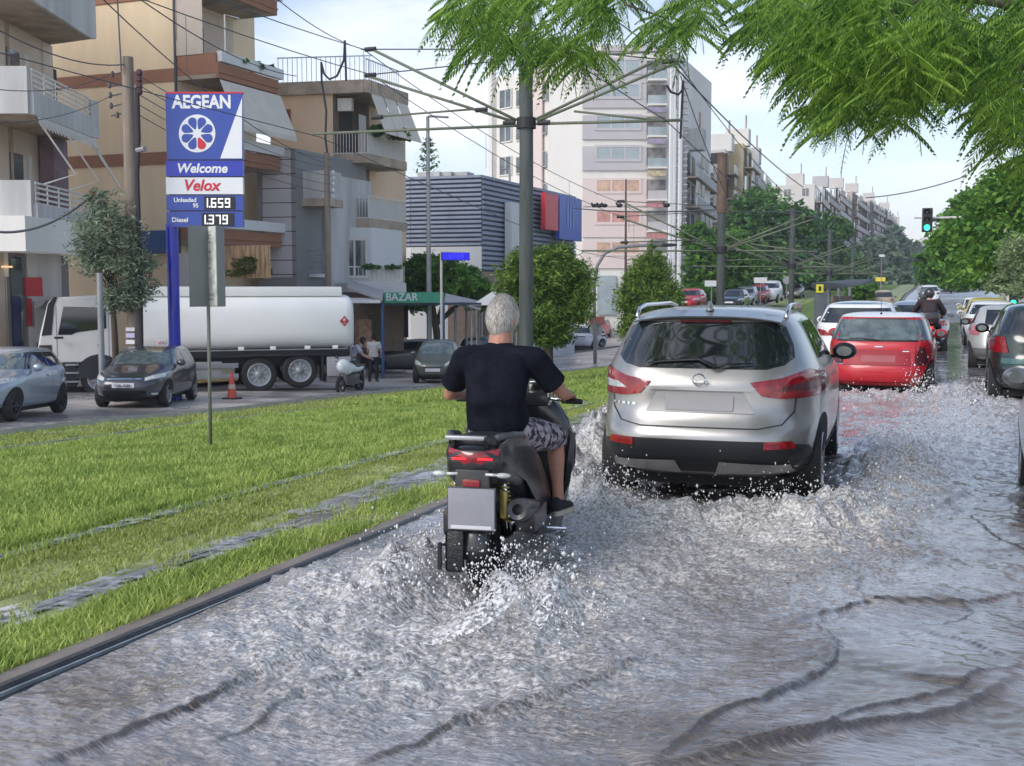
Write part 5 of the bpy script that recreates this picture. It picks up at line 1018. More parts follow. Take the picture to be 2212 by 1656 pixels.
# ================================================================ FUEL TANKER
tX, tY = W(75, 33.0)
def truck():
    # local frame: front at x=0 facing -x, wheels on z=0; long side faces -y
    p0 = Vector((*W(76, 32.6), 0)); p1 = Vector((*W(762, 35.6), 0)); d = (p1-p0); L = d.length; ang = math.atan2(d.y, d.x)
    z0 = min(float(zg(p0.x, p0.y)), float(zg(p1.x, p1.y)))
    r = thing('tanker_truck', 'white fuel tanker truck with a rounded tank parked in front of the buildings', 'truck', (p0.x, p0.y, z0+.02), ang); k = L/9.6
    S = Matrix.Diagonal((k, k, k*1.12, 1))
    ch = mat('truck_chassis', (.016, .017, .022), .6, var=.3, bump=.2); wh = mat('tanker_white', (.83, .83, .81), .42, var=.04, scale=.8, coat=.25)
    def T(name, x0, x1, y0, y1, z0_, z1_, m, rr=.03, lab=None, par=None): b = MB(); b.bbox(x0, x1, y0, y1, z0_, z1_, rr, S); return b.build(name, m, par or r, smooth=True, autosmooth=40, label=lab)
    cw = mat('cab_grey_white', (.60, .59, .56), .45, var=.08, coat=.3)
    side = [(.06, .95), (.02, 1.35), (.10, 1.75), (.34, 2.58), (.50, 2.72), (2.05, 2.80), (2.18, 2.70), (2.20, .95)]
    b = MB(); b.extr([Vector((x, -.05, z)) for x, z in side], (0, 2.3, 0), S); cab = b.build('cab', cw, r)
    mb_ = cab.modifiers.new('b', 'BEVEL'); mb_.width = .06; mb_.segments = 3; bake(cab)
    b = MB(); b.extr([Vector((x, -.062, z)) for x, z in ((.60, 1.72), (.98, 1.72), (1.12, 1.78), (1.98, 1.88), (1.98, 2.45), (.78, 2.48))], (0, .02, 0), S); b.build('side_window', M['glass'], r)
    b = MB(); b.extr([Vector((x-.012, .1, z)) for x, z in ((.115, 1.78), (.325, 2.52), (.345, 2.52), (.135, 1.78))], (0, 2.0, 0), S); b.build('windscreen', M['glass'], r)
    b = MB(); b.extr([Vector((x, -.066, z)) for x, z in ((.145, 1.70), (.35, 2.55), (.52, 2.74), (.62, 2.74), (.52, 2.5), (.42, 1.72))], (0, .02, 0), S); b.build('corner_panel', M['black'], r)
    b = MB(); b.extr([Vector((x, .0, z)) for x, z in ((.18, 2.50), (-.02, 2.44), (-.02, 2.56), (.30, 2.66))], (0, 2.2, 0), S); b.build('sun_visor', M['glass'], r)
    T('door_gap', .56, .57, -.058, -.045, 1.0, 2.5, M['ink'], .002); T('door_gap', 2.04, 2.05, -.058, -.045, 1.0, 2.5, M['ink'], .002); T('door_handle', 1.72, 1.85, -.08, -.05, 1.38, 1.46, M['black'], .01); T('vent', .06, .42, -.062, -.045, 1.06, 1.45, mat('dark_maroon_vent', (.05, .02, .02), .5), .004); T('mirror', .50, .76, -.28, -.20, 1.62, 1.68, M['black'], .02)
    T('front_bumper', -.02, 1.1, -.06, 2.26, .30, .98, ch, .05)
    for z in (.42, .66, .88): T('step', .78, 1.16, -.10, -.03, z, z+.05, M['metal_grey'], .005)
    T('number_lamp', .42, .62, -.075, -.055, .72, .86, M['lamp_clear'], .01)
    T('front_grille', -.04, .0, .3, 1.9, .98, 1.5, M['black'], .01)
    T('chassis', 1.1, 9.45, .35, 1.85, .72, 1.02, ch, .02)
    b = MB(); b.loft([[(x, y, z) for y, z in ((-.07, .6), (-.07, 1.0), (.3, 1.05), (.3, .6))] for x in (1.15, 1.2)] , True); 
    b = MB(); pr = [(1.10+.66+.72*math.cos(a), .52+.66*math.sin(a)) for a in np.linspace(0, PI, 14)]; b.extr([Vector((x, -.08, z)) for x, z in pr]+[Vector((x, -.08, z)) for x, z in [(1.18, .52), (1.18, .95), (2.2, .98), (2.3, .52)][:0]], (0, .5, 0), S); b.build('front_mudguard', ch, r)
    # tank: rounded box section, domed end
    rings = []
    for x, sc_ in ((2.62, .80), (2.66, .93), (2.78, 1.0), (9.35, 1.0), (9.52, .97), (9.62, .90), (9.66, .78)):
        g = []
        for q in range(40):
            a = 2*PI*q/40; c_, s_ = math.cos(a), math.sin(a); g.append(S @ Vector((x, 1.1+1.17*sc_*math.copysign(abs(c_)**.62, c_), 1.98+(.82*sc_)*math.copysign(abs(s_)**.62, s_))))
        rings.append(g)
    b = MB(); b.loft(rings); b.build('tank', wh, r, smooth=True, autosmooth=50)
    [T('tank_hoop', x, x+.05, -.075, 2.275, 1.30, 2.70, wh, .012) for x in ()]; T('ladder_rail', 9.55, 9.60, .35, .40, .6, 2.6, M['metal_grey'], .01); T('tank_walkway', 2.85, 9.3, .25, 1.95, 2.74, 3.02, wh, .06); T('tank_seam', 2.72, 9.4, -.085, -.03, 1.20, 1.235, M['metal_grey'], .01)
    T('tank_skirt', 2.6, 9.4, .05, 2.15, 1.0, 1.2, ch, .02)
    for x in (5.9, 6.9, 8.0, 8.9): T('label_plate', x, x+.18, -.10, -.06, 1.22, 1.32, wh, .004)
    T('side_guard', 3.2, 5.9, -.08, -.02, .42, .56, M['metal_grey'], .01); T('side_guard', 3.2, 5.9, -.08, -.02, .72, .86, M['metal_grey'], .01); T('tool_box', 2.7, 3.3, -.05, .6, .40, 1.0, ch, .03); T('valve_box', 4.2, 5.4, .0, .7, .42, .9, mat('pale_box', (.35, .35, .34), .5), .03)
    T('rear_box', 8.72, 9.5, -.04, .2, .42, .98, mat('grey_side_box', (.36, .36, .38), .5), .01); T('mudguard_bar', 5.95, 8.6, -.06, .5, 1.03, 1.10, ch, .02); T('mud_flap', 8.55, 8.62, -.04, .5, .28, 1.0, ch, .01)
    T('mud_flap', 8.66, 8.7, -.04, .4, .25, .5, ch, .01)
    for x, lift in ((1.76, 0), (6.55, 0), (7.85, .10)):
        for y in (.13, 2.07):
            q = make_wheel(.57*k, .30*k, r, spokes=10); q.rotation_euler = (0, 0, PI/2); q.location = (x*k, y*k, (.57+lift)*k)
            hb_ = MB(); hb_.lathe([(.001, .19), (.10, .19), (.13, .12), (.24, .10), (.26, .13), (.29, .13)], 22, axis='X'); hb_.build('hub', M['metal_grey'], q, smooth=True)
            if y < 1: hb2 = MB(); hb2.lathe([(.001, -.19), (.10, -.19), (.13, -.12), (.24, -.10), (.26, -.13), (.30, -.13)], 22, axis='X'); hb2.build('hub', M['metal_grey'], q, smooth=True)
    # hazard diamond
    for s_, m_, o_ in ((.17, M['plate'], .0), (.155, mat('hazard_red', (.45, .04, .05), .5), .004)):
        b = MB(); b.extr([Vector((9.30+s_*a, -.080-o_, 2.02+s_*c_)) for a, c_ in ((1, 0), (0, 1), (-1, 0), (0, -1))], (0, .02, 0), S); b.build('hazard_sign', m_, r)
    b = MB(); b.extr([Vector((9.30+a, -.095, 2.05+c_)) for a, c_ in ((-.035, -.03), (-.045, .02), (-.01, .07), (0, .04), (.03, .06), (.04, 0), (.025, -.03))], (0, .01, 0), S); b.build('flame_symbol', M['plate'], r)
    b = MB(); b.extr([Vector((9.30+a, -.095, 1.955+c_)) for a, c_ in ((-.05, 0), (.05, 0), (.05, .012), (-.05, .012))], (0, .01, 0), S); b.build('hazard_bar', M['plate'], r)
    return r
tk = truck()
# ================================================================ BUILDINGS
M['b_cream'] = mat('cream_render', (.80, .64, .43), .85, var=.09, scale=.9, bump=.08, streak=True)
M['b_brown'] = mat('terracotta_band', (.32, .155, .095), .85, var=.08, scale=2, bump=.1)
M['b_grey'] = mat('grey_concrete_panel', (.50, .49, .475), .85, var=.16, scale=1.4, bump=.15, vcontrast=1.5, streak=True)
M['b_beige'] = mat('beige_wall', (.66, .55, .45), .85, var=.10, scale=.8, bump=.1)
M['b_white'] = mat('white_wall', (.76, .73, .68), .85, var=.08, scale=.35, streak=True)
M['b_white2'] = mat('cool_white_wall', (.66, .66, .66), .85, var=.05, scale=.4)
M['b_pink'] = mat('pale_pink_wall', (.72, .60, .56), .85, var=.04, scale=.4)
M['b_lilac'] = mat('lilac_grey_panel', (.52, .49, .50), .8, var=.05, scale=.6)
M['b_peach'] = mat('peach_render', (.74, .54, .37), .85, var=.08, scale=.7, bump=.1)
M['b_yellow'] = mat('pale_yellow_wall', (.70, .58, .36), .85, var=.05, scale=.4)
M['b_slab'] = mat('stained_concrete', (.40, .32, .25), .85, var=.25, scale=1.2, bump=.2, vcontrast=1.5)
M['b_dgrey'] = mat('dark_grey_panel_wall', (.24, .235, .235), .8, var=.10, scale=.8)
M['b_win'] = mat('window_glass', (.10, .12, .13), .06, var=.35, scale=.8, spec=.9, vcontrast=2)
M['b_winl'] = mat('pale_window_glass', (.32, .38, .40), .08, var=.2, scale=.5, spec=.9)
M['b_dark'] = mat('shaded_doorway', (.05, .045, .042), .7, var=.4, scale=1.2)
M['b_rail'] = mat('white_railing', (.66, .63, .58), .6, var=.1)
M['b_awn'] = mat('cream_awning', (.62, .57, .50), .9, var=.08, scale=2, bump=.1)
M['b_navy'] = mat('navy_metal_cladding', (.25, .28, .36), .6, metal=.0, var=.12, scale=1.5)
M['b_navyd'] = mat('navy_cladding_groove', (.05, .06, .10), .6)
M['b_brick'] = mat('brown_brick', (.25, .185, .145), .9, var=.2, scale=3, bump=.3)
M['far_w'] = mat('distant_pale_wall', (.62, .58, .54), .9, var=.08, scale=.2)
M['far_p'] = mat('distant_pinkish_wall', (.60, .47, .40), .9, var=.08, scale=.2)
M['far_g'] = mat('distant_grey_wall', (.48, .47, .47), .9, var=.08, scale=.2)
class Wall:
    def __init__(s, p0, p1, root):
        s.p0 = Vector((p0[0], p0[1], 0)); s.p1 = Vector((p1[0], p1[1], 0)); s.e = (s.p1-s.p0).normalized(); s.L = (s.p1-s.p0).length
        s.n = Vector((s.e.y, -s.e.x, 0)); s.root = root
    def at(s, u, v):
        r = ray(u, v); den = r.dot(s.n); t = (s.p0-CAM).dot(s.n)/den; p = CAM+r*t; return (p-s.p0).dot(s.e), p.z
    def box(s, b, a0, a1, z0, z1, o0, o1):
        P = lambda a, o, z: s.p0+s.e*a+s.n*o+Vector((0, 0, z))
        vs = [P(a, o, z) for z in (z0, z1) for o in (o0, o1) for a in (a0, a1)]
        return b.add(vs, [(0, 2, 3, 1), (4, 5, 7, 6), (0, 1, 5, 4), (2, 6, 7, 3), (0, 4, 6, 2), (1, 3, 7, 5)])
    def pb(s, u0, v0, u1, v1):
        a0, zt = s.at(u0, v0); a1, zb = s.at(u1, v1); _, zt2 = s.at(u1, v0); _, zb2 = s.at(u0, v1); return a0, a1, (zb+zb2)/2, (zt+zt2)/2
    def part(s, name, u0, v0, u1, v1, o0, o1, m, parent=None, px_=True):
        a0, a1, z0, z1 = s.pb(u0, v0, u1, v1) if px_ else (u0, v0, u1, v1)
        b = MB(); s.box(b, a0, a1, z0, z1, o0, o1); return b.build(name, m, parent or s.root, world=True)
    def window(s, u0, v0, u1, v1, px_=True, frame=None, glass=None, mull=1, depth=.12, fw=.06):
        a0, a1, z0, z1 = s.pb(u0, v0, u1, v1) if px_ else (u0, v0, u1, v1); b = MB()
        for q in ((a0-fw, a0, z0-fw, z1+fw), (a1, a1+fw, z0-fw, z1+fw), (a0, a1, z0-fw, z0), (a0, a1, z1, z1+fw)): s.box(b, *q, .002, .06)
        for k in range(mull): c = a0+(a1-a0)*(k+1)/(mull+1); s.box(b, c-fw*.35, c+fw*.35, z0, z1, .008, .045)
        f = b.build('window', frame or M['b_rail'], s.root, world=True)
        g = MB(); s.box(g, a0, a1, z0, z1, .003, .02); g.build('pane', glass or M['b_win'], f, world=False); g_ = f.children[0] if f.children else None
        if g_: 
            me = g_.data; L = Vector(s.root.location); [setattr(v, 'co', v.co-L) for v in me.vertices]
        return f
def bld(name, label, loc, cat='building', group=None): return thing(name, label, cat, (loc[0], loc[1], float(zg(loc[0], loc[1]))-.3), 0, group)
def block(root, pts, z0, z1, m, name='wall'):
    b = MB(); b.prism(pts, z0, z1); return b.build(name, m, root, world=True)
def off(p, d, k): return (p[0]+d[0]*k, p[1]+d[1]*k)
def railing(w, a0, a1, z0, z1, o, m=None, step=.14, horiz=False, name='railing'):
    b = MB(); w.box(b, a0, a1, z1-.05, z1, o-.02, o+.02); w.box(b, a0, a1, z0, z0+.04, o-.02, o+.02)
    if horiz:
        n = 4
        for k in range(1, n): z = z0+(z1-z0)*k/n; w.box(b, a0+.01, a1-.01, z-.03, z+.03, o-.015, o+.015)
        x = a0
        while x < a1: w.box(b, x, x+.04, z0+.045, z1-.055, o-.012, o+.012); x += .9
    else:
        x = a0+.03
        while x < a1: w.box(b, x, x+.025, z0+.045, z1-.055, o-.012, o+.012); x += step
    return b.build(name, m or M['b_rail'], w.root, world=True)
# ---- cream building with terracotta bands
p0, p1 = W(100, 45.5), W(391, 43.2); e1 = (Vector(p1)-Vector(p0)).normalized()
B = bld('apartment_building', 'cream apartment building with terracotta bands and balconies behind the fuel sign', p1)
zt = 17.5; p1b = (p1[0]+.05, p1[1]+5.2); p0b = (p0[0], p0[1]+6)
block(B, [p0, p1, p1b, p0b], -2, zt, M['b_cream'])
wf = Wall(p0, p1, B); ws = Wall(p1, p1b, B); lev = [3.38, 6.42, 9.48, 12.55, 15.6]
for z in lev: wf.part('band', 0, wf.L-.01, z, z+.46, .003, .05, M['b_brown'], px_=False)
for i, z in enumerate(lev):
    c0 = p1; c1 = off(p1, e1, 1.78); c2 = (c1[0]+.1, c1[1]+3.9); c3 = (p1[0]+.02, p1[1]+3.9)
    block(B, [off(c0, (0, 1), .01), off(c1, (0, 1), .01), c2, c3], z, z+.16, M['b_slab'], 'balcony_floor')
    wp_ = Wall(c0, c1, B); wq2 = Wall(c1, c2, B)
    b = MB(); wp_.box(b, .01, wp_.L-.002, z+.163, z+.92, -.12, 0); b.build('parapet', M['b_brown'], B, world=True)
    b = MB(); wq2.box(b, .0, wq2.L, z-.0, z+.55, -.0, .10); wq2.box(b, .0, wq2.L, z+.20, z+.27, .10, .14); b.build('parapet', M['b_brown'], B, world=True)
    b = MB(); wq2.box(b, .1, wq2.L+.25, z+.60, z+.98, -.02, .20); b.build('planter', M['b_white2'], B, world=True)
    if i < 4:
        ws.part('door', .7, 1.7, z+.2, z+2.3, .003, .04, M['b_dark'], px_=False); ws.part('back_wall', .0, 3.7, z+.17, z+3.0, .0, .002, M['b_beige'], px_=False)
        if i in (1, 2):
            b = MB(); g = [wq2.p0+wq2.e*a+Vector((0, 0, 0)) for a in (0.05, wq2.L+.1)]; n_ = wq2.n
            b.add([g[0]+n_*.12+Vector((0, 0, z+3.0)), g[1]+n_*.12+Vector((0, 0, z+3.0)), g[1]+n_*.85+Vector((0, 0, z+1.35)), g[0]+n_*.85+Vector((0, 0, z+1.35))], [(0, 1, 2, 3)])
            b.add([g[0]+n_*.85+Vector((0, 0, z+1.35)), g[1]+n_*.85+Vector((0, 0, z+1.35)), g[1]+n_*.85+Vector((0, 0, z+1.15)), g[0]+n_*.85+Vector((0, 0, z+1.15))], [(0, 1, 2, 3)])
            if i == 1: b.build('awning', M['b_awn'], B, world=True)
        if i == 2:
            b = MB(); wp_.box(b, .02, 1.25, z+.90, z+3.05, .003, .03); b.build('blind', mat('stone_coloured_blind', (.55, .48, .41), .9, var=.05), B, world=True)
            b = MB(); b.tube([wq2.p0+wq2.e*.6+Vector((0, 0, z+1.0)), wq2.p0+wq2.e*.6+Vector((0, 0, z+2.4)), wq2.p0+wq2.e*1.5+Vector((0, 0, z+2.45))], .03, 6); b.build('awning_arm', M['b_rail'], B, world=True)
for i in (0, 1):
    z = lev[i]+3.07; b = MB(); b.tube([(c1[0]+.9, c1[1]+.3, z-1.8), (c1[0]+.1, c1[1]+.3, z-.2)], .02, 5); b.build('awning_arm', M['b_rail'], B, world=True)
b = MB(); wp_.box(b, -.02, .06, -1, 16, .002, .07); b.build('downpipe', M['wire'], B, world=True)
wf.part('blue_fascia', 305, 500, 391, 548, .05, .5, mat('blue_fascia', (.03, .08, .22), .5), None)
ws2 = Wall(off(p1, e1, .0), off(p1, e1, 4.2), B); ws2.part('reed_screen', 476, 532, 598, 602, .4, .46, mat('reed_fence', (.55, .36, .20), .9, var=.35, scale=9, streak=True, vcontrast=2))
ws2.part('lower_wall', 400, 548, 480, 640, .3, .38, M['b_lilac']); ws2.part('pink_panel', 455, 535, 478, 602, .385, .42, M['b_pink'])
# ---- grey balconied building at the left edge
B = bld('apartment_building', 'grey and beige apartment building with deep concrete balconies at the left edge', W(20, 34))
f0, f1, f2 = W(-90, 33.3), W(-12, 33.0), W(127, 37.6); f3 = off(f2, (-1, .1), 9); block(B, [f0, f1, f2, f3], -2, 15, M['b_beige'])
w0 = Wall(f1, f2, B); q0, q1, q2, q3 = W(-70, 31.6), W(78, 31.6), W(204, 36.5), W(221, 36.7)
for k, z in enumerate((3.45, 6.52, 9.62, 12.7)):
    block(B, [q0, q1, q2, q3, f2, f1], z, z+.18, M['b_slab'], 'balcony_floor')
    wa, wb, wc = Wall(q0, q1, B), Wall(q1, q2, B), Wall(q2, q3, B)
    ht = 1.25
    wa.part('parapet', 0, wa.L, z-.02, z+ht, .0, .12, M['b_grey'], px_=False); wc.part('parapet', 0, wc.L, z-.02, z+ht-.1, .0, .12, M['b_grey'], px_=False)
    if k in (0, 1): wb.part('parapet', 0, wb.L, z-.02, z+.62, .0, .12, M['b_grey'], px_=False); railing(wb, .05, wb.L-.02, z+.62, z+1.22, .05, horiz=True)
    else: wb.part('parapet', 0, wb.L, z-.02, z+ht, .0, .12, M['b_grey'], px_=False)
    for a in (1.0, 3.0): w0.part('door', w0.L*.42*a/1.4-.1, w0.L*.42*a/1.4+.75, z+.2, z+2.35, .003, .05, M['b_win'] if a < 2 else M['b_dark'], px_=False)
    w0.part('pilaster', w0.L-.75, w0.L-.002, z+.19, z+3.05, .0, .06, M['b_beige'], px_=False); w0.part('shutter', w0.L*.55, w0.L*.55+.25, z+.9, z+2.4, .003, .04, M['b_rail'], px_=False)
    w0.part('pilaster', w0.L*.28, w0.L*.28+.12, z+.19, z+3.05, .0, .08, M['b_slab'], px_=False)
    if k == 0:
        w0.part('plum_wall', w0.L*.72, w0.L*.97, z+.19, z+3.05, .062, .5, mat('plum_wall', (.24, .17, .19), .85, var=.2, scale=2), px_=False)
        b = MB(); 
        for a in (.4, 2.4, 4.6, 6.2):
            t_ = wb.p0+wb.e*min(a, wb.L)+wb.n*.1; b2 = wb.p0+wb.e*min(a+.9, wb.L+.5)+wb.n*.75
            am = MB(); am.tube([t_+Vector((0, 0, z+2.9)), b2+Vector((0, 0, z+1.55)), t_+wb.e*.2+Vector((0, 0, z+1.2))], .028, 6); am.build('awning_arm', M['b_rail'], B, world=True)
        n_ = 40
        for i in range(n_):
            a = wb.L*i/n_; c = wb.L*(i+1)/n_; dz = .05 if i % 2 else 0
            b.add([wb.p0+wb.e*a+wb.n*.2+Vector((0, 0, z+3.0)), wb.p0+wb.e*c+wb.n*.2+Vector((0, 0, z+3.0)), wb.p0+wb.e*c+wb.n*.28+Vector((0, 0, z+2.72-dz)), wb.p0+wb.e*a+wb.n*.28+Vector((0, 0, z+2.72-dz))], [(0, 1, 2, 3)])
        b.build('awning', M['b_awn'], B, world=True)
        wb.part('orange_cloth', wb.L*.86, wb.L*.99, z+.95, z+1.35, .14, .17, mat('orange_cloth', (.45, .19, .06), .9, var=.3, scale=6), px_=False)
# station canopy and shop front under it
K = bld('fuel_station_shop', 'fuel station shop with a curved white canopy and dark glazed front at the left', W(80, 31), 'shop')
k0, k1, k2 = W(-60, 30.2), W(60, 30.2), W(172, 33.5)
b = MB(); rings = []
for t in np.linspace(0, 1, 9):
    c = Vector((*k1, 0)).lerp(Vector((*k2, 0)), t); zt_ = 3.35+.25*math.sin(t*PI)*0-.35*t**2+.3*math.sin(min(t*2, 1)*PI/2); back = Vector((-1.6, 2.6, 0))
    rings.append([c+Vector((0, 0, 2.75-.05*t)), c+back+Vector((0, 0, 2.75-.05*t)), c+back+Vector((0, 0, zt_)), c+Vector((0, 0, zt_))])
b.loft(rings); b.build('canopy', M['b_white'], K, world=True)
block(K, [k0, off(k1, (0, 1), -.01), off(k1, (-.3, 1), 2.5), off(k0, (0, 1), 2.5)], 2.72, 3.65, M['b_white'], 'canopy')
sw_ = Wall(W(-60, 33.0), W(150, 35.4), K); sw_.part('shop_back', 0, sw_.L, -2, 2.75, -.3, 0, M['b_dgrey'], px_=False)
for u0, v0, u1, v1, m_, nm in ((20, 560, 50, 750, M['b_win'], 'shop_window'), (55, 545, 135, 755, M['b_grey'], 'wall_panel'), (50, 600, 88, 640, mat('red_box', (.50, .03, .04), .5), 'red_panel'), (54, 645, 66, 705, mat('red_box2', (.42, .04, .05), .5), 'red_panel'), (66, 650, 72, 708, M['b_rail'], 'white_frame'),
    (22, 640, 44, 750, mat('navy_door', (.02, .03, .10), .4), 'door'), (-10, 520, 16, 598, M['b_white'], 'sign_box'), (0, 598, 14, 752, M['b_dgrey'], 'column'), (30, 556, 44, 585, mat('dark_navy', (.015, .02, .06), .4), 'sign_box')): sw_.part(nm, u0, v0, u1, v1, .003+.05*(nm in ('red_panel', 'door')), .08+.04*(nm in ('red_panel', 'door')), m_)
sw_.part('lit_strip', -10, 575, 20, 579, .13, .2, mat('warm_strip', (.8, .5, .25), .5, emit=.6))
# ---- grey panelled building
B = bld('apartment_building', 'narrow grey panelled building with a glazed recess between the cream and peach blocks', W(620, 47))
g0, g1 = W(560, 46.6), W(642, 46.2); block(B, [g0, g1, off(g1, (0, 1), 6), off(g0, (0, 1), 6)], -2, Wall(g0, g1, B).at(600, 322)[1], M['b_dgrey']); wg = Wall(g0, g1, B)
wg.part('light_panel', 566, 325, 632, 600, .003, .03, M['b_lilac'])
for v in range(345, 600, 31): wg.part('joint', 566, v, 640, v+1.5, .031, .036, M['ink'])
r0, r1 = W(630, 48.6), W(708, 48.2); wr_ = Wall(r0, r1, B); block(B, [r0, r1, off(r1, (0, 1), 4), off(r0, (0, 1), 4)], -2, wr_.at(680, 376)[1], M['b_grey'])
for u0, u1 in ((655, 668), (672, 690), (694, 704)): wr_.window(u0, 462, u1, 590, glass=M['b_winl'], fw=.04, mull=0)
wr_.part('balcony', 636, 378, 744, 436, .3, 1.6, M['b_grey']); wr_.part('balcony_floor', 640, 436, 746, 452, .25, 1.7, M['b_slab']); wr_.part('terrace_floor', 655, 592, 706, 600, .2, 1.2, M['b_white2'])
w_t = Wall(off(r0, wr_.n, 1.2), off(r1, wr_.n, 1.2), B); a0_, a1_, z0_, z1_ = w_t.pb(655, 540, 706, 592); railing(w_t, a0_, a1_, z0_, z1_, 0, M['metal_grey'], horiz=True)
# ---- peach building
B = bld('apartment_building', 'peach apartment building with stained balconies, awnings and rooftop railing', W(760, 51))
h0, h1 = W(590, 51.4), W(724, 50.8); wf = Wall(h0, h1, B); eh = wf.e; zr = wf.at(700, 205)[1]
hb1 = (h1[0]+.1, h1[1]+7); block(B, [h0, h1, hb1, off(h0, (0, 1), 7)], -2.5, zr, M['b_peach'])
h2 = tuple((Vector((*h1, 0))+eh*1.62)[:2]); h3 = onX(877, 340, h2[0]+.05); h3 = (h3.x, h3.y)
b = MB(); 
block(B, [off(h0, (0, 1), -.25), off(h2, (0, 1), -.25), off(h2, (1, 0), .15), off(h3, (1, 0), .15), (hb1[0], h3[1]+.3), off(h0, (0, 1), 7.2)], zr, zr+.55, M['b_slab'], 'roof')
ws_ = Wall(h2, h3, B); wk = Wall(h1, h2, B)
rl = Wall(off(h0, (0, 1), .3), off(h2, (-.1, .6), 1), B); railing(rl, .2, rl.L, zr+.56, zr+1.75, 0, mat('pale_blue_rail', (.50, .56, .64), .5), step=.22); rl2 = Wall(off(h2, (-.3, .3), 1), off(h3, (-.3, 0), 1), B); railing(rl2, .1, rl2.L, zr+.56, zr+1.6, 0, mat('pale_blue_rail', (.50, .56, .64), .5), step=.22)
for vb, ht, nm in ((340, .95, 0), (480, .95, 1)):
    z = wk.at(760, vb)[1]; block(B, [off(h1, (0, 1), .0), h2, off(h3, (0, 1), .1), (h1[0], h3[1]+.1)], z-.25, z+.15, M['b_slab'], 'balcony_floor')
    railing(wk, .0, wk.L-.02, z+.16, z+1.1, -.03); railing(ws_, .05, ws_.L-.02, z+.16, z+1.15, -.03)
    b = MB(); ws_.box(b, .1, ws_.L-.1, z+.18, z+.98, -.12, -.08); b.build('balcony_screen', M['b_white2'], B, world=True)
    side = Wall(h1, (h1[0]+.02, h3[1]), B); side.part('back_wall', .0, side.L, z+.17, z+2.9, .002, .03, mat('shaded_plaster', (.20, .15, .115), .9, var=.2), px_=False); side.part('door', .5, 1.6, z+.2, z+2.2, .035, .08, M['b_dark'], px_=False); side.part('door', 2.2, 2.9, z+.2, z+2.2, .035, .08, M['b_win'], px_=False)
b = MB(); z = wk.at(760, 340)[1]
for i in range(3):
    a0, a1 = ws_.L*(i/3)+.05, ws_.L*((i+1)/3)-.05; P = lambda a, o, zz: ws_.p0+ws_.e*a+ws_.n*o+Vector((0, 0, zz)); b = MB()
    b.add([P(a0, .12, zr+.02), P(a1, .12, zr+.02), P(a1, .85, zr-1.75), P(a0, .85, zr-1.75), P(a0, .12, zr-.01), P(a1, .12, zr-.01), P(a1, .83, zr-1.78), P(a0, .83, zr-1.78)], [(0, 1, 2, 3), (4, 7, 6, 5), (0, 4, 5, 1), (1, 5, 6, 2), (2, 6, 7, 3), (3, 7, 4, 0)]); b.build('awning', M['b_awn'], B, world=True)
wk2 = Wall(off(h1, (0, 1), .3), off(h2, (0, 1), .3), B); b = MB(); wk2.box(b, .1, .75, z+2.05, z+2.6, -.2, .1); b.build('air_conditioner', M['b_rail'], B, world=True)
for v0, v1 in ((240, 292), (392, 430)): wf.window(603 if v0 < 300 else 660, v0, 627 if v0 < 300 else 690, v1, glass=mat('maroon_shutter', (.16, .06, .05), .6) if v0 < 300 else M['b_winl'], frame=M['b_brown'])
gf = Wall(W(722, 50.0), W(804, 50.0), B); block(B, [W(722, 50.05), W(804, 50.05), off(W(804, 50.05), (0, 1), 3), off(W(722, 50.05), (0, 1), 3)], -2.5, gf.at(760, 492)[1], M['b_white2'])
gf.window(742, 520, 790, 596, glass=M['b_win'], fw=.12)
tw = Wall(W(750, 47.5), W(874, 48.5), B); a0_, a1_, z0_, z1_ = tw.pb(752, 576, 873, 612); railing(tw, a0_, a1_, z0_, z1_, 0, step=.2); tw.part('terrace_floor', 752, 612, 876, 632, -2.4, .1, M['b_white2']); tw.part('terrace_screen', 800, 580, 872, 608, -.09, -.05, M['b_white'])
tw.part('terrace_wall', 752, 633, 876, 760, -2.4, -.2, M['b_brick'])
# ---- shop canopies in front (market stall with green sign)
K = bld('market_canopy', 'corrugated market canopy on blue posts with a green shop sign', W(900, 46), 'canopy')
c0, c1, c2 = W(752, 43.5), W(868, 44.0), W(1040, 49.5)
def roof_sheet(P, m, name, th=.06):
    b = MB(); P = [Vector(p) for p in P]; b.extr(P, (0, 0, -th)); return b.build(name, m, K, world=True)
m_cor = mat('corrugated_roof', (.42, .41, .42), .5, metal=.3, var=.2, scale=3)
Z = lambda u, v, D: pt(u, v, D)
roof_sheet([Z(750, 622, 44), Z(826, 648, 43), Z(828, 628, 46.5), Z(752, 604, 47.5)], m_cor, 'roof')
roof_sheet([Z(960, 652, 46.5), Z(1038, 668, 47.5), Z(1042, 652, 52), Z(962, 634, 51)], m_cor, 'roof'); roof_sheet([Z(755, 652, 43.2), Z(822, 652, 42.8), Z(822, 644, 43.5), Z(755, 644, 43.9)], M['b_white2'], 'roof')
gs = Wall(W(828, 44.6), W(958, 45.6), K); gs.part('green_sign', 828, 632, 957, 655, .0, .12, mat('green_sign', (.05, .30, .19), .5, var=.1)); gs.part('canopy_shade', 828, 655, 957, 740, -4.5, -4.4, mat('dark_blue_shade', (.015, .022, .045), .7))  # dark back sheet, the shade under the canopy put into its blue
gs.part('canopy_top', 828, 655, 1040, 660, -4.4, .0, M['b_navyd'])
for i, (txt, u, sz) in enumerate((('BAZAR', 868, .42),)):
    pc = Z(u, 643, 44.4); ang = math.atan2(gs.e.y, gs.e.x); text(txt, sz, Matrix.Translation((pc.x, pc.y, pc.z)) @ Matrix.Rotation(ang, 4, 'Z') @ Matrix.Rotation(PI/2, 4, 'X'), M['plate'], K, world=True, bold=.004)
bp_ = mat('blue_post', (.03, .10, .25), .5)
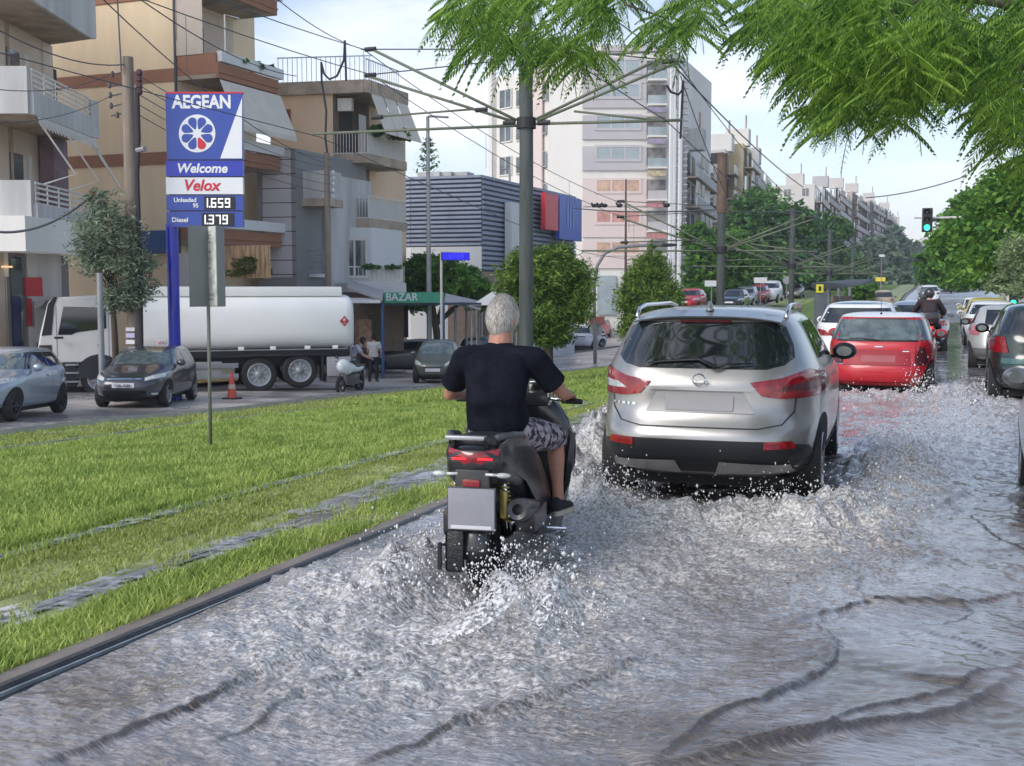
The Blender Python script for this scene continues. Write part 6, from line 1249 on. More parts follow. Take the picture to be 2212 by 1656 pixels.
for u, D, v, m_ in ((826, 43.3, 655, bp_), (958, 45.5, 655, bp_), (984, 47, 665, M['metal_grey']), (1008, 48.5, 665, M['metal_grey']), (1034, 49.5, 665, M['metal_grey']), (760, 43.5, 655, M['b_rail'])):
    a = Z(u, v, D); b = MB(); b.tube([(a.x, a.y, float(zg(a.x, a.y))), a], .06, 8); b.build('post', m_, K, world=True)
back = Wall(W(756, 47.5), W(828, 48.5), K); back.part('stall_front', 756, 655, 828, 760, 0, .1, M['b_brick']); back.part('stall_goods', 762, 690, 790, 750, .11, .5, mat('pinkish_goods', (.50, .30, .22), .8, var=.3, scale=4)); back.part('stall_shutter', 795, 680, 824, 745, .11, .2, mat('olive_shutter', (.13, .12, .08), .8, var=.3))
# white pointed tent
T_ = thing('market_tent', 'white pointed canvas tent behind the rider near the market canopy', 'tent', (*W(1062, 50), 0)); tp = Z(1075, 623, 50); b = MB(); cs = [Z(1018, 660, 48), Z(1105, 660, 48), Z(1115, 655, 53), Z(1030, 655, 53)]
b.add([tp]+cs, [(0, 1, 2), (0, 2, 3), (0, 3, 4), (0, 4, 1)]); b.build('roof', M['b_white'], T_, world=True)
for c in cs: b = MB(); b.tube([(c.x, c.y, float(zg(c.x, c.y))), c], .04, 6); b.build('pole', M['b_rail'], T_, world=True)
# ---- navy ribbed building
B = bld('commercial_building', 'navy ribbed metal commercial building with a large blue and red sign', W(1041, 62))
n0, n1, n2, n3 = W(780, 66.5), W(890, 63.8), W(1041, 62.5), W(1240, 77); zt_ = Wall(n1, n2, B).at(1041, 376)[1]; 
block(B, [n0, n1, n2, n3, off(n3, (-.5, .5), 20), off(n0, (0, 1), 14)], -4, zt_-.05, M['b_navyd'])
for (a, c) in ((n0, n1), (n1, n2), (n2, n3)):
    wl = Wall(a, c, B); b = MB(); zb_ = Wall(n1, n2, B).at(1041, 532)[1]-(1.6 if a == n2 else 0); k = 20 if a == n2 else 16; dz = (zt_-zb_)/k
    for i in range(k):
        z = zb_+dz*i; P = lambda s_, o, zz: wl.p0+wl.e*s_+wl.n*o+Vector((0, 0, zz)); vs = [P(s_, o, zz) for s_ in (0, wl.L) for o, zz in ((.003, z+.02), (.11, z+.05), (.09, z+dz*.74), (.003, z+dz*.77))]
        b.add(vs, [(0, 1, 5, 4), (1, 2, 6, 5), (2, 3, 7, 6), (0, 3, 2, 1), (4, 5, 6, 7)])
    b.build('ribbed_cladding', M['b_navy'], B, world=True)
    wl.part('base_wall', 0, wl.L, -4, zb_-.02, .0, .05, M['b_white2'], px_=False)
wl = Wall(n2, n3, B); wl.part('brick_base', .0, 5, -4, zb_+.2, .06, .35, M['b_brick'], px_=False); w12 = Wall(n1, n2, B); w12.part('brick_base', w12.L-1.9, w12.L, -4, zb_, .06, .3, M['b_brick'], px_=False)
wl.part('pale_pilaster', 1084, 440, 1106, 575, .18, .6, M['b_white2']); 
wl.part('red_sign', 1152, 420, 1180, 498, .5, .8, mat('red_sign', (.60, .03, .05), .4, var=.15)); wl.part('blue_sign', 1183, 428, 1232, 520, .5, .8, mat('blue_sign', (.03, .09, .45), .4, var=.2, scale=2))
pc = wl.at(1207, 470); P_ = wl.p0+wl.e*pc[0]+wl.n*.82+Vector((0, 0, pc[1])); text('III', 2.2, Matrix.Translation(P_) @ Matrix.Rotation(math.atan2(wl.e.y, wl.e.x), 4, 'Z') @ Matrix.Rotation(PI/2, 4, 'X'), mat('blue_sign_light', (.12, .25, .65), .4), B, world=True, bold=.02)
for u in (925, 950, 985): a = Z(u, 366, 66); b = MB(); b.box(a.x-.7, a.x+.7, a.y, a.y+1, zt_-.05, zt_+.45); b.build('roof_unit', M['b_grey'], B, world=True)
# ---- tall white high-rise
B = bld('apartment_tower', 'tall white office tower with grey and pink window bands', W(1340, 116), 'tower')
t0, t1, t2, t3 = W(1064, 124), W(1182, 117), W(1257, 116), W(1440, 116); wz = Wall(t2, t3, B); zt_ = wz.at(1340, 99)[1]; wl = Wall(t0, t1, B); zl = wl.at(1100, 162)[1]
block(B, [t0, off(t1, (0, 1), .3), off(t1, (0, 1), 18), off(t0, (0, 1), 16)], -6, zl, M['b_white']); block(B, [t1, t2, t3, off(t3, (0, 1), 22), off(t1, (0, 1), 22)], -6, zt_, M['b_white'])
wl.part('corner_fin', 1064, 132, 1072, 400, .0, .6, M['b_white']); wl.part('pink_strip', 1150, 150, 1172, 600, .003, .15, M['b_pink']); w2 = Wall(t1, t2, B)
for v in (195, 268, 340, 410):
    wl.window(1080, v, 1104, v+38, fw=.12, frame=M['b_white']); wl.window(1116, v, 1134, v+34, fw=.1)
    wl.window(1173, v-12, 1180, v+20, fw=.05, mull=0)
for i, v in enumerate((129, 182, 250, 317, 386, 453, 520)):
    pink = i >= 4; m_ = M['b_pink'] if pink else M['b_lilac']; wz.part('facade_band', 1258, v, 1396, v+ (52 if not pink else 60), .003, .2, m_)
    g = wz.window(1290, v+3 if not pink else v+5, 1380, v+28 if not pink else v+28, glass=M['b_winl'] if not pink else mat('pink_film_window', (.55, .28, .24) if i == 5 else (.58, .38, .28), .3, var=.3, scale=1.5), frame=m_, mull=2, fw=.25, depth=.3)
    for o_ in [g]+list(g.children): o_.location = (o_.location[0]+wz.n.x*.22, o_.location[1]+wz.n.y*.22, o_.location[2]) if o_ is g else o_.location
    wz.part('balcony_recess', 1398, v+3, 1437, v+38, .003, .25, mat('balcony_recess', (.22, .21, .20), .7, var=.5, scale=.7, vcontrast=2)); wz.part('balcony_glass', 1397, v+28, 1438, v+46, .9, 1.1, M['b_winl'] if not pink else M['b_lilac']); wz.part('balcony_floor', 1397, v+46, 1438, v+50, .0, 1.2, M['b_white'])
    if i in (2, 3, 4, 5, 6): wz.part('balcony_sign', 1396, v-14, 1436, v-3, .9, 1.15, mat('faded_sign', ((.30, .27, .38), (.34, .30, .40), (.5, .42, .28), (.50, .22, .22), (.50, .22, .22))[i-2], .6, var=.3, scale=3))
wz.part('roof_parapet', 1300, 99, 1425, 112, .0, .3, M['b_lilac']); wz.part('ground_floor', 1290, 596, 1330, 680, .003, .3, M['b_winl'])
# ladder-like stack of balcony edges on the street side of the tower
Ms = thing('balcony_edge_stack', 'tall white ladder-like stack of balcony edges beside the office tower', 'mast', W(1455, 112, float(zg(*W(1455, 112))))); z = -2
b = MB(); a, c = Z(1446, 640, 112), Z(1466, 640, 112)
for p in (a, c, a.lerp(c, .35)): b2 = MB(); b2.tube([(p.x, p.y, -3), (p.x, p.y, 23)], .22, 6); b2.build('upright', M['b_white2'], Ms, world=True)
while z < 22: b.tube([(a.x, a.y, z), (c.x+.6, c.y+.5, z+.25)], .10, 4); z += .62
b.build('rungs', M['b_grey'], Ms, world=True)
# ---- generic apartment blocks further away
def apt(label, u0, u1, u2, vT, D0, D1, D2, m, m2=None, storey=3.1, n=None, front='win', seed=0, name='apartment_building', roofbits=True):
    R = random.Random(seed); a, b_, c = W(u0, D0), W(u1, D1), W(u2, D2); r = bld(name, label, b_, group=None); zT = Z(u1, vT, D1).z
    block(r, [a, b_, c, (a[0]+c[0]-b_[0], a[1]+c[1]-b_[1])], -6 if D0 < 160 else 0, zT, m)
    w1, w2 = Wall(a, b_, r), Wall(b_, c, r); nf = n or int((zT+1)/storey)
    for k in range(nf):
        z = zT-storey*(k+1)+.1
        if w1.L > 1.2 and front:
            cnt = max(1, int(w1.L/3.2))
            for j in range(cnt):
                cx_ = w1.L*(j+.5)/cnt
                if front == 'win': w1.window(cx_-.6, cx_+.6, z+1.0, z+2.3, px_=False, fw=.1)
                else:
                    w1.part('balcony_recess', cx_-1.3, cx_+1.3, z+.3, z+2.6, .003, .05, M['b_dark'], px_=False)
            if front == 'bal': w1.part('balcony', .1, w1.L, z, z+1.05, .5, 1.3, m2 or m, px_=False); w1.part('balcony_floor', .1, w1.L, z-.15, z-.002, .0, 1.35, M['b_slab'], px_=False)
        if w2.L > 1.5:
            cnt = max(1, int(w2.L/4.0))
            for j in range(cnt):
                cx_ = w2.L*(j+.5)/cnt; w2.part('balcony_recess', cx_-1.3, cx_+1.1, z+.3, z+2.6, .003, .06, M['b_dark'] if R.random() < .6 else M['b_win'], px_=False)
                if R.random() < .45: w2.part('awning', cx_-1.5, cx_+1.3, z+1.4, z+2.7, 1.0, 1.15, M['b_awn'], px_=False)
            w2.part('balcony', .2, w2.L-.2, z, z+1.0, 1.1, 1.25, m2 or m, px_=False); w2.part('balcony_floor', .2, w2.L-.2, z-.16, z-.003, .0, 1.3, M['b_slab'], px_=False)
    if roofbits:
        p = Vector((*b_, 0)).lerp(Vector((*a, 0)), .4)+Vector((0, 2, 0)); q = MB(); q.box(p.x-1.5, p.x+1.5, p.y, p.y+2, zT-.02, zT+2.2); q.build('stair_house', m2 or m, r, world=True)
        q = MB(); q.tube([(p.x+1, p.y+1, zT+2.1), (p.x+1, p.y+1, zT+4)], .12, 6); q.build('chimney', M['b_slab'], r, world=True)
    return r
apt('pale block with cluttered balconies just right of the balcony edge stack', 1468, 1478, 1526, 318, 121, 120, 142, M['b_white2'], M['b_grey'], seed=1)
apt('pale block with orange shutters facing the camera beside the yellow stair tower', 1517, 1562, 1572, 322, 146, 144, 150, M['b_white'], M['b_white'], front='bal', seed=2)
apt('tall yellow walled building with a chimney behind the second catenary pole', 1552, 1600, 1620, 310, 150, 148, 158, M['b_yellow'], M['b_white'], front=None, seed=3)
apt('grey white block with overhanging balconies above the big round trees', 1598, 1612, 1652, 350, 160, 158, 190, M['b_white2'], M['b_grey'], seed=4)
apt('low wide cream building rising behind the round trees', 1640, 1755, 1775, 398, 205, 200, 225, M['far_w'], front='win', seed=5)
apt('blue shaded apartment block with a cream side wall in the distant row', 1752, 1772, 1800, 402, 228, 225, 255, M['far_w'], M['far_g'], seed=6)
apt('distant pale block with stacked balconies, second of the row', 1796, 1800, 1832, 404, 255, 252, 290, M['far_w'], M['far_w'], seed=7)
apt('distant pinkish block with brown chimney, middle of the row', 1826, 1836, 1868, 413, 285, 280, 320, M['far_p'], M['far_w'], seed=8)
apt('distant cream block with flat roof beyond the pinkish block', 1862, 1874, 1902, 432, 320, 315, 350, M['far_w'], M['far_w'], front='bal', seed=9)
apt('distant grey block, last tall one before the tree tops', 1896, 1908, 1925, 452, 350, 345, 380, M['far_g'], M['far_w'], seed=10)
apt('distant low white block behind the far tree tops', 1920, 1932, 1944, 482, 390, 385, 420, M['far_w'], M['far_w'], seed=11)
for i, (ua, ub, v) in enumerate(((1985, 2018, 514), (2012, 2050, 508), (2046, 2075, 514), (2070, 2110, 520))):
    apt(('hazy white house on the far hill, leftmost of four', 'hazy white house on the far hill, second from the left of four', 'hazy white house on the far hill, third from the left of four', 'hazy white house on the far hill, rightmost of four and half behind trees')[i], ua, ub-8, ub, v, 620, 615, 640, M['far_w'], n=4, storey=4.5, front='win', seed=20+i, roofbits=False)
apt('brown brick building behind the conifers and the market', 1035, 1062, 1120, 540, 70, 69, 84, M['b_brick'], n=1, front='win', seed=30, roofbits=False)
# ================================================================ TREES AND PLANTS
m_bark = mat('bark', (.085, .065, .05), .9, var=.3, scale=6, bump=.5, streak=True)
L_ = {}
L_['olive'] = leafmat('olive_leaves', (.10, .14, .09), (.30, .36, .24), 2.0, .2)
L_['conifer'] = leafmat('conifer_sprays', (.045, .10, .02), (.26, .40, .07), 2.2, .3)
L_['round'] = leafmat('broad_leaves', (.045, .13, .022), (.17, .34, .05), .7, .35)
L_['light'] = leafmat('light_leaves', (.07, .19, .03), (.26, .47, .07), .5, .4)
L_['dark'] = leafmat('dark_leaves', (.045, .13, .04), (.16, .31, .085), .4, .3)
L_['far'] = leafmat('hazy_leaves', (.13, .20, .14), (.25, .33, .22), .15, .3)  # distance haze mixed into these leaf colours
L_['jaca'] = leafmat('fern_like_leaves', (.05, .14, .03), (.34, .52, .08), 2.4, .5)
def leafcloud(P, size, R, asp=.5, up=.35, bend=None):
    """P: centres -> one rhombic leaf each"""
    n = len(P); a = R.uniform(0, 2*PI, n); el = R.uniform(-.9, .9, n) if bend is None else R.normal(bend, .35, n)
    d = np.stack([np.cos(a)*np.cos(el), np.sin(a)*np.cos(el), np.sin(el)], 1); t = R.normal(0, 1, (n, 3)); t[:, 2] *= (1-up); t -= d*np.sum(t*d, 1)[:, None]; t /= np.linalg.norm(t, axis=1)[:, None]+1e-9
    s = (size*np.exp(R.normal(0, .28, n)))[:, None]
    V = np.stack([P-d*s, P+t*s*asp, P+d*s, P-t*s*asp], 1).reshape(-1, 3); F = np.arange(n*4).reshape(n, 4); return V, F
def crown_pts(blobs, n, R, clump, shell=.55):
    tot = sum(b[3]*b[4]*b[5] for b in blobs); out_ = []
    for cx, cy, cz, rx, ry, rz in blobs:
        k = max(6, int(n/clump*(rx*ry*rz)/tot)); d = R.normal(0, 1, (k, 3)); d /= np.linalg.norm(d, axis=1)[:, None]; r = (shell+(1-shell)*R.rand(k))**.8
        d[:, 2] *= np.where(d[:, 2] < -.2, .75, 1)
        c = np.array([cx, cy, cz])+d*r[:, None]*np.array([rx, ry, rz])*(1+.12*R.normal(0, 1, k))[:, None]
        cs = min(rx, ry, rz)*.17; out_.append((c[:, None]+R.normal(0, cs, (k, clump, 3))*np.array([1, 1, .7])).reshape(-1, 3))
    return np.concatenate(out_)
def tree(name, label, cat, base, blobs, n, size, mt, trunk_r=.15, clump=26, seed=1, group=None, limbs=True, asp=.5, bend=None, shell=.55):
    R = np.random.RandomState(seed); root = thing(name, label, cat, base, 0, group); bs = [(b[0]-base[0], b[1]-base[1], b[2]-base[2])+tuple(b[3:]) for b in blobs]
    V, F = leafcloud(crown_pts(bs, n, R, clump, shell), size, R, asp, bend=bend); mesh_np('crown', V, F, mt, root)
    top = max(b[2] for b in bs); b0 = bs[0]; t = MB(); t.tube([(0, 0, -.3), (b0[0]*.2, b0[1]*.2, top*.35), (b0[0]*.7, b0[1]*.7, top*.8)], [trunk_r*1.25, trunk_r, trunk_r*.6], 9)
    if limbs:
        for b in bs:
            for k in range(3):
                a = R.uniform(0, 2*PI); t.tube([(b0[0]*.3, b0[1]*.3, top*.45), ((b[0]+b0[0]*.5)*.5+R.normal(0, .1), (b[1]+b0[1]*.5)*.5, (b[2]+top*.5)*.5), (b[0]+b[3]*.6*math.cos(a), b[1]+b[4]*.6*math.sin(a), b[2]+b[5]*R.uniform(-.3, .6))], [trunk_r*.5, trunk_r*.32, trunk_r*.1], 6)
    t.build('trunk', m_bark, root, smooth=True); return root
def B_(u, v, D, ru, rv, depth=None):
    """a crown lobe given by where it shows and how big"""
    p = pt(u, v, D); k = D/F_PX; return (p.x, p.y, p.z, ru*k, depth or ru*k, rv*k)
def base_at(u, D): x, y = W(u, D); return (x, y, float(zg(x, y)))
tree('olive_tree', 'grey green olive tree in front of the tanker cab', 'tree', base_at(248, 29.2), [B_(230, 500, 29, 70, 75), B_(265, 560, 29, 60, 60), B_(200, 560, 29, 50, 50), B_(215, 440, 29, 32, 32), B_(265, 640, 29, 55, 50), B_(300, 600, 29.2, 38, 60)], 12000, .06, L_['olive'], .08, 22, 2, asp=.28, shell=.4)
tree('round_tree', 'dense round green tree behind the market canopy', 'tree', base_at(950, 57), [B_(920, 590, 57, 50, 38), B_(980, 615, 57, 60, 45), B_(1030, 640, 57, 38, 35), B_(900, 640, 57, 40, 40)], 14000, .13, L_['round'], .2, 26, 3)
tree('conifer', 'large bushy conifer with a bare trunk and brown patch beside the main catenary pole', 'tree', base_at(1185, 31), [B_(1180, 600, 31, 70, 52), B_(1120, 600, 31, 45, 50), B_(1235, 610, 31, 48, 50), B_(1190, 560, 31, 50, 30), B_(1175, 680, 31, 75, 55), B_(1140, 560, 31, 38, 28), B_(1190, 730, 31, 50, 28), B_(1240, 670, 31, 42, 42), B_(1095, 640, 31, 26, 26), B_(1270, 650, 31, 20, 22), B_(1215, 545, 31, 24, 22)], 48000, .075, L_['conifer'], .13, 16, 4, asp=.2, bend=.45, shell=.3)
tree('conifer', 'pointed bushy conifer left of the silver crossover roof', 'tree', base_at(1405, 42), [B_(1405, 590, 42, 45, 42), B_(1400, 650, 42, 68, 50), B_(1395, 710, 42, 62, 40), B_(1410, 555, 42, 18, 24), B_(1440, 640, 42, 35, 45), B_(1370, 620, 42, 30, 40), B_(1408, 535, 42, 9, 18)], 38000, .09, L_['conifer'], .13, 16, 5, asp=.2, bend=.45, shell=.3)
tree('round_tree', 'light green tree just left of the second catenary pole', 'tree', base_at(1545, 92), [B_(1530, 560, 92, 48, 45), B_(1590, 560, 92, 48, 50), B_(1540, 615, 92, 60, 40), B_(1500, 510, 94, 30, 28)], 12000, .22, L_['round'], .3, 24, 6)
tree('round_tree', 'very large dark green tree between the second and third catenary poles', 'tree', base_at(1660, 118), [B_(1640, 470, 118, 62, 60), B_(1690, 530, 118, 55, 60), B_(1600, 520, 118, 50, 60), B_(1650, 590, 118, 85, 50), B_(1715, 480, 118, 42, 42), B_(1560, 560, 118, 40, 60)], 22000, .28, L_['dark'], .4, 24, 7)
tree('round_tree', 'mid green tree right behind the third catenary pole', 'tree', base_at(1760, 140), [B_(1750, 520, 140, 50, 45), B_(1790, 560, 140, 45, 50), B_(1760, 600, 140, 62, 40), B_(1800, 500, 140, 34, 34), B_(1725, 500, 140, 34, 36)], 15000, .32, L_['dark'], .35, 24, 8)
tree('shrub', 'clipped round bush at the end of the tram shelter', 'bush', base_at(1860, 80), [B_(1858, 635, 80, 26, 22), B_(1880, 628, 82, 18, 18)], 3000, .13, L_['round'], .08, 20, 9)
R0 = random.Random(4)
fl = ['pale hazy tree left of the tram line, closest of the far row', 'hazy tree rising above the tram shelter roof', 'hazy tree behind the thin lamp post beyond the shelter', 'tall slim hazy tree in the far row before the white houses', 'far grey green tree at the crest left of the road', 'far grey green tree right at the crest of the avenue', 'low hazy tree at the end of the avenue', 'small hazy tree where the avenue vanishes']
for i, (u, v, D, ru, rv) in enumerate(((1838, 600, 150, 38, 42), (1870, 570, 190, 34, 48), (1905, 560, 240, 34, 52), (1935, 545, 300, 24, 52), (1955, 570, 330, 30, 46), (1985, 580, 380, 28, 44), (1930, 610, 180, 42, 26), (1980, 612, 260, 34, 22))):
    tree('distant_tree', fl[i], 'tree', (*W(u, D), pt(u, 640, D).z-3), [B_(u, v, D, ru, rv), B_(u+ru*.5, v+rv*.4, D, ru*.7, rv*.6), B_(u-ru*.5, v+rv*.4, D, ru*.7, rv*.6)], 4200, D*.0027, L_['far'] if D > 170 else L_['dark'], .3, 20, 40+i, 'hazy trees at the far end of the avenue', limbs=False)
rl = ['nearest big bright green tree of the roadside row on the right', 'second big bright green tree of the roadside row on the right', 'third tree of the right roadside row, right of the traffic light', 'fourth tree of the right roadside row, below the traffic light', 'fifth tree of the right roadside row, small with distance', 'farthest tree of the right roadside row']
for i, (u, D, bl, mt_) in enumerate(((2215, 44, [(2200, 420, 70, 70), (2150, 500, 75, 75), (2215, 520, 80, 90), (2180, 590, 90, 45)], 'light'), (2120, 62, [(2110, 470, 55, 60), (2080, 540, 62, 55), (2130, 580, 70, 50), (2150, 430, 45, 50)], 'light'), (2075, 84, [(2065, 500, 38, 50), (2045, 560, 48, 45), (2090, 590, 50, 40)], 'round'),
    (2040, 112, [(2035, 555, 32, 40), (2020, 590, 34, 32), (2050, 600, 40, 28)], 'round'), (2120, 150, [(2070, 600, 50, 26), (2020, 605, 30, 24)], 'dark'), (2005, 210, [(2005, 600, 18, 22), (1996, 612, 16, 14)], 'dark'))):
    b0 = W(u, D); tree('roadside_tree', rl[i], 'tree', (max(b0[0], 6.2), b0[1], float(zg(b0[0], b0[1]))), [B_(a, b, D+(k % 2)*2-1, c, d) for k, (a, b, c, d) in enumerate(bl)], 20000 if i < 2 else 9000, .0026*D, L_[mt_], .25, 26, 60+i, 'green trees lining the right side of the avenue')
tree('roadside_tree', 'pale small leaved tree at the right border above the black car', 'tree', (7.4, 33, 0), [B_(2200, 560, 36, 45, 50), B_(2185, 610, 36, 50, 30), B_(2230, 620, 34, 50, 35)], 6000, .07, leafmat('pale_small_leaves', (.14, .20, .09), (.34, .42, .20), 1.5, .3), .1, 20, 77, asp=.35)
# Norfolk pine far behind the navy building
np_ = thing('norfolk_pine', 'small tiered pine silhouette on the skyline left of the high-rise', 'tree', W(925, 82, 0)); b = MB(); p0_ = pt(925, 380, 82); b.tube([(p0_.x, p0_.y, 0), (p0_.x, p0_.y, pt(925, 296, 82).z)], [.2, .05], 6); b.build('trunk', m_bark, np_, world=True)
V_, n_ = [], 0; R = np.random.RandomState(5)
for v, ru in ((300, 6), (313, 12), (328, 16), (345, 20), (362, 25), (380, 28)):
    c = pt(925, v, 82)
    for k in range(7):
        a = 2*PI*k/7+v; L = ru/F_PX*82; t_ = np.linspace(.1, 1, 16); V_.append(np.stack([c.x+np.cos(a)*L*t_, c.y+np.sin(a)*L*t_, c.z+.5*L*t_**2-.1+0*t_], 1)+R.normal(0, .06, (16, 3)))
V, F = leafcloud(np.concatenate(V_), .13, R, .4); V -= np.array(np_.location); mesh_np('crown', V, F, L_['dark'], np_)
# balcony and ivy plants
def plant(label, pts_, n, size, mt_, seed, name='balcony_plant'):
    R = np.random.RandomState(seed); r = thing(name, label, 'plant', tuple(pts_[0][:3])); V, F = leafcloud(crown_pts(pts_, n, R, 12), size, R); V -= np.array(r.location); mesh_np('foliage', V, F, mt_, r); return r
plant('trailing green plants on the cream building balcony above the fuel sign', [B_(520, 135, 44, 16, 8, .3), B_(556, 148, 45, 14, 12, .3), B_(585, 150, 46, 14, 7, .3)], 1400, .07, L_['dark'], 1)
plant('green plants climbing the peach building upper balcony', [B_(815, 285, 51, 22, 14, .3), B_(860, 292, 52.5, 26, 15, .3), B_(880, 300, 53, 14, 8, .3)], 1800, .08, L_['dark'], 2)
plant('row of plants along the lower terrace railing', [B_(800, 577, 47.6, 22, 6, .3), B_(850, 577, 48, 20, 5, .3)], 900, .07, L_['dark'], 3)
plant('sparse creeper hanging over the reed screen behind the tanker', [B_(530, 575, 41.5, 28, 22, .25), B_(570, 590, 42.0, 22, 12, .25), B_(500, 592, 41.3, 30, 8, .25)], 1500, .06, leafmat('creeper', (.12, .15, .04), (.30, .33, .10), 2, .3), 4, 'creeper')
# ---- overhanging tree: fern-like fronds close to the camera
R = np.random.RandomState(8)
PA = [(955, -40), (955, 15), (990, 70), (1040, 105), (1085, 85), (1120, 110), (1150, 60), (1190, 110), (1240, 130), (1290, 120), (1330, 90), (1330, 20), (1400, 10), (1410, 60), (1440, 80), (1500, 70), (1535, 20), (1560, -40)]
PB = [(1570, -40), (1600, 10), (1640, 60), (1690, 110), (1740, 160), (1760, 210), (1790, 250), (1840, 290), (1900, 280), (1960, 260), (1985, 230), (2020, 190), (2080, 170), (2130, 215), (2170, 290), (2230, 350), (2280, 350), (2280, -60)]
def inpoly(x, y, P):
    c = np.zeros(x.shape, bool); n = len(P)
    for i in range(n):
        (x0, y0), (x1, y1) = P[i], P[(i+1) % n]; k = ((y0 > y) != (y1 > y)) & (x < (x1-x0)*(y-y0)/(y1-y0+1e-9)+x0); c ^= k
    return c
def fronds(P, n, D0, D1, seed, droop, leftbias):
    R = np.random.RandomState(seed); xs, ys = [p[0] for p in P], [p[1] for p in P]; U = R.uniform(min(xs), max(xs), n*8); Vv = R.uniform(min(ys)-20, max(ys), n*8); tw_ = R.randint(0, 10**6); c_ = vnoise(U, Vv, 46, seed+50)+.35*vnoise(U, Vv, 17, seed+51); k = inpoly(U, Vv, P) & (c_ > (.52 if seed == 2 else .52)); U, Vv = U[k][:n], Vv[k][:n]
    out_ = []; base = []
    for u, v in zip(U, Vv):
        D = R.uniform(D0, D1); p = np.array(pt(u, v, D)); az = R.normal(leftbias, 1.5); L = R.uniform(.13, .31)*D/7; m = 15
        rt = np.array([math.cos(YAW), math.sin(YAW), 0]); fw = np.array([-math.sin(YAW), math.cos(YAW), 0]); h = rt*math.cos(az)+fw*math.sin(az); t = np.linspace(0, 1, m)
        el = R.uniform(-.5, .15); pts_ = p+np.outer(t*L*math.cos(el), h)+np.outer(L*(math.sin(el)*t-droop*R.uniform(.5, 1.4)*t**2), [0, 0, 1.0]); base.append((p, pts_))
        sd_ = np.cross(h, [0, 0, 1.0]); pr = np.sin(np.clip(t*.92+.12, 0, 1)*PI)**.6*L*.27
        for s in (-1, 1):
            a = pts_[1:]; w_ = pr[1:, None]; tip = a+(sd_*s*.75+h*.45+np.array([0, 0, -.55-.3*R.rand()]))*w_; wd = h*L*.030
            md = (a+tip)/2; out_.append(np.stack([a, md+wd, tip, md-wd], 1))
        r0 = pts_; out_.append(np.stack([r0[:-1]-sd_*.0025, r0[1:]-sd_*.0025, r0[1:]+sd_*.0025, r0[:-1]+sd_*.0025], 1))
    V = np.concatenate(out_).reshape(-1, 3); return V, base
ot = thing('overhanging_tree', 'tree with fern-like fronds hanging into the top right of the view', 'tree', (6.4, 5.2, .1))
VA, bA = fronds(PA, 560, 6.2, 8.6, 1, .75, PI*.95); VB, bB = fronds(PB, 2500, 5.6, 9.5, 2, .65, PI*.95)
V = np.concatenate([VA, VB])-np.array(ot.location); mesh_np('crown', V, np.arange(len(V)).reshape(-1, 4), L_['jaca'], ot)
b = MB(); O = Vector((6.4, 5.2, .1)); b.tube([(0, 0, -.2), (.1, .1, 2.0), (-.2, .5, 3.6)], [.22, .18, .15], 10); b.build('trunk', m_bark, ot, smooth=True)
for pts_, r0 in (([Vector((6.2, 5.7, 3.6)), pt(2212, 15, 7.6), pt(2100, -5, 7.6), pt(1980, 5, 7.8), pt(1900, 40, 8)], .05), ([pt(2100, -5, 7.6), pt(2080, 60, 7.5), pt(2060, 100, 7.4)], .012), ([Vector((6.2, 5.7, 3.6)), pt(2300, -160, 7.6), pt(1700, -110, 7.6), pt(1300, -50, 7.6), pt(1120, -10, 7.4)], .06), ([pt(2215, 10, 7.6), pt(2200, 220, 7.4), pt(2150, 260, 7.4)], .012), ([pt(2200, 200, 7.4), pt(2150, 345, 7.3), pt(2110, 350, 7.3), pt(2085, 362, 7.3)], .004), ([pt(1700, -110, 7.6), pt(1620, 0, 7.5), pt(1560, 30, 7.4)], .012), ([pt(1340, -60, 7.5), pt(1350, 10, 7.4), pt(1440, 40, 7.3)], .01)):
    c = MB(); c.tube([p-O for p in pts_], [r0*(1-.7*i/len(pts_)) for i in range(len(pts_))], 7); c.build('branch', m_bark, ot, smooth=True)
# pavement on the right
sheet('pavement', 5.3, 9.5, 5, ysL, .10, m_pave)
kerb('kerb', [(5.15, -.3), (5.15, .10), (5.3, .11), (5.3, -.1)], YM, m_kerb)
# ================================================================ POLES, SIGNS, WIRES
def wv(*p): return [Vector(q) for q in p]
def sag(a, b, s, n=14): a, b = Vector(a), Vector(b); return [a.lerp(b, t)+Vector((0, 0, -s*4*t*(1-t))) for t in np.linspace(0, 1, n)]
# ---- fuel price sign
sx0 = pt(375, 640, 30.0); gz_ = float(zg(sx0.x, sx0.y)); S = thing('fuel_price_sign', 'tall blue and white fuel price sign on a round blue post', 'sign', (sx0.x, sx0.y, gz_))
m_blue = mat('sign_blue', (.018, .060, .36), .35, var=.06, coat=.3); m_blue2 = mat('sign_bright_blue', (.012, .03, .42), .35, var=.06, coat=.3); m_wh = mat('sign_white', (.80, .81, .83), .4, var=.03, coat=.2); m_red = mat('sign_red', (.62, .02, .05), .4); m_frame = mat('sign_frame', (.03, .03, .08), .4)
b = MB(); b.tube([(sx0.x, sx0.y, gz_-.2), (sx0.x, sx0.y, pt(375, 485, 30).z)], .155, 20); b.build('post', mat('deep_blue_post', (.008, .02, .42), .35, coat=.4), S, world=True, smooth=True, autosmooth=40)
wS = Wall(W(357, 29.85), W(525, 29.85), S)
for u0, v0, u1, v1, m_, nm in ((357, 203, 525, 345, m_blue, 'logo_panel'), (358, 348, 525, 381, m_blue2, 'welcome_panel'), (358, 384, 525, 420, m_wh, 'oil_panel'), (359, 423, 525, 455, m_blue, 'price_panel'), (359, 458, 525, 491, m_blue, 'price_panel')): wS.part(nm, u0, v0, u1, v1, -.16, .0, m_)
wS.part('frame', 360, 206, 522, 488, -.14, -.02, m_frame); wS.part('red_top', 357, 199, 524, 202.5, -.16, .0, m_red)
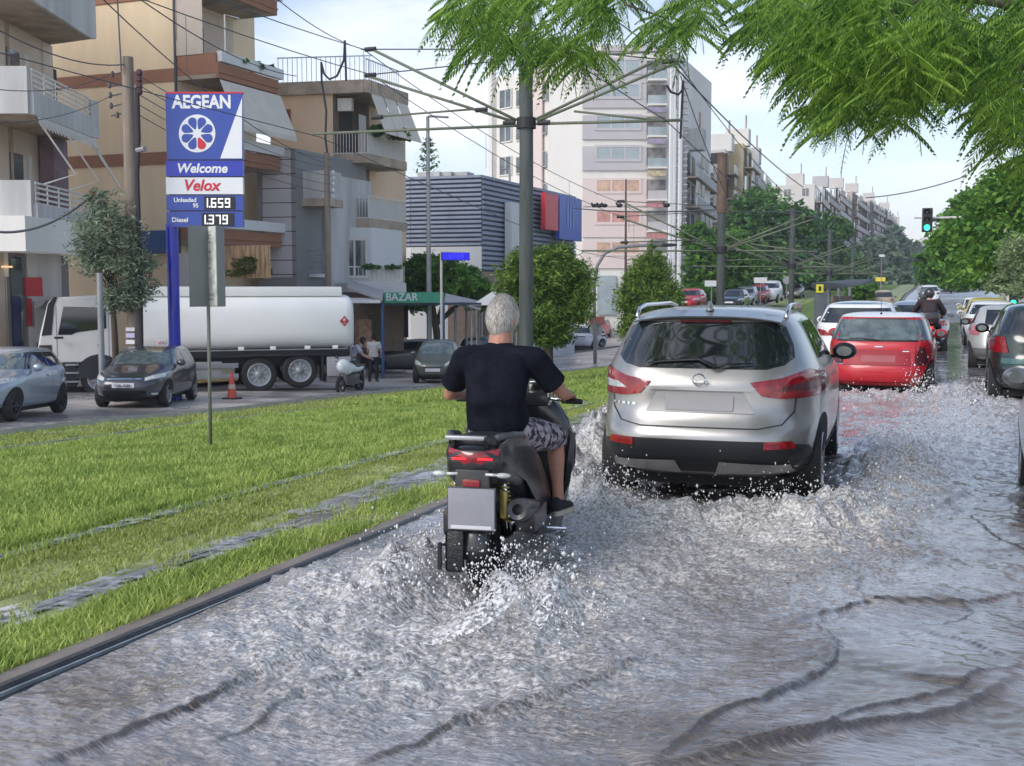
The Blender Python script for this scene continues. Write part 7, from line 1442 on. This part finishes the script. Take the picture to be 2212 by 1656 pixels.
def wpoly(w, pts_, o, th, m, name, root=None):
    P = [w.at(u, v) for u, v in pts_]; b = MB(); b.extr([w.p0+w.e*a+w.n*o+Vector((0, 0, z)) for a, z in P], w.n*th); return b.build(name, m, root or w.root, world=True)
wpoly(wS, [(523, 212), (523, 343), (476, 343)], .004, .01, m_wh, 'white_wedge')
def wtext(w, s_, u, v, size, m, o=.006, root=None, **k):
    a, z = w.at(u, v); p = w.p0+w.e*a+w.n*o+Vector((0, 0, z)); return text(s_, size, Matrix.Translation(p) @ Matrix.Rotation(math.atan2(w.e.y, w.e.x), 4, 'Z') @ Matrix.Rotation(PI/2, 4, 'X'), m, root or w.root, world=True, **k)
wtext(wS, 'AEGEAN', 436, 222, .46, m_wh, bold=.016, sx=.86)
# flower emblem: white disc, eight petals of which one is red
def disc(u, v, ru, rv, o, m, name, n=32): return wpoly(wS, [(u+ru*math.cos(2*PI*k/n), v+rv*math.sin(2*PI*k/n)) for k in range(n)], o, .006, m, name)
disc(426, 289, 39.5, 41, .004, m_wh, 'white_disc')
for k in range(8):
    a = PI/8+k*PI/4; ca, sa = math.cos(a), math.sin(a); pts_ = []
    for t in np.linspace(0, 2*PI, 22)[:-1]:
        r_, w_ = 26+9.5*math.cos(t), 9.5*math.sin(t)
        if math.cos(t) < 0: r_ = 26+17*math.cos(t); w_ = 9.5*math.sin(t)*(1+math.cos(t)*.55)
        pts_.append((426+r_*ca-w_*sa, 289+(r_*sa+w_*ca)*1.03))
    wpoly(wS, pts_, .0115, .005, m_red if k == 1 else m_blue, 'petal')
wtext(wS, 'Welcome', 436, 365, .33, m_wh, bold=.010, shear=.2); wtext(wS, 'Velox', 434, 402, .40, m_red, bold=.010, shear=.25)
wtext(wS, 'Unleaded', 400, 433, .155, m_wh, bold=.004); wtext(wS, '95', 423, 445, .15, m_wh, bold=.004); wtext(wS, 'Diesel', 389, 476, .17, m_wh, bold=.004)
m_dig = mat('lit_digits', (.85, .87, .92), .5, emit=.5)
for (u0, v0, u1, v1) in ((441, 425, 508, 453), (436, 461, 506, 489)): wS.part('digit_display', u0, v0, u1, v1, .003, .02, M['ink'])
SEG = {'0': 'abcdef', '1': 'bc', '3': 'abgcd', '5': 'afgcd', '6': 'afgedc', '7': 'abc', '9': 'abcdfg'}
def digits(s_, u, v, dw, dh):
    b = MB(); t = 2.6
    for ch in s_:
        if ch == '.':
            a0, a1, z0, z1 = wS.pb(u-2, v+dh-3, u+1, v+dh); wS.box(b, a0, a1, z0, z1, .021, .026); u += 2.5; continue
        for g in SEG[ch]:
            x0, y0, x1, y1 = {'a': (0, 0, dw, t), 'g': (0, dh/2-t/2, dw, dh/2+t/2), 'd': (0, dh-t, dw, dh), 'f': (0, 0, t, dh/2), 'b': (dw-t, 0, dw, dh/2), 'e': (0, dh/2, t, dh), 'c': (dw-t, dh/2, dw, dh)}[g]
            o_ = .021+.0006*'abcdefg'.index(g); a0, a1, z0, z1 = wS.pb(u+x0, v+y0, u+x1, v+y1); wS.box(b, a0, a1, z0, z1, o_, o_+.005)
        u += dw+4
    b.build('price_digits', m_dig, S, world=True)
digits('1.659', 439, 429, 11, 20); digits('1.379', 434, 465, 11, 20)
# ---- information sign on a thin post in the lawn
g_ = G(455, 970); I = thing('info_sign', 'weathered two sided notice box on a thin grey post standing in the lawn', 'sign', g_); D_ = (g_-CAM).dot(Vector((-math.sin(YAW), math.cos(YAW), 0)))
m_post = mat('mossy_post', (.15, .16, .13), .7, var=.35, scale=8, bump=.3, streak=True); b = MB(); b.tube([g_-Vector((0, 0, .2)), pt(450, 660, D_)], .024, 12); b.build('post', m_post, I, world=True, smooth=True)
a, c = W(409, D_-.25), W(440, D_+.25); e_ = W(470, D_-.10); zt_, zb_ = pt(440, 489, D_).z, pt(440, 663, D_).z
m_box = mat('notice_box_grey', (.25, .26, .25), .6, var=.1, streak=True); m_face = mat('weathered_notice', (.60, .61, .56), .7, var=.22, scale=7, vcontrast=1.6)
b = MB(); b.prism([a, c, e_, (e_[0]+.0, e_[1]+.18), (a[0]+.05, a[1]+.45)], zb_, zt_); b.build('notice_box', m_box, I, world=True)
wI = Wall(c, e_, I); wI.part('notice_face', 0, wI.L, zb_+.01, zt_-.005, .002, .012, m_face, px_=False)
wI2 = Wall(a, c, I); wI2.part('recess', .04, wI2.L-.005, zb_+.12, zt_-.20, .002, .006, mat('shaded_grey', (.14, .145, .14), .7, streak=True, var=.15), px_=False)
for z in (zt_-.20, zb_+.14): wI2.part('bracket', wI2.L*.35, wI2.L, z-.02, z+.012, .007, .03, M['ink'], px_=False)
for fx, z, w_, h_ in ((.5, zt_-.07, .6, .008), (.5, zt_-.11, .5, .02), (.5, zt_-.15, .55, .018), (.35, zt_-.2, .2, .03), (.62, zt_-.2, .2, .03), (.5, zt_-.33, .35, .03), (.5, zt_-.42, .35, .035), (.5, zt_-.55, .25, .025), (.5, zb_+.18, .7, .04), (.5, zb_+.11, .6, .03)): wI.part('faded_symbol', wI.L*(fx-w_/2), wI.L*(fx+w_/2), z-h_, z, .013, .015, mat('faded_ink', (.36, .37, .36), .7, var=.4, scale=20, vcontrast=2), px_=False)
# ---- utility poles
def ppole(label, u, D, vtop, r0, r1, name='utility_pole', m=None, cat='pole', vb=None, u2=None, group=None):
    a = pt(u, 640, D); gz = float(zg(a.x, a.y)); t_ = pt(u2 or u, vtop, D); r = thing(name, label, cat, (a.x, a.y, gz), group=group)
    b = MB(); b.tube([(a.x, a.y, gz-.2), ((a.x+t_.x)/2, (a.y+t_.y)/2, (gz+t_.z)/2), t_], [r1, (r0+r1)/2, r0], 14); b.build('shaft', m or M['pole_grey'], r, world=True, smooth=True, autosmooth=50); return r, a, t_
U1, a1_, t1_ = ppole('brown concrete utility pole with insulators in front of the tanker cab', 290, 29.4, 124, .145, .20, m=M['concrete_pole'], u2=275)
def ins(root, pts_, m=None, r=.05):
    for p in pts_: b = MB(); b.lathe([(.001, -.09), (r*.5, -.09), (r, -.05), (r*.6, -.02), (r, .02), (r*.5, .06), (.001, .08)], 10, M=Matrix.Translation(p)); b.build('insulator', m or M['ink'], root, world=True, smooth=True)
ins(U1, [pt(u, v, 29.3) for u, v in ((243, 160), (236, 184), (238, 205), (240, 228), (254, 248))], mat('brown_insulator', (.09, .07, .07), .3)); b = MB()
for v in (157, 182, 203, 226, 246): b.tube([pt(262, v, 29.3), pt(240, v+5, 29.3)], .02, 5)
b.build('insulator_arms', M['wire'], U1, world=True)
for i, v in enumerate((158, 172, 186, 198)): bx_ = MB(); p = pt(301, v, 29.1); bx_.ball(p, .09, .09, .10, 8); bx_.build('insulator', mat('maroon_insulator', (.07, .02, .03), .4), U1, world=True)
b = MB(); b.tube([pt(296, 190, 29.1), pt(299, 300, 29.1), pt(296, 380, 29.1), pt(302, 560, 29.1), pt(305, 745, 29.1)], .06, 8); b.build('cable_duct', M['ink'], U1, world=True)
b = MB(); b.tube([pt(296, 326, 29.1), pt(313, 322, 29.0)], .07, 8); b.build('bracket', M['metal_grey'], U1, world=True)
for v0, v1, m_ in ((708, 716, M['plate']), (720, 730, mat('lilac_paper', (.45, .42, .6), .8)), (735, 744, M['plate'])): b = MB(); c0 = pt(283, (v0+v1)/2, 29.17); b.box(c0.x-.16, c0.x+.12, c0.y-.01, c0.y+.0, pt(283, v1, 29.17).z, pt(283, v0, 29.17).z); b.build('paper_notice', m_, U1, world=True)
U2, _, t2_ = ppole('beige utility pole with white insulators before the peach building', 709, 45.5, 330, .11, .15, m=M['concrete_pole'], u2=706)
ins(U2, [pt(720, v, 45.4) for v in (372, 385, 398, 411, 424)], M['plate'], .07)
P3, _, _ = ppole('slim grey post rising in front of the tanker cab door', 215, 27.8, 590, .07, .075, name='post', m=M['metal_grey'])
tl_, _, tt = ppole('tall thin street lamp with a short arm before the navy building', 927, 46, 252, .07, .12, name='street_lamp', m=M['metal_grey'], cat='street lamp', u2=924)
b = MB(); b.tube([tt, pt(935, 252, 46), pt(968, 254, 45.5)], .05, 6); b.build('arm', M['metal_grey'], tl_, world=True)
tl_, _, tt = ppole('thin dark lamp post in front of the white high-rise at the main catenary pole', 1101, 70, 366, .06, .10, name='street_lamp', m=M['metal_grey'], cat='street lamp'); b = MB(); b.tube([tt, pt(1080, 366, 70)], .05, 5); b.build('arm', M['metal_grey'], tl_, world=True)
lp, _, tt = ppole('thin dark pole with a crossing wire before the office tower', 1352, 68, 388, .05, .10, name='street_lamp', m=mat('reddish_dark_pole', (.12, .07, .06), .7), cat='street lamp')
cl = thing('street_lamp', 'curved arm street lamp beside the big conifer', 'street lamp', base_at(1286, 60)); b = MB(); b.tube([Vector(cl.location), pt(1284, 620, 60), pt(1290, 575, 60), pt(1306, 548, 60), pt(1335, 535, 60), pt(1380, 531, 60), pt(1432, 530, 60)], .09, 8); b.build('arm', M['metal_grey'], cl, world=True, smooth=True); b = MB(); p = pt(1440, 530, 60); b.ball(p, .6, .2, .1, 8); b.build('lamp_head', M['ink'], cl, world=True)
# blue LED sign
L2, _, _ = ppole('white pole carrying a small glowing blue LED sign near the market', 953, 44.8, 545, .05, .05, name='led_sign', m=M['b_rail'], cat='sign'); wL = Wall(W(952, 44.6), W(1014, 45.0), L2); wL.part('led_panel', 953, 546, 1013, 563, -.02, .10, M['ink']); wL.part('led_border', 951, 544, 1014, 546, -.02, .1, M['b_rail'])
m_led = mat('blue_led', (.02, .02, 1.0), .5, emit=1.3); wtext(wL, '07:59', 984, 554.5, .28, m_led, o=.105, bold=.004); wL.part('led_glow', 953.5, 546.5, 1012.5, 562.5, .1005, .103, mat('blue_led_dim', (.01, .01, .35), .5, emit=.9))
# ---- catenary poles with bracket arms
PY = [24.4, 43.2, 64.5, 86, 108, 131, 155]; PU = [1137, 1569, 1738]
pole_x = [pt(1137, 640, 26).x, -8.0, -8.0, -8, -8, -8, -8]
A = onY(1115, 268, 24.4); px0 = onY(1137, 268, 24.4).x
def rel(u, v): p = onY(u, v, 24.4); return (p.x-px0, p.z)
TUB = [[(1115, 272), (675, 290)], [(1112, 264), (788, 163)], [(1115, 260), (805, 108)], [(1158, 268), (1474, 260)], [(1160, 262), (1462, 136)], [(1158, 258), (1410, 135)]]
TUB2 = [[(1030, 236), (800, 254)], [(1240, 241), (1440, 262)]]
STAY = [[(1113, 107), (780, 107)], [(1115, 128), (790, 163)], [(1158, 128), (1420, 112)], [(1300, 116), (1480, 135)]]
labs = ['tall dark catenary pole with green tube brackets rising behind the rider', 'second catenary pole of the tram line, rusty at its head', 'third catenary pole of the tram line beside the shelter', 'fourth catenary pole of the tram line', 'fifth catenary pole of the tram line', 'sixth catenary pole of the tram line', 'farthest catenary pole of the tram line']
tipsL, tipsR = (-1*abs(rel(785, 107)[0]), rel(785, 107)[1]), (rel(1462, 133)[0], rel(1462, 133)[1])
lowL, lowR = rel(790, 254), rel(1440, 262)
DZ = [0]+[z_-rel(1115, 268)[1] for z_ in (onY(1569, 540, 43.2).z, onY(1738, 575, 64.5).z, 2.9, 3.1, 3.4, 3.8)]
for i, Y_ in enumerate(PY):
    X_ = px0 if i == 0 else -8.0; gz = float(zg(X_, Y_)); dz = 0 if i == 0 else float(zg(X_, Y_))-float(zg(px0, 24.4))
    dz = DZ[i]
    r = thing('catenary_pole', labs[i], 'pole', (X_, Y_, gz), group='catenary poles along the tram line'); zt_ = 11.5 if i == 0 else (onY(1569, 333, 43.2).z if i == 1 else (onY(1738, 450, 64.5).z if i == 2 else 8.6+dz))
    b = MB(); b.tube([(X_, Y_, gz-.2), (X_, Y_, (gz+zt_)/2), (X_-.10*(i == 0), Y_, zt_)], [.165, .155, .15], 16); b.build('shaft', M['pole_grey'], r, world=True, smooth=True, autosmooth=50)
    if i == 1: b = MB(); b.tube([(X_, Y_, zt_-2.2), (X_, Y_, zt_+.02)], [.19, .19], 16); b.build('head_sleeve', mat('rusty_sleeve', (.15, .10, .075), .85, var=.3, scale=4, bump=.3), r, world=True)
    b = MB(); z = rel(1115, 268)[1]+dz; b.lathe([(.17, -.12), (.22, -.12), (.22, .12), (.17, .12)], 14, M=Matrix.Translation((X_, Y_, z))); b.build('collar', M['ink'], r, world=True)
    if i >= 5: continue
    for seg in TUB+TUB2:
        b = MB(); q = [Vector((X_+rel(u, v)[0], Y_, rel(u, v)[1]+dz)) for u, v in seg]; b.tube(q, .034 if seg in TUB else .026, 7); b.build('bracket_tube', M['tube_green'], r, world=True, smooth=True)
    for seg in STAY:
        b = MB(); q = [Vector((X_+rel(u, v)[0], Y_, rel(u, v)[1]+dz)) for u, v in seg]; b.tube(q, .016, 5); b.build('stay', M['wire'], r, world=True)
    for u, v in ((800, 107), (800, 163), (1445, 133), (1100, 266), (1175, 266), (1040, 238), (815, 254)):
        b = MB(); q = Vector((X_+rel(u, v)[0], Y_, rel(u, v)[1]+dz)); b.tube([q-Vector((.14, 0, 0)), q+Vector((.14, 0, 0))], .055, 8); b.build('clamp', M['ink'], r, world=True)
# wires above each track: messenger and contact wire with droppers
W_LAST = [None]
def wire(label, pts_, r=.012, m=None, group=None, name='overhead_wire', drops=None):
    b = MB(); b.tube(pts_, r, 5); o = b.build(name, m or M['wire']); tag(o, label, 'wire', group); W_LAST[0] = o; return o
Ys = [5.0]+PY[:5]; dzs = [.3]+DZ[:5]
for nm, (dx, zz), sg, lb in (('m', (rel(785, 107)[0], rel(785, 107)[1]), .35, 'upper tram messenger wire on the left side of the catenary poles'), ('m', (rel(790, 163)[0]*1.0+.15, rel(790, 163)[1]), .30, 'lower tram messenger wire on the left side of the catenary poles'), ('c', (rel(690, 292)[0], rel(690, 292)[1]-.05), .05, 'tram contact wire on the left side of the catenary poles'),
                             ('m', (rel(1462, 133)[0], rel(1462, 133)[1]), .35, 'upper tram messenger wire on the right side of the catenary poles'), ('c', (rel(1440, 262)[0], rel(1440, 262)[1]), .05, 'tram contact wire on the right side of the catenary poles')):
    pts_ = []
    for k in range(len(Ys)-1):
        a = Vector(((px0 if Ys[k] < 25 else -8)+dx, Ys[k], zz+dzs[k])); c = Vector(((px0 if Ys[k+1] < 25 else -8)+dx, Ys[k+1], zz+dzs[k+1])); s_ = sag(a, c, sg, 12); pts_ += s_ if k == 0 else s_[1:]
    wire(lb, pts_, .011, group='tram overhead wires')
    if nm == 'm':
        b = MB()
        par_ = bpy.data.objects[-1] if False else W_LAST[0]
        for p in pts_[3::4]: b = MB(); b.tube([p, p-Vector((0, 0, 1.0))], .006, 4); b.build('dropper', M['wire'], par_)
# hanging cable loops
for pts_, lb in (([(745, 88), (743, 130), (728, 165), (712, 172), (700, 160), (694, 135)], 'black cable loop hanging between the wires above the peach building'), ([(694, 135), (695, 175), (705, 240), (703, 300), (707, 330)], 'black cable dropping onto the beige utility pole'), ([(745, 88), (748, 175)], 'black cable hanging from the upper wire above the peach building'),
                 ([(1476, 175), (1474, 195), (1466, 205), (1450, 200), (1440, 185)], 'black cable loop hanging right of the bracket arms'), ([(1476, 175), (1470, 300)], 'black cable hanging straight down beside the balcony edge stack')):
    wire(lb, [onY(u, v, 24.4) for u, v in pts_], .028, M['ink'])
# utility wires
far_l = [(0, 58), (0, 150), (0, 205), (-30, 30)]
for i, (a, c, s_) in enumerate(((pt(-40, 45, 20), pt(268, 140, 29.3), .25), (pt(-40, 190, 20), pt(243, 160, 29.3), .2), (pt(-30, 265, 20), pt(243, 205, 29.3), .2), (pt(213, -10, 24), pt(700, 352, 45.4), .5), (pt(290, -10, 24), pt(640, 165, 40), .3), (pt(600, 0, 20), pt(780, 106, 24.4+1.5), .1))):
    wire(['thick wire from the left border up to the utility pole head', 'thin wire from the left border to the upper insulators', 'thin wire from the left border to the middle insulators', 'long wire crossing the cream building down to the beige pole', 'wire crossing the cream building balconies', 'wire running from the top border towards the bracket tips'][i], sag(a, c, s_), .015 if i in (0, 3, 4) else .009)
for i, v in enumerate((165, 186, 206, 228, 250)): wire('one of five parallel wires strung from the brown pole to the beige pole', sag(pt(262+40, v, 29.3), pt(718, 345+i*18, 45.4), .35), .012, group='parallel wires between the two utility poles')
wire('drooping cable from the beige pole behind the fuel sign', sag(pt(150, 665, 30), pt(720, 520, 45), 1.2), .03, M['ink']) if False else None
b = MB(); b.tube([pt(253, -10, 29.2), pt(258, 80, 29.2), pt(262, 155, 29.2)], .02, 5); tag(b.build('cable', M['wire']), 'vertical cable dropping onto the head of the brown utility pole', 'cable')
wire('pair of cables sagging into the fuel station canopy', sag(pt(-20, 500, 29), pt(190, 430, 29.5), .3), .035)
wire('wire stretching from the far pole to the right side trees', sag(pt(1870, 428, 64), pt(2090, 380, 60), .2), .03)
wire('long diagonal wire descending right of the office tower', sag(pt(1380, 60, 30), pt(1735, 405, 66), .3), .025)
wire('second diagonal wire descending beside the balcony edge stack', sag(pt(1470, 165, 24.5), pt(1569, 420, 42), .15), .012)
# birds' wire: horizontal span from the navy building to pole two
wire('horizontal span wire with perched birds before the pink bands', sag(pt(1238, 450, 60), pt(1569, 452, 43), .15), .03)
for i, u in enumerate((1284, 1296, 1306, 1338, 1440)):
    p = pt(u, 450, 60-(u-1238)*17/331); bd = thing('pigeon', 'small dark bird perched on the horizontal span wire', 'bird', p, group='birds on the span wire'); b = MB(); b.ball((0, 0, .12), .16, .10, .10, 8); b.ball((-.14, 0, .22), .06, .05, .06, 8); b.add([(.12, -.04, .12), (.12, .04, .12), (.34, 0, .02)], [(0, 1, 2)]); b.build('body', M['ink'], bd, smooth=True)
# ---- traffic lights
def signal(label, u, v, D, sc_=1.0, armto=None):
    p = pt(u, v, D); r = thing('traffic_light', label, 'traffic light', p); b = MB(); b.bbox(-.22*sc_, .22*sc_, -.12, .12, -.52*sc_, .52*sc_, .04); b.build('housing', M['ink'], r)
    for k, z in enumerate((.33, 0, -.33)):
        g = MB(); g.lathe([(.001, -.14), (.10*sc_, -.135), (.12*sc_, -.12)], 18, axis='Y', M=Matrix.Translation((0, 0, z*sc_))); g.build('lens', mat('lit_green_lens', (.02, 1.0, .45), .3, emit=3.0) if k == 2 else mat('dark_lens', (.03, .03, .03), .2), r, smooth=True)
        h = MB(); h.loft([[(.135*sc_*math.cos(a), -.12-(.16 if 0 < a < PI else .06), z*sc_+.135*sc_*math.sin(a)), (.135*sc_*math.cos(a), -.11, z*sc_+.135*sc_*math.sin(a))] for a in np.linspace(-.3, PI+.3, 12)], closed=False, cap=False); h.build('visor', M['ink'], r)
    return r
sgn = signal('green traffic light hanging on a long horizontal arm over the road', 2003, 476, 50)
b = MB(); q0, q1 = pt(1975, 471, 50), pt(2072, 471, 50); q2 = Vector((7.2, q1.y+1.5, q1.z+.1)); b.tube([q0, q1], .04, 7); b.tube([pt(2030, 471, 50), q2, (q2.x, q2.y, 0)], [.05, .08, .11], 8); b.build('mast_arm', M['b_rail'], sgn, world=True)
s2 = signal('small green pedestrian light just above the black car', 2189, 639, 42, .8); b = MB(); p = pt(2180, 610, 42); b.tube([(p.x, p.y, 0), p], .06, 7); b.build('post', M['b_rail'], s2, world=True)
# ---- tram stop
st = thing('tram_shelter', 'low tram stop shelter with a dark slanting roof beyond the second pole', 'shelter', base_at(1800, 68)); P = lambda u, v, D: pt(u, v, D)
b = MB(); b.extr([P(1752, 612, 62), P(1842, 604, 76), P(1846, 612, 76), P(1800, 618, 66), P(1756, 624, 62)], (1.2, 0.8, 0)); b.build('roof', mat('dark_shelter_roof', (.06, .065, .065), .6, var=.2), st, world=True)
for u, D in ((1768, 63), (1790, 66), (1812, 70), (1836, 75)): p = P(u, 620, D); b = MB(); b.tube([(p.x, p.y, float(zg(p.x, p.y))), p], .10, 7); b.build('column', M['metal_grey'], st, world=True)
wst = Wall(W(1790, 67), W(1840, 76), st); wst.part('panel', 1796, 640, 1836, 690, 0, .1, mat('faded_poster_panel', (.20, .12, .09), .6, var=.6, scale=2, vcontrast=2))
kb = thing('ticket_board', 'dark ticket board with a yellow sign in front of the tram shelter', 'sign', base_at(1772, 57)); wk_ = Wall(W(1758, 57), W(1787, 57), kb); wk_.part('board', 1760, 632, 1785, 720, -.1, 0, mat('grey_board', (.12, .13, .15), .6, var=.3)); wk_.part('yellow_sign', 1763, 615, 1778, 633, .0, .05, mat('yellow_sign', (.75, .68, .04), .5)); wk_.part('sign_mark', 1768, 619, 1773, 629, .052, .06, M['ink'])
# small road signs
def rsign(label, u, vt, vb_, D, kind, m_, w_=.6, name='road_sign'):
    p = pt(u, vt, D); g0 = (p.x, p.y, float(zg(p.x, p.y))); r = thing(name, label, 'sign', g0); b = MB(); b.tube([g0, (p.x, p.y+.03, p.z)], .035, 6); b.build('post', M['metal_grey'], r, world=True); b = MB()
    if kind == 'round': b.lathe([(.001, -.02), (w_/2, -.02), (w_/2, .01), (.001, .01)], 20, axis='Y', M=Matrix.Translation((p.x, p.y-.02, p.z)))
    else: b.box(p.x-w_/2, p.x+w_/2, p.y-.04, p.y-.01, p.z-w_*.22, p.z+w_*.22)
    b.build('plate', m_, r, world=True); return r
rsign('round grey back of a road sign between the two conifers', 1288, 712, 745, 62, 'round', M['metal_grey'], .75); rsign('small rusty square sign above the round sign between the conifers', 1289, 692, 700, 61.8, 'sq', mat('rusty_red_sign', (.30, .09, .07), .6), .9)
rsign('small white T shaped sign above the silver crossover roof', 1537, 613, 640, 64, 'sq', M['plate'], .75); rsign('round blue white sign right of the second catenary pole', 1706-6, 606, 640, 70, 'round', M['metal_grey'], .5)
rsign('white and dark notice board left of the third catenary pole', 1643, 606, 640, 80, 'sq', M['plate'], .9); rsign('small yellow sign on the far tram pole', 1902, 604, 620, 110, 'sq', mat('yellow_sign2', (.75, .6, .08), .5), .9)
rsign('thin pale lamp post with a square head beyond the shelter', 1905, 553, 628, 105, 'sq', M['plate'], .5, 'lamp_post')
rsign('white sign board with red letters poking up behind the dark grey hatchback', 349, 742, 750, 30.5, 'sq', M['plate'], .36, 'sign_board'); ts = pt(349, 742, 30.4); tr_ = [o for o in bpy.data.objects if o.name.startswith('sign_board')][0]
text('ΓAPA', .13, Matrix.Translation((ts.x, ts.y-.06, ts.z)) @ Matrix.Rotation(PI/2, 4, 'X'), mat('red_letters', (.5, .04, .06), .5), tr_, world=True)
# ---- traffic cone
g_ = base_at(497, 30.5); cn = thing('traffic_cone', 'faded red traffic cone standing beside the tanker side guard', 'traffic cone', g_); b = MB(); b.lathe([(.15, .03), (.13, .05), (.035, .72), (.001, .73)], 18); b.build('cone', mat('faded_cone_red', (.50, .07, .05), .6, var=.2), cn, smooth=True); b = MB(); b.bbox(-.2, .2, -.2, .2, 0, .04, .01); b.build('base', M['rubber'], cn); b = MB(); b.lathe([(.104, .28), (.086, .40)], 18); b.build('band', mat('dull_white_band', (.5, .35, .32), .6), cn)

# ================================================================ HAZE
hb = MB(); hb.box(-700, 700, -60, 1000, -8, 60)
m_h = bpy.data.materials.new('thin_haze'); m_h.use_nodes = True; t_ = m_h.node_tree; t_.nodes.remove(t_.nodes['Principled BSDF'])
pv = t_.nodes.new('ShaderNodeVolumePrincipled'); pv.inputs['Color'].default_value = (.86, .89, .95, 1); pv.inputs['Density'].default_value = .0006; pv.inputs['Anisotropy'].default_value = .2
t_.links.new(pv.outputs[0], t_.nodes['Material Output'].inputs['Volume'])
ho = hb.build('haze', m_h); ho['kind'] = 'stuff'
